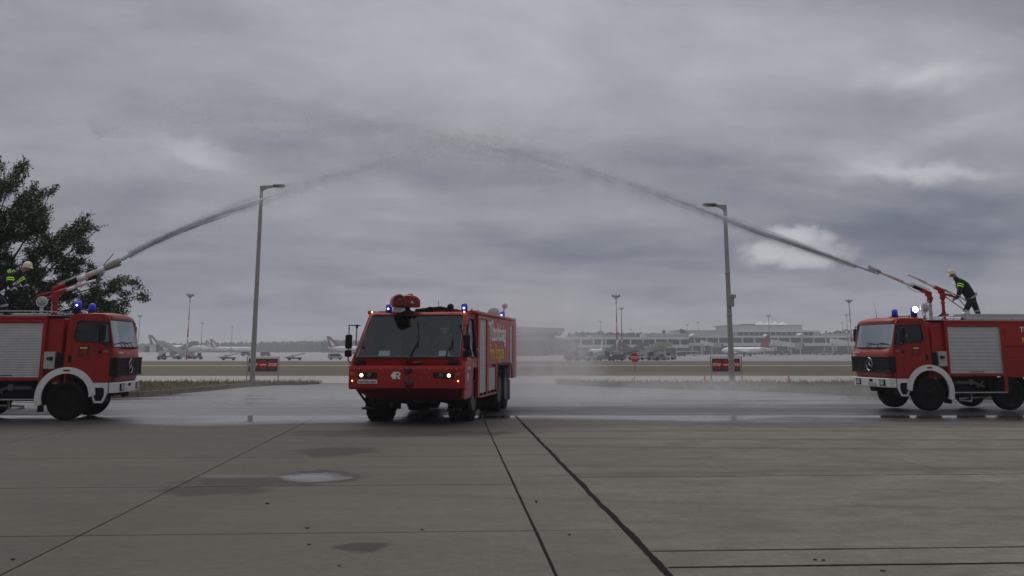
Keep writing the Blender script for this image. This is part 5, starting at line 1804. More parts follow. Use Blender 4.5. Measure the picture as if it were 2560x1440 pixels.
def person(name, label, origin, rz, J, face, helmet=True, group=None, coat=None, bands=True, hold=None):
    """J: joints in local metres (x = forward of picture plane), face: unit vector the face looks at"""
    V = Vector
    J = {k: V(v) for k, v in J.items()}
    hd = (J['head'] - J['neck']).normalized()
    J['crown'] = J['head'] + hd * 0.09
    rad_ = dict(pelvis=(0.20, 0.19), waist=(0.20, 0.19), chest=(0.235, 0.22), upper=(0.16, 0.16), neck=0.062, head=0.092, crown=0.065,
                shL=0.10, shR=0.10, elL=0.078, elR=0.078, wrL=0.058, wrR=0.058, haL=0.038, haR=0.038,
                hipL=0.135, hipR=0.135, knL=0.105, knR=0.105, anL=0.085, anR=0.085, toL=0.045, toR=0.045)
    J['waist'] = J['pelvis'].lerp(J['chest'], 0.45)
    edges = [('pelvis', 'waist'), ('waist', 'chest'), ('chest', 'upper'), ('upper', 'neck'), ('neck', 'head'), ('head', 'crown'),
             ('upper', 'shL'), ('shL', 'elL'), ('elL', 'wrL'), ('wrL', 'haL'), ('upper', 'shR'), ('shR', 'elR'), ('elR', 'wrR'), ('wrR', 'haR'),
             ('pelvis', 'hipL'), ('hipL', 'knL'), ('knL', 'anL'), ('anL', 'toL'), ('pelvis', 'hipR'), ('hipR', 'knR'), ('knR', 'anR'), ('anR', 'toR')]
    edges = [e for e in edges if e[0] in J and e[1] in J]
    vs, fs = skin_mesh(J, rad_, edges, 'pelvis')
    mb = MB()
    mb.smooth = True
    mb.add(vs, fs)
    segs = [(J[a], J[b], a, b) for a, b in edges]
    head_bits = {('neck', 'head'), ('head', 'crown')}
    hand_bits = {('wrL', 'haL'), ('wrR', 'haR')}
    boot_bits = {('anL', 'toL'), ('anR', 'toR')}
    for i, f_ in enumerate(fs):
        c = sum((V(vs[k]) for k in f_), V()) / len(f_)
        best, bd = None, 9
        for a, b, na, nb in segs:
            ab = b - a
            t = max(0, min(1, (c - a).dot(ab) / ab.length_squared))
            d = (c - (a + ab * t)).length
            if d < bd:
                bd, best = d, (na, nb, t)
        k = best[:2]
        mb.mi[i] = 1 if (k in head_bits and not (k == ('neck', 'head') and best[2] < 0.25)) else 2 if (k in hand_bits and best[2] > 0.15) else 3 if k in boot_bits else 0
    # face: nose, brow, ears, mouth, eyes
    F = V(face).normalized()
    Sd = F.cross(hd).normalized()
    U_ = Sd.cross(F).normalized()
    H = J['head'] + hd * 0.02
    mb.cur = 1

    def bit(f, s, u, r):
        p = H + F * f + Sd * s + U_ * u
        mb.ellip(tuple(p), r, 8, 6)
    bit(0.098, 0, -0.012, (0.018, 0.014, 0.024))
    bit(0.070, 0, -0.085, (0.035, 0.035, 0.026))
    for s in (-1, 1):
        bit(0.0, s * 0.092, -0.005, (0.022, 0.014, 0.030))
    mb.cur = 4
    for s in (-1, 1):
        bit(0.084, s * 0.033, 0.018, (0.011, 0.011, 0.007))
    bit(0.092, 0, -0.052, (0.010, 0.022, 0.005))
    # hands: palm end plus five fingers curled round what they hold
    for sd in ('L', 'R'):
        if 'ha' + sd not in J:
            continue
        W_, Hh = J['wr' + sd], J['ha' + sd]
        d = (Hh - W_).normalized()
        side = d.cross(V((0, 0, 1))).normalized()
        if sd == 'R':
            side = -side
        dn = d.cross(side).normalized()
        if dn.z > 0:
            dn = -dn
        mb.cur = 2
        for k, ln in enumerate((0.072, 0.082, 0.077, 0.06)):
            b0 = Hh + side * (0.032 - 0.021 * k) + d * 0.025
            mb.tube([tuple(b0), tuple(b0 + d * ln * 0.45), tuple(b0 + d * ln * 0.55 + dn * ln * 0.5), tuple(b0 + d * ln * 0.1 + dn * ln * 0.75)], [0.012, 0.0115, 0.0105, 0.009], 6)
        t0 = W_.lerp(Hh, 0.45) + side * 0.035
        mb.tube([tuple(t0), tuple(t0 + side * 0.03 + d * 0.03), tuple(t0 + side * 0.02 + d * 0.055 + dn * 0.035)], [0.014, 0.013, 0.010], 6)
    root = thing(name, label, 'person', origin, rz, group)
    cm = coat or M_turn
    body = mb.build('body', [cm, M_skin, M_glove, M_black, M_black], root)

    def ring(a, b, t, r0, w, m_, nm):
        p, q = J[a], J[b]
        d = (q - p).normalized()
        c = p.lerp(q, t)
        m3 = MB()
        m3.tube([tuple(c - d * w / 2), tuple(c + d * w / 2)], [r0, r0], 14, cap=False)
        m3.build(nm, m_, root)
    if bands:
        for sd in ('L', 'R'):
            if 'wr' + sd in J:
                ring('el' + sd, 'wr' + sd, 0.62, 0.076, 0.05, M_reflect, 'cuff_band')
                ring('sh' + sd, 'el' + sd, 0.30, 0.103, 0.032, M_hiviz, 'sleeve_band')
                ring('sh' + sd, 'el' + sd, 0.52, 0.097, 0.032, M_hiviz, 'sleeve_band')
            if 'an' + sd in J:
                ring('kn' + sd, 'an' + sd, 0.28, 0.106, 0.06, M_reflect, 'trouser_band')
        # hem band round the jacket
        d = (J['chest'] - J['pelvis']).normalized()
        c = J['pelvis'].lerp(J['waist'], 0.25)
        m3 = MB()
        a_ = d.cross(V((0, 1, 0))).normalized(); b_ = V((0, 1, 0))
        rs = []
        for h in (-0.028, 0.028):
            rs.append([tuple(c + d * h + (a_ * math.cos(2 * math.pi * k / 18) * 0.225) + (b_ * math.sin(2 * math.pi * k / 18) * 0.23)) for k in range(18)])
        m3.smooth = True
        m3.rings(rs, cap=False)
        m3.build('hem_band', M_reflect, root)
        # two vertical hi-vis straps over the shoulder
        dd = (J['upper'] - J['chest']).normalized()
        nrm = V((-dd.z, 0, dd.x))
        if nrm.dot(F) > 0:
            nrm = -nrm     # towards the back
        fwd = -nrm
        for y_ in (-0.155, 0.155):
            for k_ in (0, 1):
                m3 = MB()
                base_ = J['upper'].lerp(J['chest'], 0.25) + dd * (0.03 - 0.055 * k_)
                path = []
                for q in range(9):
                    an = math.pi * (-0.15 + 1.05 * q / 8)
                    path.append(tuple(base_ + nrm * (0.185 * math.cos(an)) + V((0, y_ * (0.65 + 0.35 * math.sin(max(0, an))) , 0)) + V((0, -0.02 if y_ < 0 else 0.02, 0))))
                m3.tube(path, 0.014, 5)
                m3.build('shoulder_stripe', M_hiviz, root)
        ring('upper', 'neck', 0.75, 0.085, 0.06, M_reflect if False else cm, 'collar')
    if helmet:
        Hc = J['head'] + hd * 0.055
        m3 = MB(); m3.smooth = True
        rs = []
        for (h, r, fw) in ((-0.055, 0.128, 0.02), (-0.03, 0.125, 0.0), (0.02, 0.122, 0), (0.07, 0.098, 0), (0.105, 0.060, 0), (0.118, 0.012, 0)):
            rs.append([tuple(Hc + U_ * h + F * ((r * 1.12 + (fw if math.cos(2 * math.pi * k / 18) > 0.3 else 0)) * math.cos(2 * math.pi * k / 18)) + Sd * (r * math.sin(2 * math.pi * k / 18))) for k in range(18)])
        m3.rings(rs, cap=False)
        # peak
        pk = []
        for k in range(9):
            t = rad(-60 + 15 * k)
            pk.append(tuple(Hc - U_ * 0.045 + F * (0.135 * math.cos(t)) + Sd * (0.12 * math.sin(t))))
        pk2 = []
        for k in range(9):
            t = rad(-60 + 15 * k)
            pk2.append(tuple(Hc - U_ * 0.062 + F * (0.185 * math.cos(t) + 0.01) + Sd * (0.12 * math.sin(t))))
        m3.add(pk + pk2, [(i, i + 1, 9 + i + 1, 9 + i) for i in range(8)])
        m3.rings([[tuple(Hc + U_ * (0.03 + 0.09 * math.cos(rad(a))) * 1.0 + F * 0.13 * math.sin(rad(a)) + Sd * s_) for s_ in (-0.008, 0.008)] + [tuple(Hc + U_ * (0.03 + 0.105 * math.cos(rad(a))) + F * 0.145 * math.sin(rad(a)))] for a in range(-80, 81, 20)], cap=False)
        m3.build('helmet', M_helmet, root)
        m3 = MB(); m3.smooth = True
        p = []
        for k in range(9):
            t = rad(110 + 140 * k / 8)
            c_ = Hc - U_ * 0.05 + F * (0.13 * math.cos(t)) + Sd * (0.125 * math.sin(t))
            p.append([tuple(c_), tuple(c_ - U_ * 0.09 - F * 0.015), tuple(c_ - U_ * 0.09 - F * 0.015 - (c_ - Hc).normalized() * 0.01), tuple(c_ - (c_ - Hc).normalized() * 0.01)])
        m3.rings(p)
        m3.build('neck_guard', M_reflect, root)
    else:
        m3 = MB(); m3.smooth = True
        m3.ellip(tuple(J['head'] + hd * 0.07 - F * 0.02), (0.10, 0.10, 0.075), 12, 8)
        m3.build('hair', mat('dark_hair', (0.02, 0.014, 0.01), 0.7), root)
    return root


def jointset(o, k):
    return {n: ((x - o[0]) / k, y, (o[1] - z) / k) for n, (x, y, z) in o[2].items()}


YR = 33.75
oR = P(2428, 796, YR)
pk = 69.0
JR = jointset((2418, 796, dict(
    head=(2383, -0.0, 689), neck=(2389, 0.0, 698), upper=(2398, 0, 706), chest=(2409, 0, 720), pelvis=(2424, 0, 744),
    shL=(2396, -0.19, 708), elL=(2388, -0.27, 730), wrL=(2384, -0.20, 744), haL=(2378, -0.16, 747),
    shR=(2400, 0.19, 709), elR=(2406, 0.24, 731), wrR=(2394, 0.15, 741), haR=(2387, 0.11, 744),
    hipL=(2421, -0.10, 748), knL=(2405, -0.14, 768), anL=(2399, -0.16, 790), toL=(2388, -0.17, 794),
    hipR=(2427, 0.10, 748), knR=(2436, 0.16, 766), anR=(2443, 0.18, 788), toR=(2433, 0.18, 793)))
    , pk)
JR = {n: tuple(v) for n, v in JR.items()}
person('person', 'firefighter in dark gear and pale helmet standing on the right truck, leaning over cannon handles', (oR.x, YR, 2.825), 0.0, JR, (-1, -0.05, -0.12))
YL_ = cl.y + 1.05
oL = P(-6, 792, YL_)
JL = jointset((12, 792, dict(
    head=(70, 0, 672), neck=(59, 0, 683), upper=(46, 0, 690), chest=(26, 0, 702), pelvis=(-14, 0, 732),
    shL=(42, -0.19, 694), elL=(44, -0.25, 716), wrL=(56, -0.18, 732), haL=(62, -0.14, 736),
    shR=(48, 0.19, 694), elR=(60, 0.24, 712), wrR=(72, 0.14, 724), haR=(78, 0.10, 727),
    hipL=(-18, -0.10, 736), knL=(2, -0.14, 758), anL=(-4, -0.15, 784), toL=(10, -0.16, 789),
    hipR=(-18, 0.10, 736), knR=(18, 0.14, 758), anR=(24, 0.16, 784), toR=(38, 0.16, 789)))
    , 84.0)
person('person', 'firefighter in dark gear and yellowish helmet bending over the cannon of the left truck', (oL.x, YL_, 2.825), 0.0, JL, (1, -0.05, -0.12))


def seated(scale=1.0):
    return dict(head=(0, 0, 0.72), neck=(0, 0.02, 0.56), upper=(0, 0.04, 0.48), chest=(0, 0.06, 0.34), pelvis=(0, 0.08, 0.02),
                shL=(-0.19, 0.04, 0.46), elL=(-0.24, -0.05, 0.22), wrL=(-0.16, -0.28, 0.28), haL=(-0.15, -0.34, 0.31),
                shR=(0.19, 0.04, 0.46), elR=(0.24, -0.05, 0.22), wrR=(0.16, -0.28, 0.28), haR=(0.15, -0.34, 0.31),
                hipL=(-0.10, 0.0, 0.0), knL=(-0.13, -0.40, 0.02), anL=(-0.13, -0.45, -0.36), toL=(-0.13, -0.56, -0.40),
                hipR=(0.10, 0.0, 0.0), knR=(0.13, -0.40, 0.02), anR=(0.13, -0.45, -0.36), toR=(0.13, -0.56, -0.40))


mw = Matrix.Rotation(-PH, 4, 'Z')
dp = Vector(AT.location) + mw @ Vector((0.70, 1.42, 1.72))
person('person', 'driver seated behind the windscreen of the crash tender in the middle', dp, -PH, seated(), (0, -1, -0.05), helmet=False, bands=False,
       coat=mat('dark_blue_shirt', (0.02, 0.022, 0.035), 0.8))
mr = Matrix.Rotation(TH, 4, 'Z')


def cabman(m, T_, th, s, w, label):
    p = Vector(T_.location) + Matrix.Rotation(th, 4, 'Z') @ Vector((m * s, w, 1.87))
    J = seated()
    # turn the seated pose so that it faces the front of the truck (-s)
    rot = Matrix.Rotation(rad(-90 if m > 0 else 90), 3, 'Z')
    J = {k: tuple(rot @ Vector(v)) for k, v in J.items() if not k.startswith(('an', 'to', 'kn'))}
    f = rot @ Vector((0, -1, 0))
    r_ = person('person', label, p, th, J, tuple(f), helmet=False, bands=False)
    for y_ in (-0.10, 0.10):
        mb = MB()
        mb.tube([tuple(rot @ Vector((y_ + 0.05, 0.20, 0.44))), tuple(rot @ Vector((y_ + 0.02, -0.06, 0.50))), tuple(rot @ Vector((y_, -0.12, 0.34))), tuple(rot @ Vector((y_ - 0.02, -0.12, 0.12)))], 0.022, 6)
        mb.build('safety_stripe', M_hiviz, r_)
    return r_


cabman(1, RT, TH, 0.98, 0.55, 'crew member with bright yellow stripes seated at the near window of the right truck cab')
cabman(1, RT, TH, 0.90, 1.85, 'crew member on the far seat of the right truck cab')

# ------------------------------------------------------------------ street lamps
GL = 'tall concrete lamp posts beside the taxiway'


def street_lamp(base, topz, headx, label, ballast):
    o = thing('street_lamp', label, 'street lamp', base, 0, GL)
    mb = MB()
    rs = []
    for k in range(13):
        t = k / 12
        h = topz * t
        a = 0.155 - 0.055 * t
        rs.append([(a * math.cos(rad(22.5 + 45 * j)), a * math.sin(rad(22.5 + 45 * j)), h) for j in range(8)])
    mb.rings(rs)
    mb.build('pole', M_conc, o)
    d = 1 if headx > 0 else -1
    L_ = abs(headx)
    mb = MB()
    rs = []
    for k in range(8):
        t = k / 7
        rs.append([(d * L_ * t, yy, topz - 0.30 + (0.14 + 0.10 * 1) + zz_ + t * 0.04) for yy, zz_ in ((-0.07, -0.22 * (1 - t) ** 2.2 - 0.06), (0.07, -0.22 * (1 - t) ** 2.2 - 0.06), (0.07, 0.06), (-0.07, 0.06))])
    mb.rings(rs)
    mb.build('arm', M_conc, o, recalc=True)
    mb = MB()
    x0, x1 = d * (L_ - 0.15), d * (L_ + 0.55)
    mb.box(min(x0, x1), max(x0, x1), -0.16, 0.16, topz - 0.06, topz + 0.09)
    lh = mb.build('lamp_head', mat('lamp_housing', (0.10, 0.10, 0.10), 0.5), o, bevel=0.04)
    mb = MB(); mb.box(min(x0, x1) + 0.12, max(x0, x1) - 0.06, -0.12, 0.12, topz - 0.10, topz - 0.06)
    mb.build('lamp_cover', M_lens, lh, bevel=0.02)
    mb = MB(); mb.box(-0.19, 0.19, -0.19, 0.19, -0.1, 0.12)
    mb.build('base_collar', M_conc, o, bevel=0.02)
    if ballast:
        bz = ballast
        mb = MB(); mb.box(-0.05, 0.24, -0.22, -0.12, bz - 0.05, bz + 0.55); mb.box(0.05, 0.34, -0.26, -0.10, bz + 0.40, bz + 0.58)
        mb.build('junction_box', M_conc, o, bevel=0.02)
        for k in (1.3, 3.6, 5.8):
            MB().lathe([(0.165, 0), (0.165, 0.05)], (0, 0, k), 'z', 8).build('strap', M_steel, o)
    return o


bL = G(630, 957)
tL = P(653, 466, bL.y)
street_lamp((bL.x, bL.y, 0.03), tL.z, P(690, 466, bL.y).x - bL.x, 'grey concrete lamp post left of the crash tender with its arm to the right', 0)
bR = G(1831, 967)
tR = P(1816, 514, bR.y)
street_lamp((bR.x, bR.y, 0.03), tR.z, P(1783, 512, bR.y).x - bR.x, 'grey concrete lamp post left of the right fire truck with box halfway up', P(1830, 766, bR.y).z)

# ------------------------------------------------------------------ stop boards
M_sred = mat('sign_red', (0.50, 0.015, 0.02), 0.5, var=0.05)
M_sback = mat('sign_dark_back', (0.06, 0.065, 0.08), 0.6)
M_frame = mat('sign_frame', (0.30, 0.30, 0.30), 0.5)


def stop_board(x0px, x1px, ytop, ybot, Yd, label, order):
    a, b = P(x0px, ytop, Yd), P(x1px, ybot, Yd)
    w, h = b.x - a.x, a.z - b.z
    o = thing('stop_board', label, 'sign board', ((a.x + b.x) / 2, Yd, 0), 0, 'stop boards under the lamp posts')
    z0 = b.z
    MB().box(-w / 2, w / 2, 0, 0.04, z0, z0 + h).build('board', M_sback, o, bevel=0.005)
    mb = MB()
    mb.box(-w / 2 - 0.10, -w / 2 - 0.05, -0.02, 0.05, 0.0, z0 + h + 0.10); mb.build('leg', M_frame, o)
    mb = MB(); mb.box(w / 2 + 0.05, w / 2 + 0.10, -0.02, 0.05, 0.0, z0 + h + 0.10); mb.build('leg', M_frame, o)
    mb = MB(); mb.box(-w / 2 - 0.05, w / 2 + 0.05, 0.0, 0.04, z0 - 0.10, z0 - 0.05); mb.build('crossbar', M_frame, o)
    mb = MB(); mb.box(-w / 2 - 0.05, w / 2 + 0.05, 0.0, 0.04, z0 + h + 0.05, z0 + h + 0.09); mb.build('crossbar', M_frame, o)
    n = len(order)
    p = w / n
    rr = p * 0.47
    for i, k in enumerate(order):
        cx_ = -w / 2 + p * (i + 0.5)
        cz = z0 + h * 0.52
        mb = MB(); mb.lathe([(rr, 0.0), (rr, -0.012)], (cx_, 0, cz), 'y', 30)
        dsc = mb.build('stop_disc' if k == 'S' else 'no_entry_disc', M_sred, o)
        if k == 'S':
            text('stop_lettering', 'STOP', rr * 0.80, M_wtext, dsc, (cx_, -0.016, cz - rr * 0.25), (math.pi / 2, 0, 0), align='CENTER', sx=0.95, ext=0.003, bold=0.010)
        else:
            MB().box(cx_ - rr * 0.7, cx_ + rr * 0.7, -0.018, -0.012, cz - rr * 0.13, cz + rr * 0.13).build('white_bar', M_wtext, dsc)
    return o


stop_board(622, 693, 896, 929, bL.y + 1.4, 'dark board with red STOP discs behind the left lamp post', 'SNS')
stop_board(1780, 1851, 896, 929, bR.y + 1.2, 'dark board with red STOP discs behind the right lamp post', 'SNS')
sp_ = P(1587, 894, 88.0)
so_ = thing('stop_sign', 'round red STOP sign on a thin post across the taxiway', 'sign', (sp_.x, 88.0, 0.0))
rr = 0.38
MB().tube([(0, 0.03, -0.05), (0, 0.03, sp_.z + rr)], 0.03, 8).build('post', M_frame, so_)
dsc = MB().lathe([(rr, 0.0), (rr, -0.015)], (0, 0, sp_.z), 'y', 32).build('stop_disc', M_sred, so_)
text('stop_lettering', 'STOP', rr * 0.80, M_wtext, dsc, (0, -0.02, sp_.z - rr * 0.27), (math.pi / 2, 0, 0), align='CENTER', sx=0.95, ext=0.003, bold=0.008)
# small posts and a marker seen along the verge
for (px, py, hh, lab) in ((1587, 948, 0.45, 'short thin marker stake at the near edge of the taxiway'),):
    g = G(px, py)
    o = MB().tube([(0, 0, 0), (0, 0, hh)], 0.03, 6).build('marker_stake', M_frame, None, loc=tuple(g))
    tag(o, lab, 'stake')
for (px, py) in ((1762, 951), (1972, 949)):
    g = G(px, py)
    mb = MB(); mb.lathe([(0.14, 0), (0.14, 0.03), (0.06, 0.05), (0.05, 0.22), (0.01, 0.26)], (0, 0, 0), 'z', 10)
    o = mb.build('edge_light', M_sred, None, loc=tuple(g))
    tag(o, 'small red light on the taxiway edge ' + ('below the right stop board' if px < 1800 else 'right of the right lamp post'), 'edge light', 'small red edge lights')
# ------------------------------------------------------------------ the big tree behind the left truck
M_bark = mat('bark', (0.045, 0.036, 0.028), 0.9, var=0.3, vscale=6)


def leaf_mat(name, c):
    m = bpy.data.materials.new(name); m.use_nodes = True
    t = m.node_tree; b = t.nodes['Principled BSDF']
    b.inputs['Roughness'].default_value = 0.5
    info = t.nodes.new('ShaderNodeNewGeometry')
    n = noise(t, info.outputs['Position'], 0.8, 4, 0.6)
    t.links.new(ramp(t, n, [(0.3, tuple(x * 0.7 for x in c)), (0.7, tuple(x * 1.35 for x in c))]), b.inputs['Base Color'])
    tr = t.nodes.new('ShaderNodeBsdfTranslucent'); tr.inputs[0].default_value = (c[0] * 0.9, c[1] * 1.1, c[2] * 0.5, 1)
    mx = t.nodes.new('ShaderNodeMixShader'); mx.inputs[0].default_value = 0.3
    t.links.new(b.outputs[0], mx.inputs[1]); t.links.new(tr.outputs[0], mx.inputs[2])
    t.links.new(mx.outputs[0], t.nodes['Material Output'].inputs[0])
    return m


M_lf = [leaf_mat('leaf_dark_green', (0.020, 0.042, 0.013)), leaf_mat('leaf_green', (0.036, 0.068, 0.019)), leaf_mat('leaf_brown_green', (0.034, 0.038, 0.016))]
TY = 36.0
outline = [(-260, 330), (-60, 350), (0, 405), (14, 432), (30, 440), (45, 408), (62, 402), (74, 418), (60, 448), (34, 482), (60, 484), (78, 462), (92, 466), (88, 482), (143, 472), (104, 500), (92, 512), (122, 524), (118, 548), (112, 566), (124, 585),
           (128, 606), (140, 586), (165, 566), (185, 560), (200, 536), (222, 538), (208, 558), (272, 563), (225, 578), (204, 590), (216, 606), (236, 636), (205, 628), (196, 640), (212, 650), (236, 668), (262, 686), (240, 690), (246, 716), (258, 722),
           (276, 708), (290, 690), (338, 700), (370, 738), (362, 752), (330, 744), (322, 770), (300, 792), (0, 900), (-260, 900)]
thr = [(0.0)]


def inpoly(x, y, poly):
    c = False; j = len(poly) - 1
    for i in range(len(poly)):
        a, b = poly[i], poly[j]
        if (a[1] > y) != (b[1] > y) and x < (b[0] - a[0]) * (y - a[1]) / (b[1] - a[1]) + a[0]:
            c = not c
        j = i
    return c


trunk_px = -95
tb = G(trunk_px, 1000); tb = Vector((P(trunk_px, 800, TY).x, TY, 0.05))
tree = thing('deciduous_tree', 'large dark leafy tree behind the left fire truck', 'tree', tb)
fork = Vector((0.1, 0, 2.2))
mb = MB()
mb.tube([(0, 0, -0.2), (0.0, 0, 0.3), (0.03, 0.02, 1.2), tuple(fork)], [0.36, 0.28, 0.24, 0.22], 12)


def local(px, py, dy):
    return P(px, py, TY + dy) - tb


tips = [(40, 415, 0.3), (130, 476, -0.3), (255, 565, 0.2), (205, 545, 0.8), (355, 738, -0.2), (300, 705, 0.7), (225, 640, -0.8), (240, 700, 1.0), (90, 560, 1.3), (100, 640, -1.3), (160, 730, 1.2), (-40, 440, -0.6), (-150, 420, 0.9), (-230, 560, 0.3), (-200, 700, -0.6),
        (20, 520, -1.2), (60, 700, 1.6), (300, 775, 0.0), (-90, 600, 1.5), (180, 600, 0.0)]
limb_pts = []
rt = random.Random(11)
for (px, py, dy) in tips:
    e = local(px, py, dy)
    c1 = fork.lerp(e, 0.4) + Vector((rt.uniform(-.2, .2), rt.uniform(-.2, .2), (0.35 if py > 640 else -0.1)))
    pts = []
    for k in range(9):
        t = k / 8
        p = fork * (1 - t) ** 2 + c1 * 2 * t * (1 - t) + e * t * t
        p += Vector((rt.uniform(-1, 1), rt.uniform(-1, 1), rt.uniform(-1, 1))) * 0.05 * (0 < k < 8)
        pts.append(p)
    rr0 = 0.055
    mb.tube([tuple(p) for p in pts], [rr0 * (1 - 0.9 * k / 8) + 0.005 for k in range(9)], 7)
    limb_pts += [(p, k / 8) for k, p in enumerate(pts) if k > 2]
trunk_mb = mb
# twigs with leaves, filling the crown volume
from mathutils import noise as mnoise
twigs = []
tries = 0
while len(twigs) < 4600 and tries < 140000:
    tries += 1
    px = rt.uniform(-255, 372); py = rt.uniform(335, 850)
    if not inpoly(px, py, outline):
        continue
    # clumpy density with gaps where the sky shows
    nv = mnoise.noise(Vector((px * 0.022, py * 0.026, 3.3))) + 0.5 * mnoise.noise(Vector((px * 0.06, py * 0.06, 8.1)))
    lowdens = 0.0
    if 120 < px < 260 and py < 700: lowdens = 0.08
    if px > 230: lowdens = 0.10
    if nv < -0.27 + lowdens * 0.8:
        continue
    if px < -40 and rt.random() < 0.45:
        continue
    dy = rt.gauss(0, 1.15) * (1.0 if px < 150 else 0.6)
    twigs.append(local(px, py, dy))
# a few sprays that follow the silhouette tips exactly
sprays = [((28, 460), (60, 404)), ((30, 450), (68, 418)), ((4, 470), (16, 416)), ((60, 500), (92, 464)), ((72, 505), (143, 474)), ((76, 480), (80, 458)), ((190, 580), (271, 563)), ((190, 560), (207, 530)), ((190, 555), (220, 538)), ((170, 590), (232, 634)), ((95, 530), (124, 526)),
          ((90, 560), (128, 606)), ((290, 720), (340, 702)), ((310, 730), (370, 738)), ((290, 715), (300, 688)), ((200, 650), (262, 686)), ((230, 700), (248, 718)), ((300, 750), (330, 770)), ((40, 500), (62, 484)), ((280, 730), (360, 752))]
V3, Fc, MI = [], [], []


def leaf(p, d, size, up):
    s = d.cross(up)
    if s.length < 0.05:
        s = d.cross(Vector((0, 1, 0)))
    s.normalize()
    n = s.cross(d).normalized()
    o = len(V3)
    a = p; b = p + d * size * 0.5 + s * size * 0.30 + n * size * 0.06; c = p + d * size; e = p + d * size * 0.5 - s * size * 0.30 + n * size * 0.06
    V3.extend([tuple(a), tuple(b), tuple(c), tuple(e)])
    Fc.append((o, o + 1, o + 2, o + 3))
    MI.append(rt.choice((0, 0, 1, 1, 2)))


ctr = local(-60, 640, 0)
tw_mb = MB()
for idx, p in enumerate(twigs):
    out = (p - ctr); out.y *= 0.6
    out.normalize()
    d = (out * 0.8 + Vector((rt.uniform(-1, 1), rt.uniform(-1, 1), rt.uniform(-0.4, 1.0))) * 0.75).normalized()
    ln = rt.uniform(0.25, 0.5)
    a = p - d * ln * 0.5
    n_l = rt.randint(18, 27)
    for k in range(n_l):
        t = (k + rt.random()) / n_l
        q = a + d * ln * t + Vector((rt.uniform(-1, 1), rt.uniform(-1, 1), rt.uniform(-1, 1))) * 0.075
        ld = (d * 0.5 + Vector((rt.uniform(-1, 1), rt.uniform(-1, 1), rt.uniform(-1.1, 0.7)))).normalized()
        leaf(q, ld, rt.uniform(0.07, 0.125), Vector((rt.uniform(-.5, .5), rt.uniform(-.5, .5), 1)))
    if idx % 3 == 0:
        tw_mb.tube([tuple(a - d * 0.25), tuple(a + d * ln * 0.9)], [0.008, 0.003], 4, cap=False)
for (q0, q1) in sprays:
    dy = rt.uniform(-0.5, 0.5)
    a, b = local(*q0, dy), local(*q1, dy + rt.uniform(-.2, .2))
    tw_mb.tube([tuple(a - (b - a) * 0.3), tuple(a), tuple(b)], [0.014, 0.009, 0.003], 5, cap=False)
    n_l = int((b - a).length * 75)
    for k in range(n_l):
        t = k / n_l
        q = a.lerp(b, t) + Vector((rt.uniform(-1, 1), rt.uniform(-1, 1), rt.uniform(-1, 1))) * 0.055 * (1.3 - t)
        ld = ((b - a).normalized() * 0.7 + Vector((rt.uniform(-1, 1), rt.uniform(-1, 1), rt.uniform(-1, 1)))).normalized()
        leaf(q, ld, rt.uniform(0.05, 0.10) * (1.15 - 0.5 * t), Vector((0, 0, 1)))
trunk_mb.build('trunk', M_bark, tree)
tag(tw_mb.build('twigs', M_bark, tree), kind='stuff')
me = bpy.data.meshes.new('crown')
me.from_pydata(V3, [], Fc)
for m_ in M_lf:
    me.materials.append(m_)
me.polygons.foreach_set('material_index', MI)
co = bpy.data.objects.new('crown', me)
COL.objects.link(co); co.parent = tree

# ------------------------------------------------------------------ the two water jets
M_water = bpy.data.materials.new('water_droplets'); M_water.use_nodes = True
t_ = M_water.node_tree; b_ = t_.nodes['Principled BSDF']
b_.inputs['Base Color'].default_value = (0.93, 0.96, 1.0, 1); b_.inputs['Roughness'].default_value = 0.35
tr_ = t_.nodes.new('ShaderNodeBsdfTranslucent'); tr_.inputs[0].default_value = (0.95, 0.97, 1.0, 1)
mx_ = t_.nodes.new('ShaderNodeMixShader'); mx_.inputs[0].default_value = 0.5
t_.links.new(b_.outputs[0], mx_.inputs[1]); t_.links.new(tr_.outputs[0], mx_.inputs[2]); t_.links.new(mx_.outputs[0], t_.nodes['Material Output'].inputs[0])


def catmull(pts, t):
    n = len(pts) - 1
    x = t * n
    i = np.clip(np.floor(x).astype(int), 0, n - 1)
    u = (x - i)[:, None]
    p = np.array([tuple(q) for q in pts])
    g = lambda k: p[np.clip(k, 0, n)]
    p0, p1, p2, p3 = g(i - 1), g(i), g(i + 1), g(i + 2)
    return 0.5 * ((2 * p1) + (-p0 + p2) * u + (2 * p0 - 5 * p1 + 4 * p2 - p3) * u ** 2 + (-p0 + 3 * p1 - 3 * p2 + p3) * u ** 3)


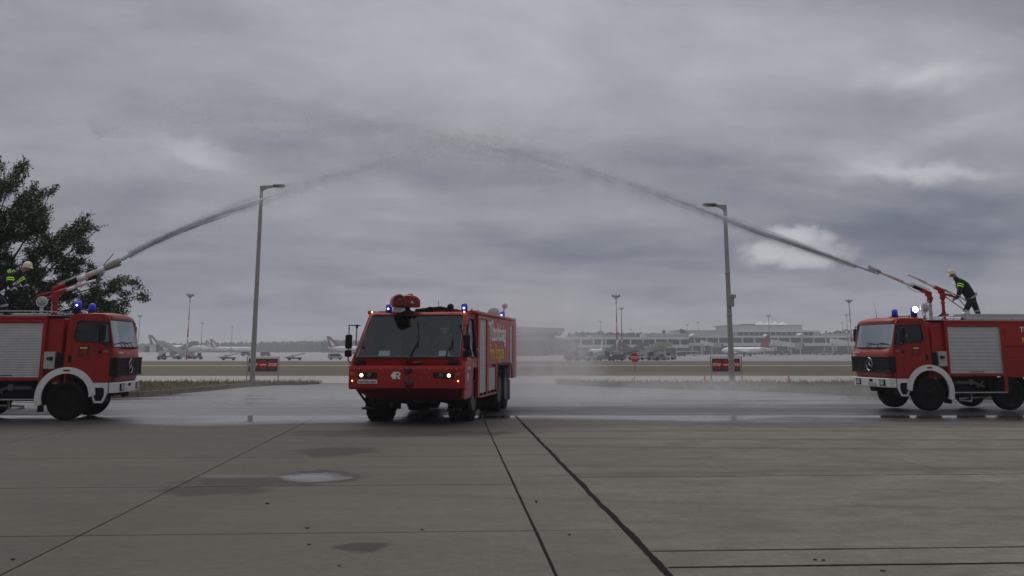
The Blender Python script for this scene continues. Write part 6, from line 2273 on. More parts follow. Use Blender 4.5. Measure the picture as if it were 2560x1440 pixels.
def droplets(name, label, pts, n, tfn, sigma, drop, seedk, size, strands=7, parent=None):
    rr = np.random.RandomState(seedk)
    t = tfn(rr.rand(n))
    # the stream tears into pulses, so thin it out unevenly along the way
    lump = 0.5 + 0.5 * np.sin(t * 37 + 1.7 * np.sin(t * 91) + seedk) * np.sin(t * 143 + seedk * 2)
    keep = rr.rand(n) < (1 - 0.55 * np.clip(t * 3, 0, 1) * lump)
    t = t[keep]; n = len(t)
    c = catmull(pts, t)
    c2 = catmull(pts, np.clip(t + 0.004, 0, 1)); c1 = catmull(pts, np.clip(t - 0.004, 0, 1))
    d = c2 - c1
    d /= np.linalg.norm(d, axis=1)[:, None] + 1e-9
    sg = sigma(t)
    # droplets travel in wavering strands
    st = rr.randint(0, strands, n)
    ph = rr.uniform(0, 6.28, (strands, 3)); am = rr.normal(0, 1, (strands, 2))
    w1 = am[st, 0] + 0.7 * np.sin(t * 23 + ph[st, 0]) + 0.35 * np.sin(t * 61 + ph[st, 1])
    w2 = am[st, 1] + 0.7 * np.sin(t * 19 + ph[st, 1]) + 0.35 * np.sin(t * 71 + ph[st, 2])
    core = rr.rand(n) < 0.62
    loc_s = np.where(core, 0.30, 0.9)
    o1 = (w1 * 0.55 + rr.normal(0, 1, n) * loc_s) * sg
    o2 = (w2 * 0.55 + rr.normal(0, 1, n) * loc_s) * sg
    side = np.cross(d, np.array([0, 0, 1.0])); side /= np.linalg.norm(side, axis=1)[:, None] + 1e-9
    upv = np.cross(side, d)
    q = c + side * o1[:, None] + upv * o2[:, None]
    fall = rr.exponential(1, n) * drop(t) * (rr.rand(n) < 0.30)
    q[:, 2] -= fall
    ln = rr.uniform(1.2, 3.2, n) * size * (0.7 + 0.6 * rr.rand(n))
    fine = 1.0 - 0.25 * t
    ln = ln * fine
    wd = size * rr.uniform(0.35, 0.8, n) * fine
    dd = d + rr.normal(0, 0.10, (n, 3)); dd /= np.linalg.norm(dd, axis=1)[:, None]
    e1 = np.cross(dd, rr.normal(0, 1, (n, 3))); e1 /= np.linalg.norm(e1, axis=1)[:, None] + 1e-9
    e2 = np.cross(dd, e1)
    # each torn fleck of water: two crossed slivers sharing their tips
    V = np.zeros((n, 5, 3))
    V[:, 0] = q + dd * ln[:, None]
    V[:, 4] = q - dd * ln[:, None]
    V[:, 1] = q + e1 * wd[:, None] * 1.25
    V[:, 2] = q + e2 * wd[:, None] * 1.25
    V[:, 3] = q - (e1 + e2) * wd[:, None] * 0.8
    base_f = np.array([[0, 1, 4], [0, 2, 4], [0, 3, 4]])
    F = (base_f[None] + (np.arange(n) * 5)[:, None, None]).reshape(-1, 3)
    me = bpy.data.meshes.new(name)
    me.vertices.add(n * 5); me.vertices.foreach_set('co', V.reshape(-1))
    me.loops.add(len(F) * 3); me.loops.foreach_set('vertex_index', F.reshape(-1).astype(np.int32))
    me.polygons.add(len(F)); me.polygons.foreach_set('loop_start', (np.arange(len(F)) * 3).astype(np.int32))
    me.update(calc_edges=True)
    me.materials.append(M_water)
    o = bpy.data.objects.new(name, me)
    COL.objects.link(o)
    if parent:
        o.parent = parent
    else:
        tag(o, label, 'water jet', 'water jets crossing over the road', 'stuff')
    return o


bpy.context.view_layer.update()


def muzzle(mo, B, Ltip):
    return mo.matrix_world @ Vector(B)


nL = moL.matrix_world @ Vector(_jetL) if False else None
# nozzle tips in world space
def tip_of(mo_, m, zj, elev, Ltip):
    p = Vector((-m * 0 - 0, 0, 0))
    l = Ltip
    loc = Vector((-m * l * math.cos(rad(elev)), 0, zj + l * math.sin(rad(elev))))
    return mo_.matrix_world @ loc


tipL = tip_of(moL, -1, 3.60, 24.0, 1.52)
tipR = tip_of(moR, 1, 3.66, 22.0, 1.90)
dL = tipL.y; dR = tipR.y
jl = [tipL, P(400, 597, dL + .4), P(550, 534, dL + .8), P(700, 483, dL + 1.3), P(850, 438, dL + 1.8), P(1000, 398, dL + 2.4), P(1150, 366, dL + 3.0), P(1300, 350, dL + 3.6), P(1430, 336, dL + 4.2), P(1580, 332, dL + 4.8), P(1700, 358, dL + 5.2)]
jr = [tipR, P(2040, 627, dR), P(1900, 578, dR), P(1760, 526, dR + .2), P(1620, 475, dR + .4), P(1480, 432, dR + .7), P(1340, 390, dR + 1.0), P(1200, 360, dR + 1.3), P(1060, 332, dR + 1.6), P(920, 308, dR + 1.9), P(780, 292, dR + 2.2), P(620, 282, dR + 2.5), P(440, 276, dR + 2.8), P(300, 290, dR + 3.0), P(235, 330, dR + 3.1)]
droplets('water_jet', 'white water jet rising from the left truck and breaking up over the road', jl, 140000, lambda r: 0.05 + 0.95 * r ** 1.25, lambda t: 0.050 + 0.13 * t + 0.36 * t ** 1.5, lambda t: 0.02 + 0.9 * t ** 1.5, 21, 0.0044)
droplets('water_jet', 'grey water jet rising from the right truck and thinning out high above the left lamp', jr, 270000, lambda r: 0.03 + 0.97 * r ** 1.05, lambda t: 0.030 + 0.24 * t + 0.22 * t ** 1.3, lambda t: 0.02 + 0.9 * t, 22, 0.0047)
# the solid stream that leaves each nozzle before the air tears it apart


def stream(pts, t1, r0, r1, label, seedk):
    rr = random.Random(seedk)
    n = 60
    tt = np.array([t1 * i / n for i in range(n + 1)])
    c = catmull(pts, tt)
    mb = MB()
    for k in range(6):
        end = n if k == 0 else rr.randint(int(n * 0.55), n)
        a0 = rr.uniform(0, 6.28); fq = rr.uniform(5, 11)
        path, rad2 = [], []
        for i in range(end + 1):
            u = i / n
            off = (r0 + (r1 - r0) * u) * (0.55 if k else 0.0) * (0.5 + u)
            an = a0 + fq * u
            path.append((c[i][0], c[i][1] + off * math.sin(an), c[i][2] + off * math.cos(an) - 0.10 * u * (k > 2)))
            rad2.append((r0 + (r1 - r0) * u) * (0.75 if k == 0 else 0.42) * (1 - (i / end) ** 2.5 * 0.93) * rr.uniform(0.8, 1.2))
        mb.tube(path, rad2, 8)
    o = mb.build('water_jet_core', M_water)
    tag(o, label, 'water jet', None, 'stuff')


stream(jl, 0.30, 0.075, 0.135, 'solid white start of the left water jet at its nozzle', 1)
stream(jr, 0.27, 0.060, 0.120, 'solid pale start of the right water jet at its nozzle', 2)
# drops falling out of the crossing point
fall_pts = [P(1290, 372, 34.0), P(1288, 470, 34.4), P(1285, 640, 35.0), P(1280, 860, 35.4)]
o = droplets('falling_spray', '', fall_pts, 6000, lambda r: r ** 1.6, lambda t: 0.22 + 1.1 * t, lambda t: 0.4 + 0 * t, 23, 0.0045, parent=None)
tag(o, 'loose drops falling from where the two jets cross', 'spray', None, 'stuff'); del o['group']

# ------------------------------------------------------------------ spray mist hanging over the road (real volumes)


def mist(name, label, c, r, D, nsc, seedk, ny=1.0, flat=False, power=2.0):
    m = bpy.data.materials.new('mist_' + str(seedk)); m.use_nodes = True
    t = m.node_tree; t.nodes.clear()
    o = t.nodes.new('ShaderNodeOutputMaterial')
    v = t.nodes.new('ShaderNodeVolumePrincipled')
    v.inputs['Color'].default_value = (0.99, 0.99, 1.0, 1)
    v.inputs['Anisotropy'].default_value = 0.2
    tcn = t.nodes.new('ShaderNodeTexCoord')
    x, y, z = sep(t, tcn.outputs['Object'])
    r2 = mth(t, 'ADD', mth(t, 'ADD', mth(t, 'MULTIPLY', x, x), mth(t, 'MULTIPLY', y, y)), mth(t, 'MULTIPLY', z, z))
    k = mth(t, 'POWER', mth(t, 'SUBTRACT', 1.0, r2, clamp=True), power)
    geo = t.nodes.new('ShaderNodeNewGeometry')
    X, Y_, Z = sep(t, geo.outputs['Position'])
    nn = noise(t, comb(t, mth(t, 'MULTIPLY', X, 1.0), Y_, mth(t, 'MULTIPLY', Z, ny)), nsc, 3, 0.6)
    dens = mth(t, 'MULTIPLY', mth(t, 'MULTIPLY', k, D), mth(t, 'MULTIPLY_ADD', nn, 4.6, -1.6, clamp=False))
    dens = mth(t, 'MAXIMUM', dens, 0.0)
    t.links.new(dens, v.inputs['Density'])
    t.links.new(v.outputs[0], o.inputs['Volume'])
    mb = MB(); mb.ellip((0, 0, 0), (1.02, 1.02, 1.02), 24, 14)
    ob = mb.build(name, m, None, loc=c)
    ob.scale = r
    tag(ob, label, 'mist', None, 'stuff')
    return ob


mist('spray_mist', 'curtain of fine spray falling round the back of the crash tender', (1.0, 35.6, 1.6), (2.9, 4.6, 3.8), 0.26, 1.1, 1, 0.30)
mist('spray_mist', 'thin column of drizzle under the crossing of the jets', (0.6, 36.0, 5.5), (3.0, 3.0, 4.5), 0.035, 0.4, 4, 0.4)
mist('spray_mist', 'low white mist drifting over the wet road', (3.0, 39.0, 0.2), (20.0, 7.0, 1.0), 0.18, 0.30, 2, 1.0)
mist('spray_mist', 'faint veil of spray high between the two jets', (-0.5, 36.0, 8.5), (11.0, 4.0, 2.6), 0.016, 0.25, 3, 1.0)
# ------------------------------------------------------------------ floodlight masts
M_mred = mat('mast_red', (0.42, 0.04, 0.03), 0.6)
M_mwhite = mat('mast_white', (0.60, 0.58, 0.56), 0.6)
M_mgrey = mat('mast_grey', (0.22, 0.22, 0.23), 0.6)
M_flood = mat('floodlight_housing', (0.16, 0.16, 0.16), 0.5)
GM = 'floodlight masts on the apron'


def mast(px, ytop, Yd, label, stripes, heads=8, wpx=22, r0=None):
    z0 = terrain(Yd)
    top = P(px, ytop, Yd)
    H = top.z - z0
    o = thing('floodlight_mast', label, 'mast', (top.x, Yd, z0), 0, GM)
    zc = Yd * CP + (top.z - CAM_H) * SP
    hw = wpx / 2 * zc / FPX
    r0 = r0 or 0.010 * H + 0.12
    edges = [0.0] + [s[0] for s in stripes] + [1.0]
    cols = [s[1] for s in stripes] + ['g']
    for i, (a, b) in enumerate(zip(edges, edges[1:])):
        mb = MB(); mb.tube([(0, 0, H * a), (0, 0, H * b * 0.999)], [r0 * (1 - 0.6 * a), r0 * (1 - 0.6 * b)], 8)
        mb.build('shaft_section', {'r': M_mred, 'w': M_mwhite, 'g': M_mgrey}[cols[i]], o)
    mb = MB()
    hh = hw * 0.75
    for k in range(heads):
        a = 2 * math.pi * (k + 0.3) / heads
        mb.tube([(0, 0, H - hh * 1.4), (hw * 0.5 * math.cos(a), hw * 0.5 * math.sin(a), H - hh * 0.8), (hw * 0.8 * math.cos(a), hw * 0.8 * math.sin(a), H - hh * 0.2)], r0 * 0.28, 5)
    n = 16
    for k in range(n):
        a0, a1 = 2 * math.pi * k / n, 2 * math.pi * (k + 1) / n
        mb.tube([(hw * .72 * math.cos(a0), hw * .72 * math.sin(a0), H - hh * 0.5), (hw * .72 * math.cos(a1), hw * .72 * math.sin(a1), H - hh * 0.5)], r0 * 0.25, 4)
    cw = mb.build('crown_frame', M_flood, o)
    for k in range(heads):
        a = 2 * math.pi * (k + 0.3) / heads
        c = (hw * 0.85 * math.cos(a), hw * 0.85 * math.sin(a), H - hh * (0.12 if k % 2 else 0.45))
        s_ = hw * 0.17
        mb = MB(); mb.hexa([(c[0] - s_, c[1] - s_, c[2] - s_ * 0.8), (c[0] + s_, c[1] - s_, c[2] - s_ * 0.8), (c[0] + s_, c[1] + s_, c[2] - s_ * .8), (c[0] - s_, c[1] + s_, c[2] - s_ * .8)],
                           [(c[0] - s_ * .6, c[1] - s_ * .6, c[2] + s_ * 0.7), (c[0] + s_ * .6, c[1] - s_ * .6, c[2] + s_ * 0.7), (c[0] + s_ * .6, c[1] + s_ * .6, c[2] + s_ * .7), (c[0] - s_ * .6, c[1] + s_ * .6, c[2] + s_ * .7)])
        mb.build('floodlight', M_flood, cw)
    return o


st_n = lambda a: a
mast(476, 735, 400, 'tall red and white floodlight mast near the passenger stairs left of the lamp post', [(0.12, 'r'), (0.24, 'w'), (0.34, 'w'), (0.46, 'r'), (0.60, 'w'), (0.72, 'g'), (0.86, 'w')], 10, 20)
mast(1540, 737, 400, 'tallest floodlight mast, red and white, above the parked ground vehicles', [(0.12, 'r'), (0.30, 'w'), (0.46, 'r'), (0.56, 'w'), (0.70, 'g'), (0.84, 'w')], 10, 22)
mast(1553, 769, 470, 'floodlight mast just right of the tallest one, striped only at its foot', [(0.12, 'w'), (0.17, 'r'), (0.24, 'w'), (0.29, 'r'), (0.36, 'w'), (0.42, 'r')], 6, 13)
mast(350, 788, 700, 'grey floodlight mast beside the mirror of the left fire truck', [(0.10, 'w'), (0.22, 'r'), (0.30, 'w'), (0.38, 'r')], 8, 12)
mast(506, 806, 850, 'thin floodlight mast right of the tall striped one', [(0.10, 'w'), (0.18, 'r'), (0.26, 'w'), (0.34, 'r')], 6, 9)
mast(581, 815, 950, 'small far floodlight mast close to the left lamp post', [(0.2, 'g')], 6, 7)
mast(1501, 802, 900, 'floodlight mast behind the left end of the terminal', [(0.3, 'g')], 6, 10)
mast(1577, 822, 1050, 'lowest far floodlight mast behind the terminal', [(0.3, 'g')], 6, 7)
mast(1718, 810, 950, 'floodlight mast behind the terminal, left one of two close together', [(0.3, 'g')], 6, 9)
mast(1745, 804, 900, 'red banded floodlight mast behind the terminal next to the lamp post', [(0.25, 'r'), (0.35, 'w'), (0.45, 'r')], 6, 8)
mast(1921, 787, 640, 'grey floodlight mast in front of the white tents', [(0.3, 'g')], 6, 13)
mast(2122, 749, 420, 'tall leaning red and white floodlight mast beside the right truck', [(0.14, 'r'), (0.28, 'w'), (0.44, 'r'), (0.60, 'w'), (0.72, 'g')], 8, 18)
mast(2116, 785, 650, 'thin floodlight mast behind the tall one beside the right truck', [(0.3, 'g')], 6, 11)
mast(2106, 806, 800, 'smallest floodlight mast left of the right truck', [(0.3, 'g')], 6, 6)

# ------------------------------------------------------------------ terminal


def bx(mbx, x0, x1, ytop, ybot, Y0, depth):
    """box whose front face spans these picture columns and rows at distance Y0"""
    a, b = P(x0, ytop, Y0), P(x1, ybot, Y0)
    return mbx.box(a.x, b.x, Y0, Y0 + depth, b.z, P((x0 + x1) / 2, ytop, Y0).z)


def part(T_, name, x0, x1, yt, yb, Y0, depth, mt, bevel=0.0):
    mb = MB(); bx(mb, x0, x1, yt, yb, Y0, depth)
    return mb.build(name, mt, T_, bevel=bevel)


Tm = thing('airport_terminal', 'long grey terminal building with a band of dark windows behind the apron', 'terminal', (0, 0, 0))
YA, YB = 740, 790
# left wing
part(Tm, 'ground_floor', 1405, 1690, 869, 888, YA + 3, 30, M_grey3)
part(Tm, 'lower_facade', 1437, 1722, 861.6, 869.6, YA, 33, M_grey)
part(Tm, 'roof', 1340, 1722, 842.5, 848.6, YA - 1, 40, M_grey)
part(Tm, 'window_wall', 1437, 1722, 848.6, 861.6, YA + 2.5, 20, M_grey3)
part(Tm, 'stair_tower', 1296, 1437, 848.6, 869, YA + 1, 30, M_grey2)
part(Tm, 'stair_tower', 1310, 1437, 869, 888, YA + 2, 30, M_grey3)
xs_ = [1452.5 + 31.0 * k for k in range(9)]
for k, x in enumerate(xs_):
    part(Tm, 'mullion', x - 2, x + 2, 848.6, 861.6, YA, 2.5, M_grey)
    if k < len(xs_) - 1:
        wp = part(Tm, 'window', x + 2, x + 29, 849.2, 861.2, YA + 1.2, 0.3, M_bgl)
        for j in (1, 2, 3):
            part(wp, 'glazing_bar', x + 2 + 27 * j / 4 - 0.25, x + 2 + 27 * j / 4 + 0.25, 849.2, 861.2, YA + 1.0, 0.2, M_grey3)
for k in range(10):
    part(Tm, 'column', 1420 + 30 * k, 1423 + 30 * k, 869.6, 888, YA + 0.5, 1.5, M_grey2)
# right wing
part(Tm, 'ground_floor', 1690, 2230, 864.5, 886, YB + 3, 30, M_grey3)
part(Tm, 'lower_facade', 1722.3, 2230, 857.2, 864.8, YB, 33, M_grey)
part(Tm, 'roof', 1722.3, 2230, 839.5, 844.4, YB - 1, 40, M_grey)
part(Tm, 'window_wall', 1722.3, 2230, 844.4, 857.2, YB + 2.5, 20, M_grey3)
k = 0
x = 1737.0
while x < 2200:
    part(Tm, 'mullion', x - 1.8, x + 1.8, 844.4, 857.2, YB, 2.5, M_grey)
    part(Tm, 'window', x + 1.8, x + 28.0, 845, 856.8, YB + 1.2, 0.3, M_bgl)
    x += 29.8; k += 1
for k in range(16):
    part(Tm, 'column', 1730 + 30 * k, 1733 + 30 * k, 864.8, 886, YB + 0.5, 1.5, M_grey if k % 3 else M_cream)
for (x0, x1, yt, yb) in ((2007, 2034, 864.9, 880), (1780, 1800, 866, 884), (1850, 1872, 866, 884)):
    part(Tm, 'gate_opening', x0, x1, yt, yb, YB + 0.2, 0.25, mat('dark_gate', (0.02, 0.02, 0.022), 0.7))
part(Tm, 'roof_step', 1612, 1722, 833, 842.4, YA + 8, 30, M_grey2)
part(Tm, 'roof_step', 1475, 1550, 838, 842.4, YA + 6, 25, M_grey2)
part(Tm, 'upper_storey', 1722.5, 2050, 829.5, 839.4, YB + 10, 40, M_grey2)
part(Tm, 'upper_windows', 1845, 2035, 830.5, 838.2, YB + 9.5, 0.5, M_bgl)
for k in range(14):
    part(Tm, 'mullion', 1858 + 13.5 * k, 1859.4 + 13.5 * k, 830.2, 838.6, YB + 9, 0.5, M_grey)
part(Tm, 'upper_roof', 1835, 2052, 825.6, 829.4, YB + 9, 45, M_grey)
part(Tm, 'main_hall', 1826, 2006, 813.2, 825.6, YB + 22, 60, M_grey)
part(Tm, 'hall_roof_edge', 1820, 2010, 811.8, 813.2, YB + 20, 64, M_grey2)
part(Tm, 'side_storey', 1690, 1835, 825.5, 829.4, YB + 16, 40, M_grey2)
part(Tm, 'roof_unit', 1854, 1888, 809.8, 811.8, YB + 24, 10, M_grey3)
part(Tm, 'roof_unit', 2052, 2200, 834.5, 839.4, YB + 10, 30, M_grey2)
for (x0, x1, yt) in ((1658, 1664, 826), (1702, 1706, 822), (1708, 1712, 824), (1592, 1598, 838.5), (1420, 1424, 834)):
    part(Tm, 'roof_unit', x0, x1, yt, 833 if x0 > 1600 else 842.4, YA + 12, 5, M_grey3)
# skylight gables on the roof
for (xc, yt, yb, wpx) in ((1735, 833, 841, 9), (1918, 835.5, 841, 6), (2005, 832, 838, 7), (1400, 841, 847, 5)):
    a, b, c = P(xc - wpx, yb, YB - 3), P(xc + wpx, yb, YB - 3), P(xc, yt, YB - 3)
    mb = MB(); mb.add([tuple(a), tuple(b), tuple(c), (a.x, YB + 10, a.z), (b.x, YB + 10, b.z), (c.x, YB + 10, c.z)], [(0, 1, 2), (3, 5, 4), (0, 2, 5, 3), (1, 4, 5, 2), (0, 3, 4, 1)])
    mb.build('skylight', M_cream, Tm)
# white tents on the hall roof
for xc, hw_, yt in ((1901, 10.5, 802.5), (1920.5, 9.5, 802.5), (1938, 9.5, 803), (1957, 10.5, 803.8)):
    Yt = YB + 30
    a, b, c = P(xc - hw_, 812, Yt), P(xc + hw_, 812, Yt), P(xc, yt, Yt)
    w = (b.x - a.x) / 2
    cx_ = (a.x + b.x) / 2
    mb = MB()
    rs = []
    for i in range(6):
        t = i / 5
        ww = w * (1 - t) ** 1.25 + 0.05
        z = a.z + (c.z - a.z) * t
        rs.append([(cx_ - ww, Yt - ww, z), (cx_ + ww, Yt - ww, z), (cx_ + ww, Yt + ww, z), (cx_ - ww, Yt + ww, z)])
    mb.rings(rs)
    mb.build('roof_tent', M_tent, Tm)

# old round-ended hall left of it
H2 = thing('lounge_building', 'grey building with an overhanging upper deck seen through the spray right of the crash tender', 'building', (0, 0, 0))
Yh = 620
part(H2, 'ground_block', 1180, 1366, 851, 889, Yh, 40, M_grey3)
part(H2, 'middle_block', 1180, 1398, 846, 851, Yh - 1, 42, M_grey2)
part(H2, 'deck_wall', 1180, 1388, 837, 846, Yh + 2, 36, M_grey2)
part(H2, 'window_band', 1300, 1386, 831, 837, Yh + 2, 34, M_grey)
mb = MB()
pa = [P(1180, 821, Yh - 4), P(1300, 816.5, Yh - 4), P(1414, 821, Yh - 4), P(1403, 838, Yh - 4), P(1390, 831, Yh - 4), P(1180, 831, Yh - 4)]
mb.rings([[tuple(p) for p in pa], [(p.x, Yh + 45, p.z) for p in pa]])
mb.build('overhanging_deck', M_grey2, H2, recalc=True)


# ------------------------------------------------------------------ jet bridges
def jet_bridge(x0, x1, yt0, yt1, hpx, Yd, label):
    """from the tall terminal end (x0) sloping to the cab end (x1)"""
    o = thing('jet_bridge', label, 'jet bridge', (0, 0, 0), 0, 'pale passenger bridges along the terminal')
    a, b = P(x0, yt0, Yd), P(x1, yt1, Yd - 6)
    h = hpx * Yd / FPX
    w = 3.2
    mb = MB()
    mid = a.lerp(b, 0.55)
    for (p, q, hh) in ((a, mid, h), (mid, b, h * 0.9)):
        mb.hexa([(p.x, p.y - w / 2, p.z - hh), (q.x, q.y - w / 2, q.z - hh), (q.x, q.y + w / 2, q.z - hh), (p.x, p.y + w / 2, p.z - hh)],
                [(p.x, p.y - w / 2, p.z), (q.x, q.y - w / 2, q.z), (q.x, q.y + w / 2, q.z), (p.x, p.y + w / 2, p.z)])
    mb.build('tunnel', M_cream, o, recalc=True)
    mb = MB()
    s = 1 if x1 > x0 else -1
    x_a, x_b = b.x - s * 0.0, b.x + s * 5.0
    mb.box(min(x_a, x_b), max(x_a, x_b), b.y - 2.4, b.y + 2.4, b.z - h * 1.15, b.z + 0.3)
    mb.build('cab', mat('bridge_cab', (0.34, 0.37, 0.33), 0.6), o, bevel=0.2)
    mb = MB(); x_c = b.x + s * 5.0; mb.box(min(x_c, x_c + s * 1.2), max(x_c, x_c + s * 1.2), b.y - 2.0, b.y + 2.0, b.z - h * 1.1, b.z - 0.3)
    mb.build('canopy', M_grey3, o)
    for t in (0.08, 0.85):
        p = a.lerp(b, t)
        mb = MB(); mb.box(p.x - 0.5, p.x + 0.5, p.y - 0.9, p.y + 0.9, terrain(Yd), p.z - h)
        mb.build('support_leg', M_grey2, o)
    return o


jet_bridge(1368, 1420, 853, 864, 14, 640, 'passenger bridge sloping down at the left end of the terminal')
jet_bridge(1752, 1783, 850, 858, 9, 690, 'passenger bridge between the striped masts and the right lamp post')
jet_bridge(1928, 1985, 848.5, 858, 12, 700, 'passenger bridge with greenish cab right of the lamp post')
jet_bridge(2076, 2140, 846, 854, 12, 700, 'long passenger bridge ending behind the right fire truck')


# ------------------------------------------------------------------ aircraft
M_ac = mat('aircraft_white', (0.84, 0.84, 0.84), 0.4, var=0.03, vscale=0.2)
M_acblue = mat('aircraft_navy', (0.03, 0.04, 0.09), 0.4)
M_acred = mat('aircraft_red', (0.26, 0.05, 0.07), 0.4)


def airliner(loc, rz, Lg, label, tailc, stripe, group='parked airliners', belly=None, span=None):
    o = thing('airliner', label, 'airliner', loc, rz, group)
    k = Lg / 40.0
    r = 1.95 * k
    cz = 3.6 * k
    # nose at +x
    prof = [(0.03, 20), (0.55, 19.3), (1.15, 18.0), (1.65, 16.2), (1.9, 13.5), (1.95, 10), (1.95, -8), (1.75, -12), (1.2, -16), (0.5, -19.2), (0.1, -20)]
    mb = MB(); mb.smooth = True
    rs = []
    for rr, x in reversed(prof):
        up = 0.9 * max(0, (-8 - x) / 12) if x < -8 else 0
        rs.append([(x * k, rr * k * math.cos(2 * math.pi * j / 16), cz + (up + rr * math.sin(2 * math.pi * j / 16)) * k) for j in range(16)])
    mb.rings(rs)
    fu = mb.build('fuselage', M_ac, o, recalc=True)
    mb = MB()
    for i in range(26):
        x = (14 - i * 1.0) * k
        for sg in (-1, 1):
            mb.box(x, x + 0.4 * k, min(sg * 1.93 * k, sg * 1.90 * k), max(sg * 1.93 * k, sg * 1.90 * k), cz + 0.4 * k, cz + 0.75 * k)
    mb.build('cabin_windows', M_grey3, fu)
    mb = MB(); mb.hexa([(-19.3 * k, -0.15 * k, cz + 1.2 * k), (-12 * k, -0.2 * k, cz + 1.7 * k), (-12 * k, 0.2 * k, cz + 1.7 * k), (-19.3 * k, 0.15 * k, cz + 1.2 * k)],
                       [(-21.5 * k, -0.1 * k, cz + 9.0 * k), (-18.9 * k, -0.1 * k, cz + 9.0 * k), (-18.9 * k, 0.1 * k, cz + 9.0 * k), (-21.5 * k, 0.1 * k, cz + 9.0 * k)])
    tf = mb.build('tail_fin', tailc, o)
    if stripe is not None:
        for sg in (-1, 1):
            mb = MB()
            y = sg * 0.23 * k
            mb.add([(-17.6 * k, y, cz + 2.6 * k), (-15.2 * k, y, cz + 2.2 * k), (-18.6 * k, y * .8, cz + 6.8 * k), (-19.4 * k, y * .8, cz + 6.6 * k)], [(0, 1, 2, 3)])
            mb.build('tail_stripe', M_ac, tf)
            mb = MB()
            mb.add([(-14.9 * k, y * 1.02, cz + 2.2 * k), (-12.6 * k, y * 1.02, cz + 1.9 * k), (-19.0 * k, y * .8, cz + 8.8 * k), (-20.6 * k, y * .8, cz + 8.8 * k)], [(0, 1, 2, 3)])
            mb.build('tail_stripe', stripe, tf)
    for sg in (-1, 1):
        mb = MB(); mb.hexa([(-5 * k, sg * 1.5 * k, cz - 1.3 * k), (3 * k, sg * 1.5 * k, cz - 1.3 * k), (-6.0 * k, sg * 17 * k, cz + 0.2 * k), (-7.8 * k, sg * 17 * k, cz + 0.2 * k)],
                           [(-5 * k, sg * 1.5 * k, cz - 0.6 * k), (3 * k, sg * 1.5 * k, cz - 0.6 * k), (-6.0 * k, sg * 17 * k, cz + 0.4 * k), (-7.8 * k, sg * 17 * k, cz + 0.4 * k)])
        mb.build('wing', M_ac, o, recalc=True)
        mb = MB(); mb.hexa([(-19 * k, sg * 0.5 * k, cz + 0.9 * k), (-15.5 * k, sg * 0.5 * k, cz + 0.9 * k), (-18.6 * k, sg * 6.5 * k, cz + 1.5 * k), (-20 * k, sg * 6.5 * k, cz + 1.5 * k)],
                           [(-19 * k, sg * 0.5 * k, cz + 1.15 * k), (-15.5 * k, sg * 0.5 * k, cz + 1.15 * k), (-18.6 * k, sg * 6.5 * k, cz + 1.6 * k), (-20 * k, sg * 6.5 * k, cz + 1.6 * k)])
        mb.build('stabiliser', M_ac, o, recalc=True)
        mb = MB(); mb.lathe([(0.6 * k, 0), (1.0 * k, 1.2 * k), (1.05 * k, 3.2 * k), (0.95 * k, 3.6 * k)], (0.5 * k, sg * 5.8 * k, cz - 2.0 * k), 'x', 14)
        mb.build('engine', M_grey2, o)
        mb = MB(); mb.tube([(-2 * k, sg * 2.6 * k, 0.5 * k), (-2 * k, sg * 2.4 * k, cz - 1.2 * k)], 0.2 * k, 6); mb.lathe([(0.55 * k, -0.4 * k), (0.55 * k, 0.4 * k)], (-2 * k, sg * 2.6 * k, 0.55 * k), 'y', 12)
        mb.build('landing_gear', M_grey3, o)
    mb = MB(); mb.tube([(14.5 * k, 0, 0.4 * k), (14.5 * k, 0, cz - 1.7 * k)], 0.15 * k, 6); mb.lathe([(0.4 * k, -0.3 * k), (0.4 * k, 0.3 * k)], (14.5 * k, 0, 0.4 * k), 'y', 12)
    mb.build('landing_gear', M_grey3, o)
    mb = MB()
    for sg in (-1, 1):
        mb.add([(18.3 * k, sg * 0.95 * k, cz + 0.45 * k), (17.3 * k, sg * 1.25 * k, cz + 0.5 * k), (17.2 * k, sg * 1.0 * k, cz + 0.95 * k), (18.1 * k, sg * 0.7 * k, cz + 0.85 * k)], [(0, 1, 2, 3)])
    mb.build('cockpit_windows', M_grey3, fu)
    return o


def place_x(px, Yd):
    return P(px, 880, Yd).x


# left group: tails at the left, noses to the right, turned slightly
airliner((place_x(449, 980), 980, -2), rad(22), 55, 'white airliner with blue and red tail, nearest of the left group, behind the stairs', M_acblue, M_acred)
airliner((place_x(582, 1080), 1080, -2), rad(28), 46, 'white airliner nearest the left lamp post', M_acblue, M_acred)
airliner((place_x(562, 1190), 1190, -2), rad(34), 44, 'airliner whose tail stands between two others, mostly hidden behind its neighbour', M_acblue, M_acred)
airliner((place_x(891, 800), 800, -2), rad(14), 44, 'airliner mostly hidden behind the crash tender, only the tail showing', M_acblue, M_acred)
# at the terminal
airliner((place_x(1490, 600), 600, -2), rad(100), 30, 'airliner parked behind the row of ground vehicles', M_grey, None)
airliner((place_x(1862, 560), 560, -2), rad(122), 36, 'white airliner with red tail parked just right of the right lamp post', M_acred, None)

# ------------------------------------------------------------------ passenger stairs, tow tractors, carts, bus
M_veh = [mat('vehicle_white', (0.50, 0.50, 0.50), 0.5), mat('vehicle_blue', (0.07, 0.08, 0.11), 0.5), mat('vehicle_grey', (0.20, 0.21, 0.21), 0.5), mat('vehicle_cream', (0.36, 0.36, 0.30), 0.5), mat('vehicle_red', (0.17, 0.06, 0.05), 0.5)]


def wheels_(o, xs__, w, r, z=0):
    for x in xs__:
        for sg in (-1, 1):
            MB().lathe([(r * 0.5, -0.12), (r, -0.1), (r, 0.1), (r * 0.5, 0.12)], (x, sg * w / 2, r), 'y', 12).build('wheel', M_rubber, o)


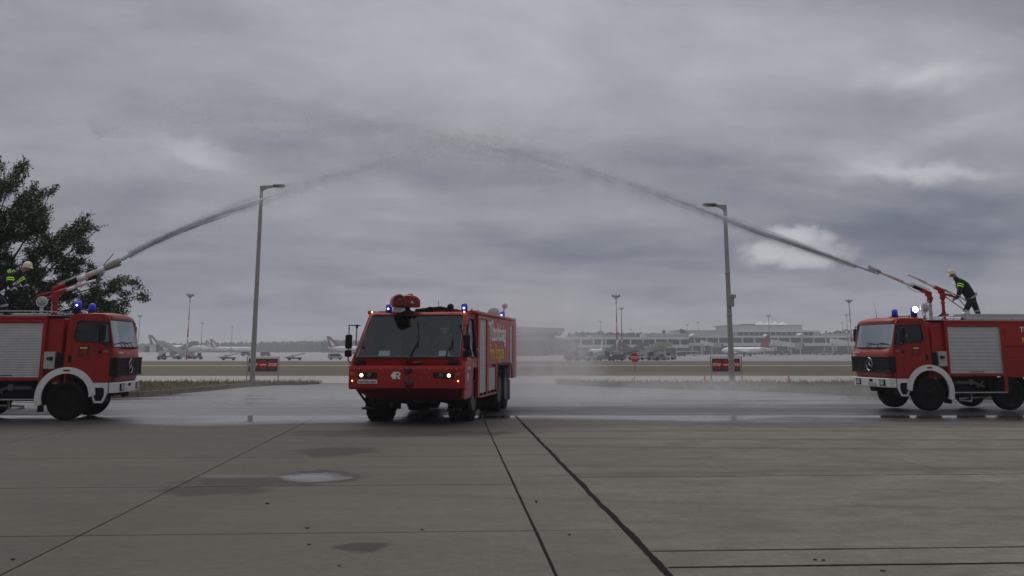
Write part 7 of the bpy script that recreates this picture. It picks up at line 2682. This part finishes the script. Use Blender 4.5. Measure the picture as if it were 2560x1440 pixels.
def veh(kind, px, Yd, rz, mt, label, group, sc=1.0):
    z0 = terrain(Yd)
    o = thing(kind, label, kind.replace('_', ' ') if kind != 'airport_bus' else 'bus', (place_x(px, Yd), Yd, z0), rz, group)
    o.scale = (sc, sc, sc)
    if kind == 'tow_tractor':
        mb = MB(); mb.box(-1.6, 1.6, -0.9, 0.9, 0.35, 1.0); mb.box(-1.5, -0.2, -0.85, 0.85, 1.0, 1.3); mb.build('body', mt, o, bevel=0.08)
        mb = MB(); mb.hexa([(-0.1, -0.8, 1.0), (1.2, -0.8, 1.0), (1.2, 0.8, 1.0), (-0.1, 0.8, 1.0)], [(0.0, -0.7, 2.0), (0.9, -0.7, 2.0), (0.9, 0.7, 2.0), (0.0, 0.7, 2.0)]); mb.build('cab', M_bgl, o, bevel=0.05)
        mb = MB(); mb.box(-0.1, 1.0, -0.78, 0.78, 2.0, 2.12); mb.build('cab_roof', mt, o, bevel=0.04)
        wheels_(o, (-1.0, 1.0), 1.7, 0.42)
    elif kind == 'baggage_cart':
        mb = MB(); mb.box(-1.5, 1.5, -0.8, 0.8, 0.5, 0.65); mb.build('bed', mt, o)
        mb = MB(); mb.box(-1.5, 1.5, -0.85, 0.85, 1.95, 2.05); mb.build('canopy', M_veh[0], o)
        for x in (-1.45, 1.45):
            for y in (-0.75, 0.75):
                MB().box(x - 0.04, x + 0.04, y - 0.04, y + 0.04, 0.65, 1.95).build('post', M_grey2, o)
        mb = MB(); mb.box(-1.3, -0.3, -0.6, 0.6, 0.65, 1.2); mb.box(-0.2, 0.5, -0.6, 0.6, 0.65, 1.45); mb.box(0.6, 1.3, -0.6, 0.6, 0.65, 1.05); mb.build('load', M_veh[1], o, bevel=0.06)
        wheels_(o, (-1.0, 1.0), 1.5, 0.25)
    elif kind == 'container':
        mb = MB(); mb.hexa([(-0.8, -0.75, 0.45), (0.7, -0.75, 0.45), (0.7, 0.75, 0.45), (-0.8, 0.75, 0.45)], [(-1.2, -0.75, 1.0), (0.7, -0.75, 1.0), (0.7, 0.75, 1.0), (-1.2, 0.75, 1.0)]); mb.box(-1.2, 0.7, -0.75, 0.75, 1.0, 2.05); mb.build('shell', mt, o, bevel=0.03)
        mb = MB(); mb.box(-0.95, 0.6, -0.77, -0.75, 1.0, 1.9); mb.build('door', M_grey2, o)
        mb = MB(); mb.box(-1.0, 0.9, -0.8, 0.8, 0.30, 0.43); mb.build('dolly', M_grey3, o)
        wheels_(o, (-0.7, 0.6), 1.3, 0.16)
    elif kind == 'stair_truck':
        mb = MB(); mb.box(-3.2, 2.6, -1.0, 1.0, 0.5, 0.9); mb.build('chassis', M_grey2, o)
        mb = MB(); mb.box(1.4, 2.8, -1.0, 1.0, 0.9, 2.0); mb.build('cab', mt, o, bevel=0.12)
        mb = MB(); mb.hexa([(-3.2, -0.7, 0.9), (-2.9, -0.7, 0.7), (-2.9, 0.7, 0.7), (-3.2, 0.7, 0.9)], [(2.0, -0.7, 3.6), (2.3, -0.7, 3.4), (2.3, 0.7, 3.4), (2.0, 0.7, 3.6)]); mb.box(2.0, 3.6, -0.9, 0.9, 3.35, 3.5); mb.build('stairway', M_veh[2], o, recalc=True)
        for y in (-0.75, 0.75):
            mb = MB(); mb.hexa([(-3.2, y - 0.03, 0.9), (-2.6, y - 0.03, 0.9), (-2.6, y + 0.03, 0.9), (-3.2, y + 0.03, 0.9)], [(-3.2, y - 0.03, 1.9), (-2.7, y - 0.03, 2.0), (-2.7, y + 0.03, 2.0), (-3.2, y + 0.03, 1.9)])
            mb.hexa([(-3.0, y - .03, 0.9), (2.2, y - .03, 3.5), (2.2, y + .03, 3.5), (-3.0, y + .03, 0.9)], [(-3.0, y - .03, 1.9), (2.2, y - .03, 4.5), (2.2, y + .03, 4.5), (-3.0, y + .03, 1.9)])
            mb.box(2.2, 3.6, y - 0.03, y + 0.03, 3.5, 4.5)
            mb.build('side_rail', mt, o, recalc=True)
        wheels_(o, (-2.0, 1.8), 1.9, 0.42)
    elif kind == 'belt_loader':
        mb = MB(); mb.box(-2.6, 2.2, -0.8, 0.8, 0.45, 0.95); mb.build('body', mt, o, bevel=0.06)
        mb = MB(); mb.hexa([(-3.4, -0.45, 0.9), (-3.4, -0.45, 0.7), (-3.4, 0.45, 0.7), (-3.4, 0.45, 0.9)][::1], [(3.2, -0.45, 2.3), (3.2, -0.45, 2.1), (3.2, 0.45, 2.1), (3.2, 0.45, 2.3)]); mb.build('conveyor', M_grey3, o, recalc=True)
        mb = MB(); mb.box(-1.2, -0.2, -0.8, -0.2, 0.95, 1.7); mb.build('seat', M_grey2, o, bevel=0.08)
        wheels_(o, (-1.7, 1.5), 1.6, 0.36)
    elif kind == 'van':
        mb = MB(); mb.box(-2.6, 2.2, -1.0, 1.0, 0.4, 1.15); mb.hexa([(-2.6, -1, 1.15), (2.1, -1, 1.15), (2.1, 1, 1.15), (-2.6, 1, 1.15)], [(-2.55, -.9, 2.2), (1.2, -.9, 2.2), (1.2, .9, 2.2), (-2.55, .9, 2.2)]); mb.build('body', mt, o, bevel=0.1)
        mb = MB(); mb.hexa([(-1.9, -1.01, 1.25), (1.85, -1.01, 1.25), (1.85, -0.98, 1.25), (-1.9, -0.98, 1.25)], [(-1.9, -0.94, 2.0), (1.25, -0.94, 2.0), (1.25, -0.90, 2.0), (-1.9, -0.90, 2.0)]); mb.build('window', M_bgl, o)
        wheels_(o, (-1.6, 1.4), 1.8, 0.38)
    elif kind == 'airport_bus':
        mb = MB(); mb.box(-6.5, 6.5, -1.4, 1.4, 0.35, 1.1); mb.box(-6.5, 6.5, -1.38, 1.38, 2.35, 2.9); mb.box(-6.5, -6.1, -1.38, 1.38, 1.1, 2.35)
        for x in (-4.0, -1.0, 2.0, 4.6, 6.2):
            mb.box(x, x + 0.25, -1.38, 1.38, 1.1, 2.35)
        mb.build('body', mt, o, bevel=0.06)
        mb = MB(); mb.box(-6.1, 6.4, -1.36, 1.36, 1.1, 2.35); mb.build('window', M_bgl, o)
        wheels_(o, (-4.2, 4.0), 2.5, 0.48)
    return o


GV = 'ground vehicles parked in a row before the terminal'
rv_ = random.Random(5)
row = [('baggage_cart', 1424, 395, 'cart at the far left end of the vehicle row'), ('tow_tractor', 1433, 352, 'dark reddish tractor at the left end of the vehicle row'), ('container', 1448, 398, 'pale greenish container, first from the left in the row'),
       ('baggage_cart', 1467, 400, 'canopied cart right of the first container'), ('tow_tractor', 1479, 350, 'pale tractor at the front of the row left of the tallest mast'), ('baggage_cart', 1489, 402, 'canopied cart midway between container and tallest mast'),
       ('container', 1508, 398, 'container just left of the tallest mast'), ('tow_tractor', 1512, 349, 'small dark blue tractor in front of the row'), ('stair_truck', 1533, 410, 'stair truck behind the foot of the tallest mast'),
       ('van', 1543, 352, 'dark blue van at the foot of the tallest mast'), ('belt_loader', 1562, 372, 'pale loader right of the tallest mast'), ('stair_truck', 1570, 420, 'dark stair truck left of the round stop sign'),
       ('stair_truck', 1592, 425, 'stair truck directly behind the round stop sign'), ('container', 1603, 395, 'grey container right of the round stop sign'), ('belt_loader', 1615, 372, 'loader with raised pale belt right of the stop sign'),
       ('stair_truck', 1628, 405, 'stair truck with slanted pale side in the right part of the row'), ('tow_tractor', 1633, 360, 'grey tractor in front of the slanted stair truck'), ('stair_truck', 1647, 410, 'tall stair truck near the right end of the row'),
       ('van', 1650, 365, 'pale grey van near the right end of the row'), ('belt_loader', 1663, 385, 'white belt loader at the right end of the row'), ('tow_tractor', 1675, 392, 'last grey tractor at the right end of the row'),
       ('container', 1648, 430, 'brownish container behind the tall stair truck'), ('container', 1582, 430, 'dark container stacked high behind the stop sign')]
for i, (k_, px, Yd, lab) in enumerate(row):
    mt = M_veh[[0, 4, 3, 0, 3, 2, 3, 1, 2, 1, 3, 2, 2, 2, 0, 3, 2, 3, 2, 0, 2, 4, 2][i]]
    veh(k_, px, Yd, rv_.choice((0, math.pi)) + rv_.uniform(-0.5, 0.5), mt, lab, GV, 1.05 if k_ == 'van' else 1.5)
veh('airport_bus', 1719, 600, 0.05, M_veh[0], 'white airport bus at the right end of the vehicle rows', None)
veh('van', 1704, 560, 0.0, M_veh[4], 'dark reddish van left of the airport bus', None)
veh('stair_truck', 428, 400, 0.1 + math.pi, M_veh[0], 'passenger stairs truck before the left airliner', None, 1.6)
veh('stair_truck', 458, 425, 0.05, M_veh[3], 'pale second passenger stairs truck at the foot of the left mast', None, 1.6)
veh('tow_tractor', 406, 380, 0.3, M_veh[4], 'red tractor left of the passenger stairs', None, 1.1)
veh('tow_tractor', 495, 400, 0.2, M_veh[2], 'small dark tractor right of the left mast', None, 1.2)
veh('belt_loader', 573, 370, 0.1, M_veh[4], 'red and white loader alone on the apron left of the lamp post', None, 1.1)
veh('van', 616, 600, 0, M_veh[2], 'grey van beside the left lamp post far on the apron', None, 1.2)
veh('belt_loader', 738, 365, 0.1, M_veh[4], 'red and white loader alone on the apron between board and crash tender', None, 1.1)
veh('van', 840, 380, 0.1, M_veh[3], 'pale van just left of the crash tender mirror', None, 1.1)
veh('van', 665, 560, 0.1, M_veh[2], 'grey van right of the left lamp post above the stop board', None, 1.1)
for px, lab in ((1880, 'service vehicle under the red tailed airliner'), (1945, 'red service truck under the greenish bridge'), (1965, 'dark service truck beside the greenish bridge'), (2050, 'pale service van between the two right bridges'), (2065, 'white service van near the far right bridge'), (2095, 'grey service truck under the far right bridge'), (1772, 'service truck left of the right lamp post')):
    veh('van', px, 690, rv_.uniform(-.4, .4), rv_.choice(M_veh), lab, 'service vehicles under the bridges', 1.3)
# small pale block beyond the truck
sb = thing('apron_building', 'small pale flat roofed block at the left edge of the apron', 'building', (0, 0, 0))
part(sb, 'wall', 375, 388, 863, 881, 760, 10, M_cream)
part(sb, 'wall', 388, 396, 865, 881, 762, 10, M_grey3)
part(sb, 'annex', 362, 375, 866, 881, 763, 8, M_grey3)
part(sb, 'roof', 373.5, 398, 861.8, 863, 759, 12, M_grey)

# ------------------------------------------------------------------ far wood behind the apron
fr = np.random.RandomState(9)


def wood(name, label, x0, x1, Y0, Y1, h0, h1, n, seedk, m):
    rr = np.random.RandomState(seedk)
    V, F = [], []
    for i in range(n):
        x = rr.uniform(x0, x1); y = rr.uniform(Y0, Y1)
        h = h0 + (h1 - h0) * (0.5 + 0.5 * math.sin(x * 0.011 + 2 * math.sin(x * 0.004))) + rr.uniform(-1.2, 1.5)
        w = rr.uniform(3.5, 7)
        o = len(V)
        k = 7
        for lv_, (hh, ww) in enumerate(((0.0, 0.7), (0.35, 1.0), (0.75, 0.8), (1.0, 0.25))):
            for j in range(k):
                a = 2 * math.pi * j / k + lv_ * 0.4
                q = ww * w * rr.uniform(0.7, 1.15)
                V.append((x + q * math.cos(a), y + q * math.sin(a), -2 + h * hh + rr.uniform(-.5, .5) * (lv_ > 0)))
        for l_ in range(3):
            for j in range(k):
                j2 = (j + 1) % k
                F.append((o + l_ * k + j, o + l_ * k + j2, o + (l_ + 1) * k + j2, o + (l_ + 1) * k + j))
        F.append(tuple(o + 3 * k + j for j in range(k)))
    me = bpy.data.meshes.new(name); me.from_pydata(V, [], F); me.materials.append(m)
    ob = bpy.data.objects.new(name, me); COL.objects.link(ob)
    tag(ob, label, 'wood', None, 'stuff')
    return ob


M_wood = mat('distant_foliage', (0.030, 0.042, 0.028), 0.95, var=0.4, vscale=0.06)
wood('distant_wood', 'dark line of far woodland beyond the airliners', -1150, 0, 1350, 1500, 10.0, 13.5, 1500, 31, M_wood)
wood('distant_wood', 'far woodland rising behind the right part of the terminal', 60, 1150, 1000, 1120, 13.5, 20.0, 1300, 32, M_wood)
o = wood('distant_wood', 'nearer clump of dark trees at the end of the far tree line', -215, -90, 1150, 1230, 10.5, 14.0, 130, 33, M_wood)
for i, (px, yt) in enumerate(((2080, 826), (2107, 824), (2140, 824), (2060, 832))):
    Yd = 880
    c = P(px, yt, Yd)
    w_ = 9
    tr = thing('far_tree', 'dark rounded tree behind the terminal ' + ['above the far right bridge', 'beside the small mast', 'at the edge of the right truck windscreen', 'lowest of the trees on the right'][i], 'tree', (c.x, Yd, -2), 0, 'trees behind the terminal')
    MB().tube([(0, 0, 0), (0, 0, c.z)], [0.6, 0.3], 6).build('trunk', M_bark, tr)
    rr = random.Random(40 + i)
    mb = MB()
    for k in range(70):
        a, b_, q = rr.uniform(0, 6.28), rr.uniform(-1, 1), rr.random() ** 0.4
        cc = Vector((math.cos(a) * math.sqrt(1 - b_ * b_), math.sin(a) * math.sqrt(1 - b_ * b_), b_)) * q
        s_ = rr.uniform(0.6, 1.5)
        mb.ellip((cc.x * w_, cc.y * w_, c.z + 2 - 5 + cc.z * 5), (s_, s_, s_ * 0.8), 6, 4)
    mb.build('crown', M_wood, tr)

# ------------------------------------------------------------------ the air itself
hz = bpy.data.materials.new('hazy_air'); hz.use_nodes = True
t = hz.node_tree; t.nodes.clear()
o_ = t.nodes.new('ShaderNodeOutputMaterial'); v = t.nodes.new('ShaderNodeVolumePrincipled')
v.inputs['Density'].default_value = 0.00044
v.inputs['Color'].default_value = (0.88, 0.91, 0.97, 1)
v.inputs['Anisotropy'].default_value = 0.1
t.links.new(v.outputs[0], o_.inputs['Volume'])
h_ = MB().box(-2650, 2650, -70, 2650, -3.2, 62).build('haze', hz)
tag(h_, 'thin grey evening haze over the airfield', 'haze', None, 'stuff')
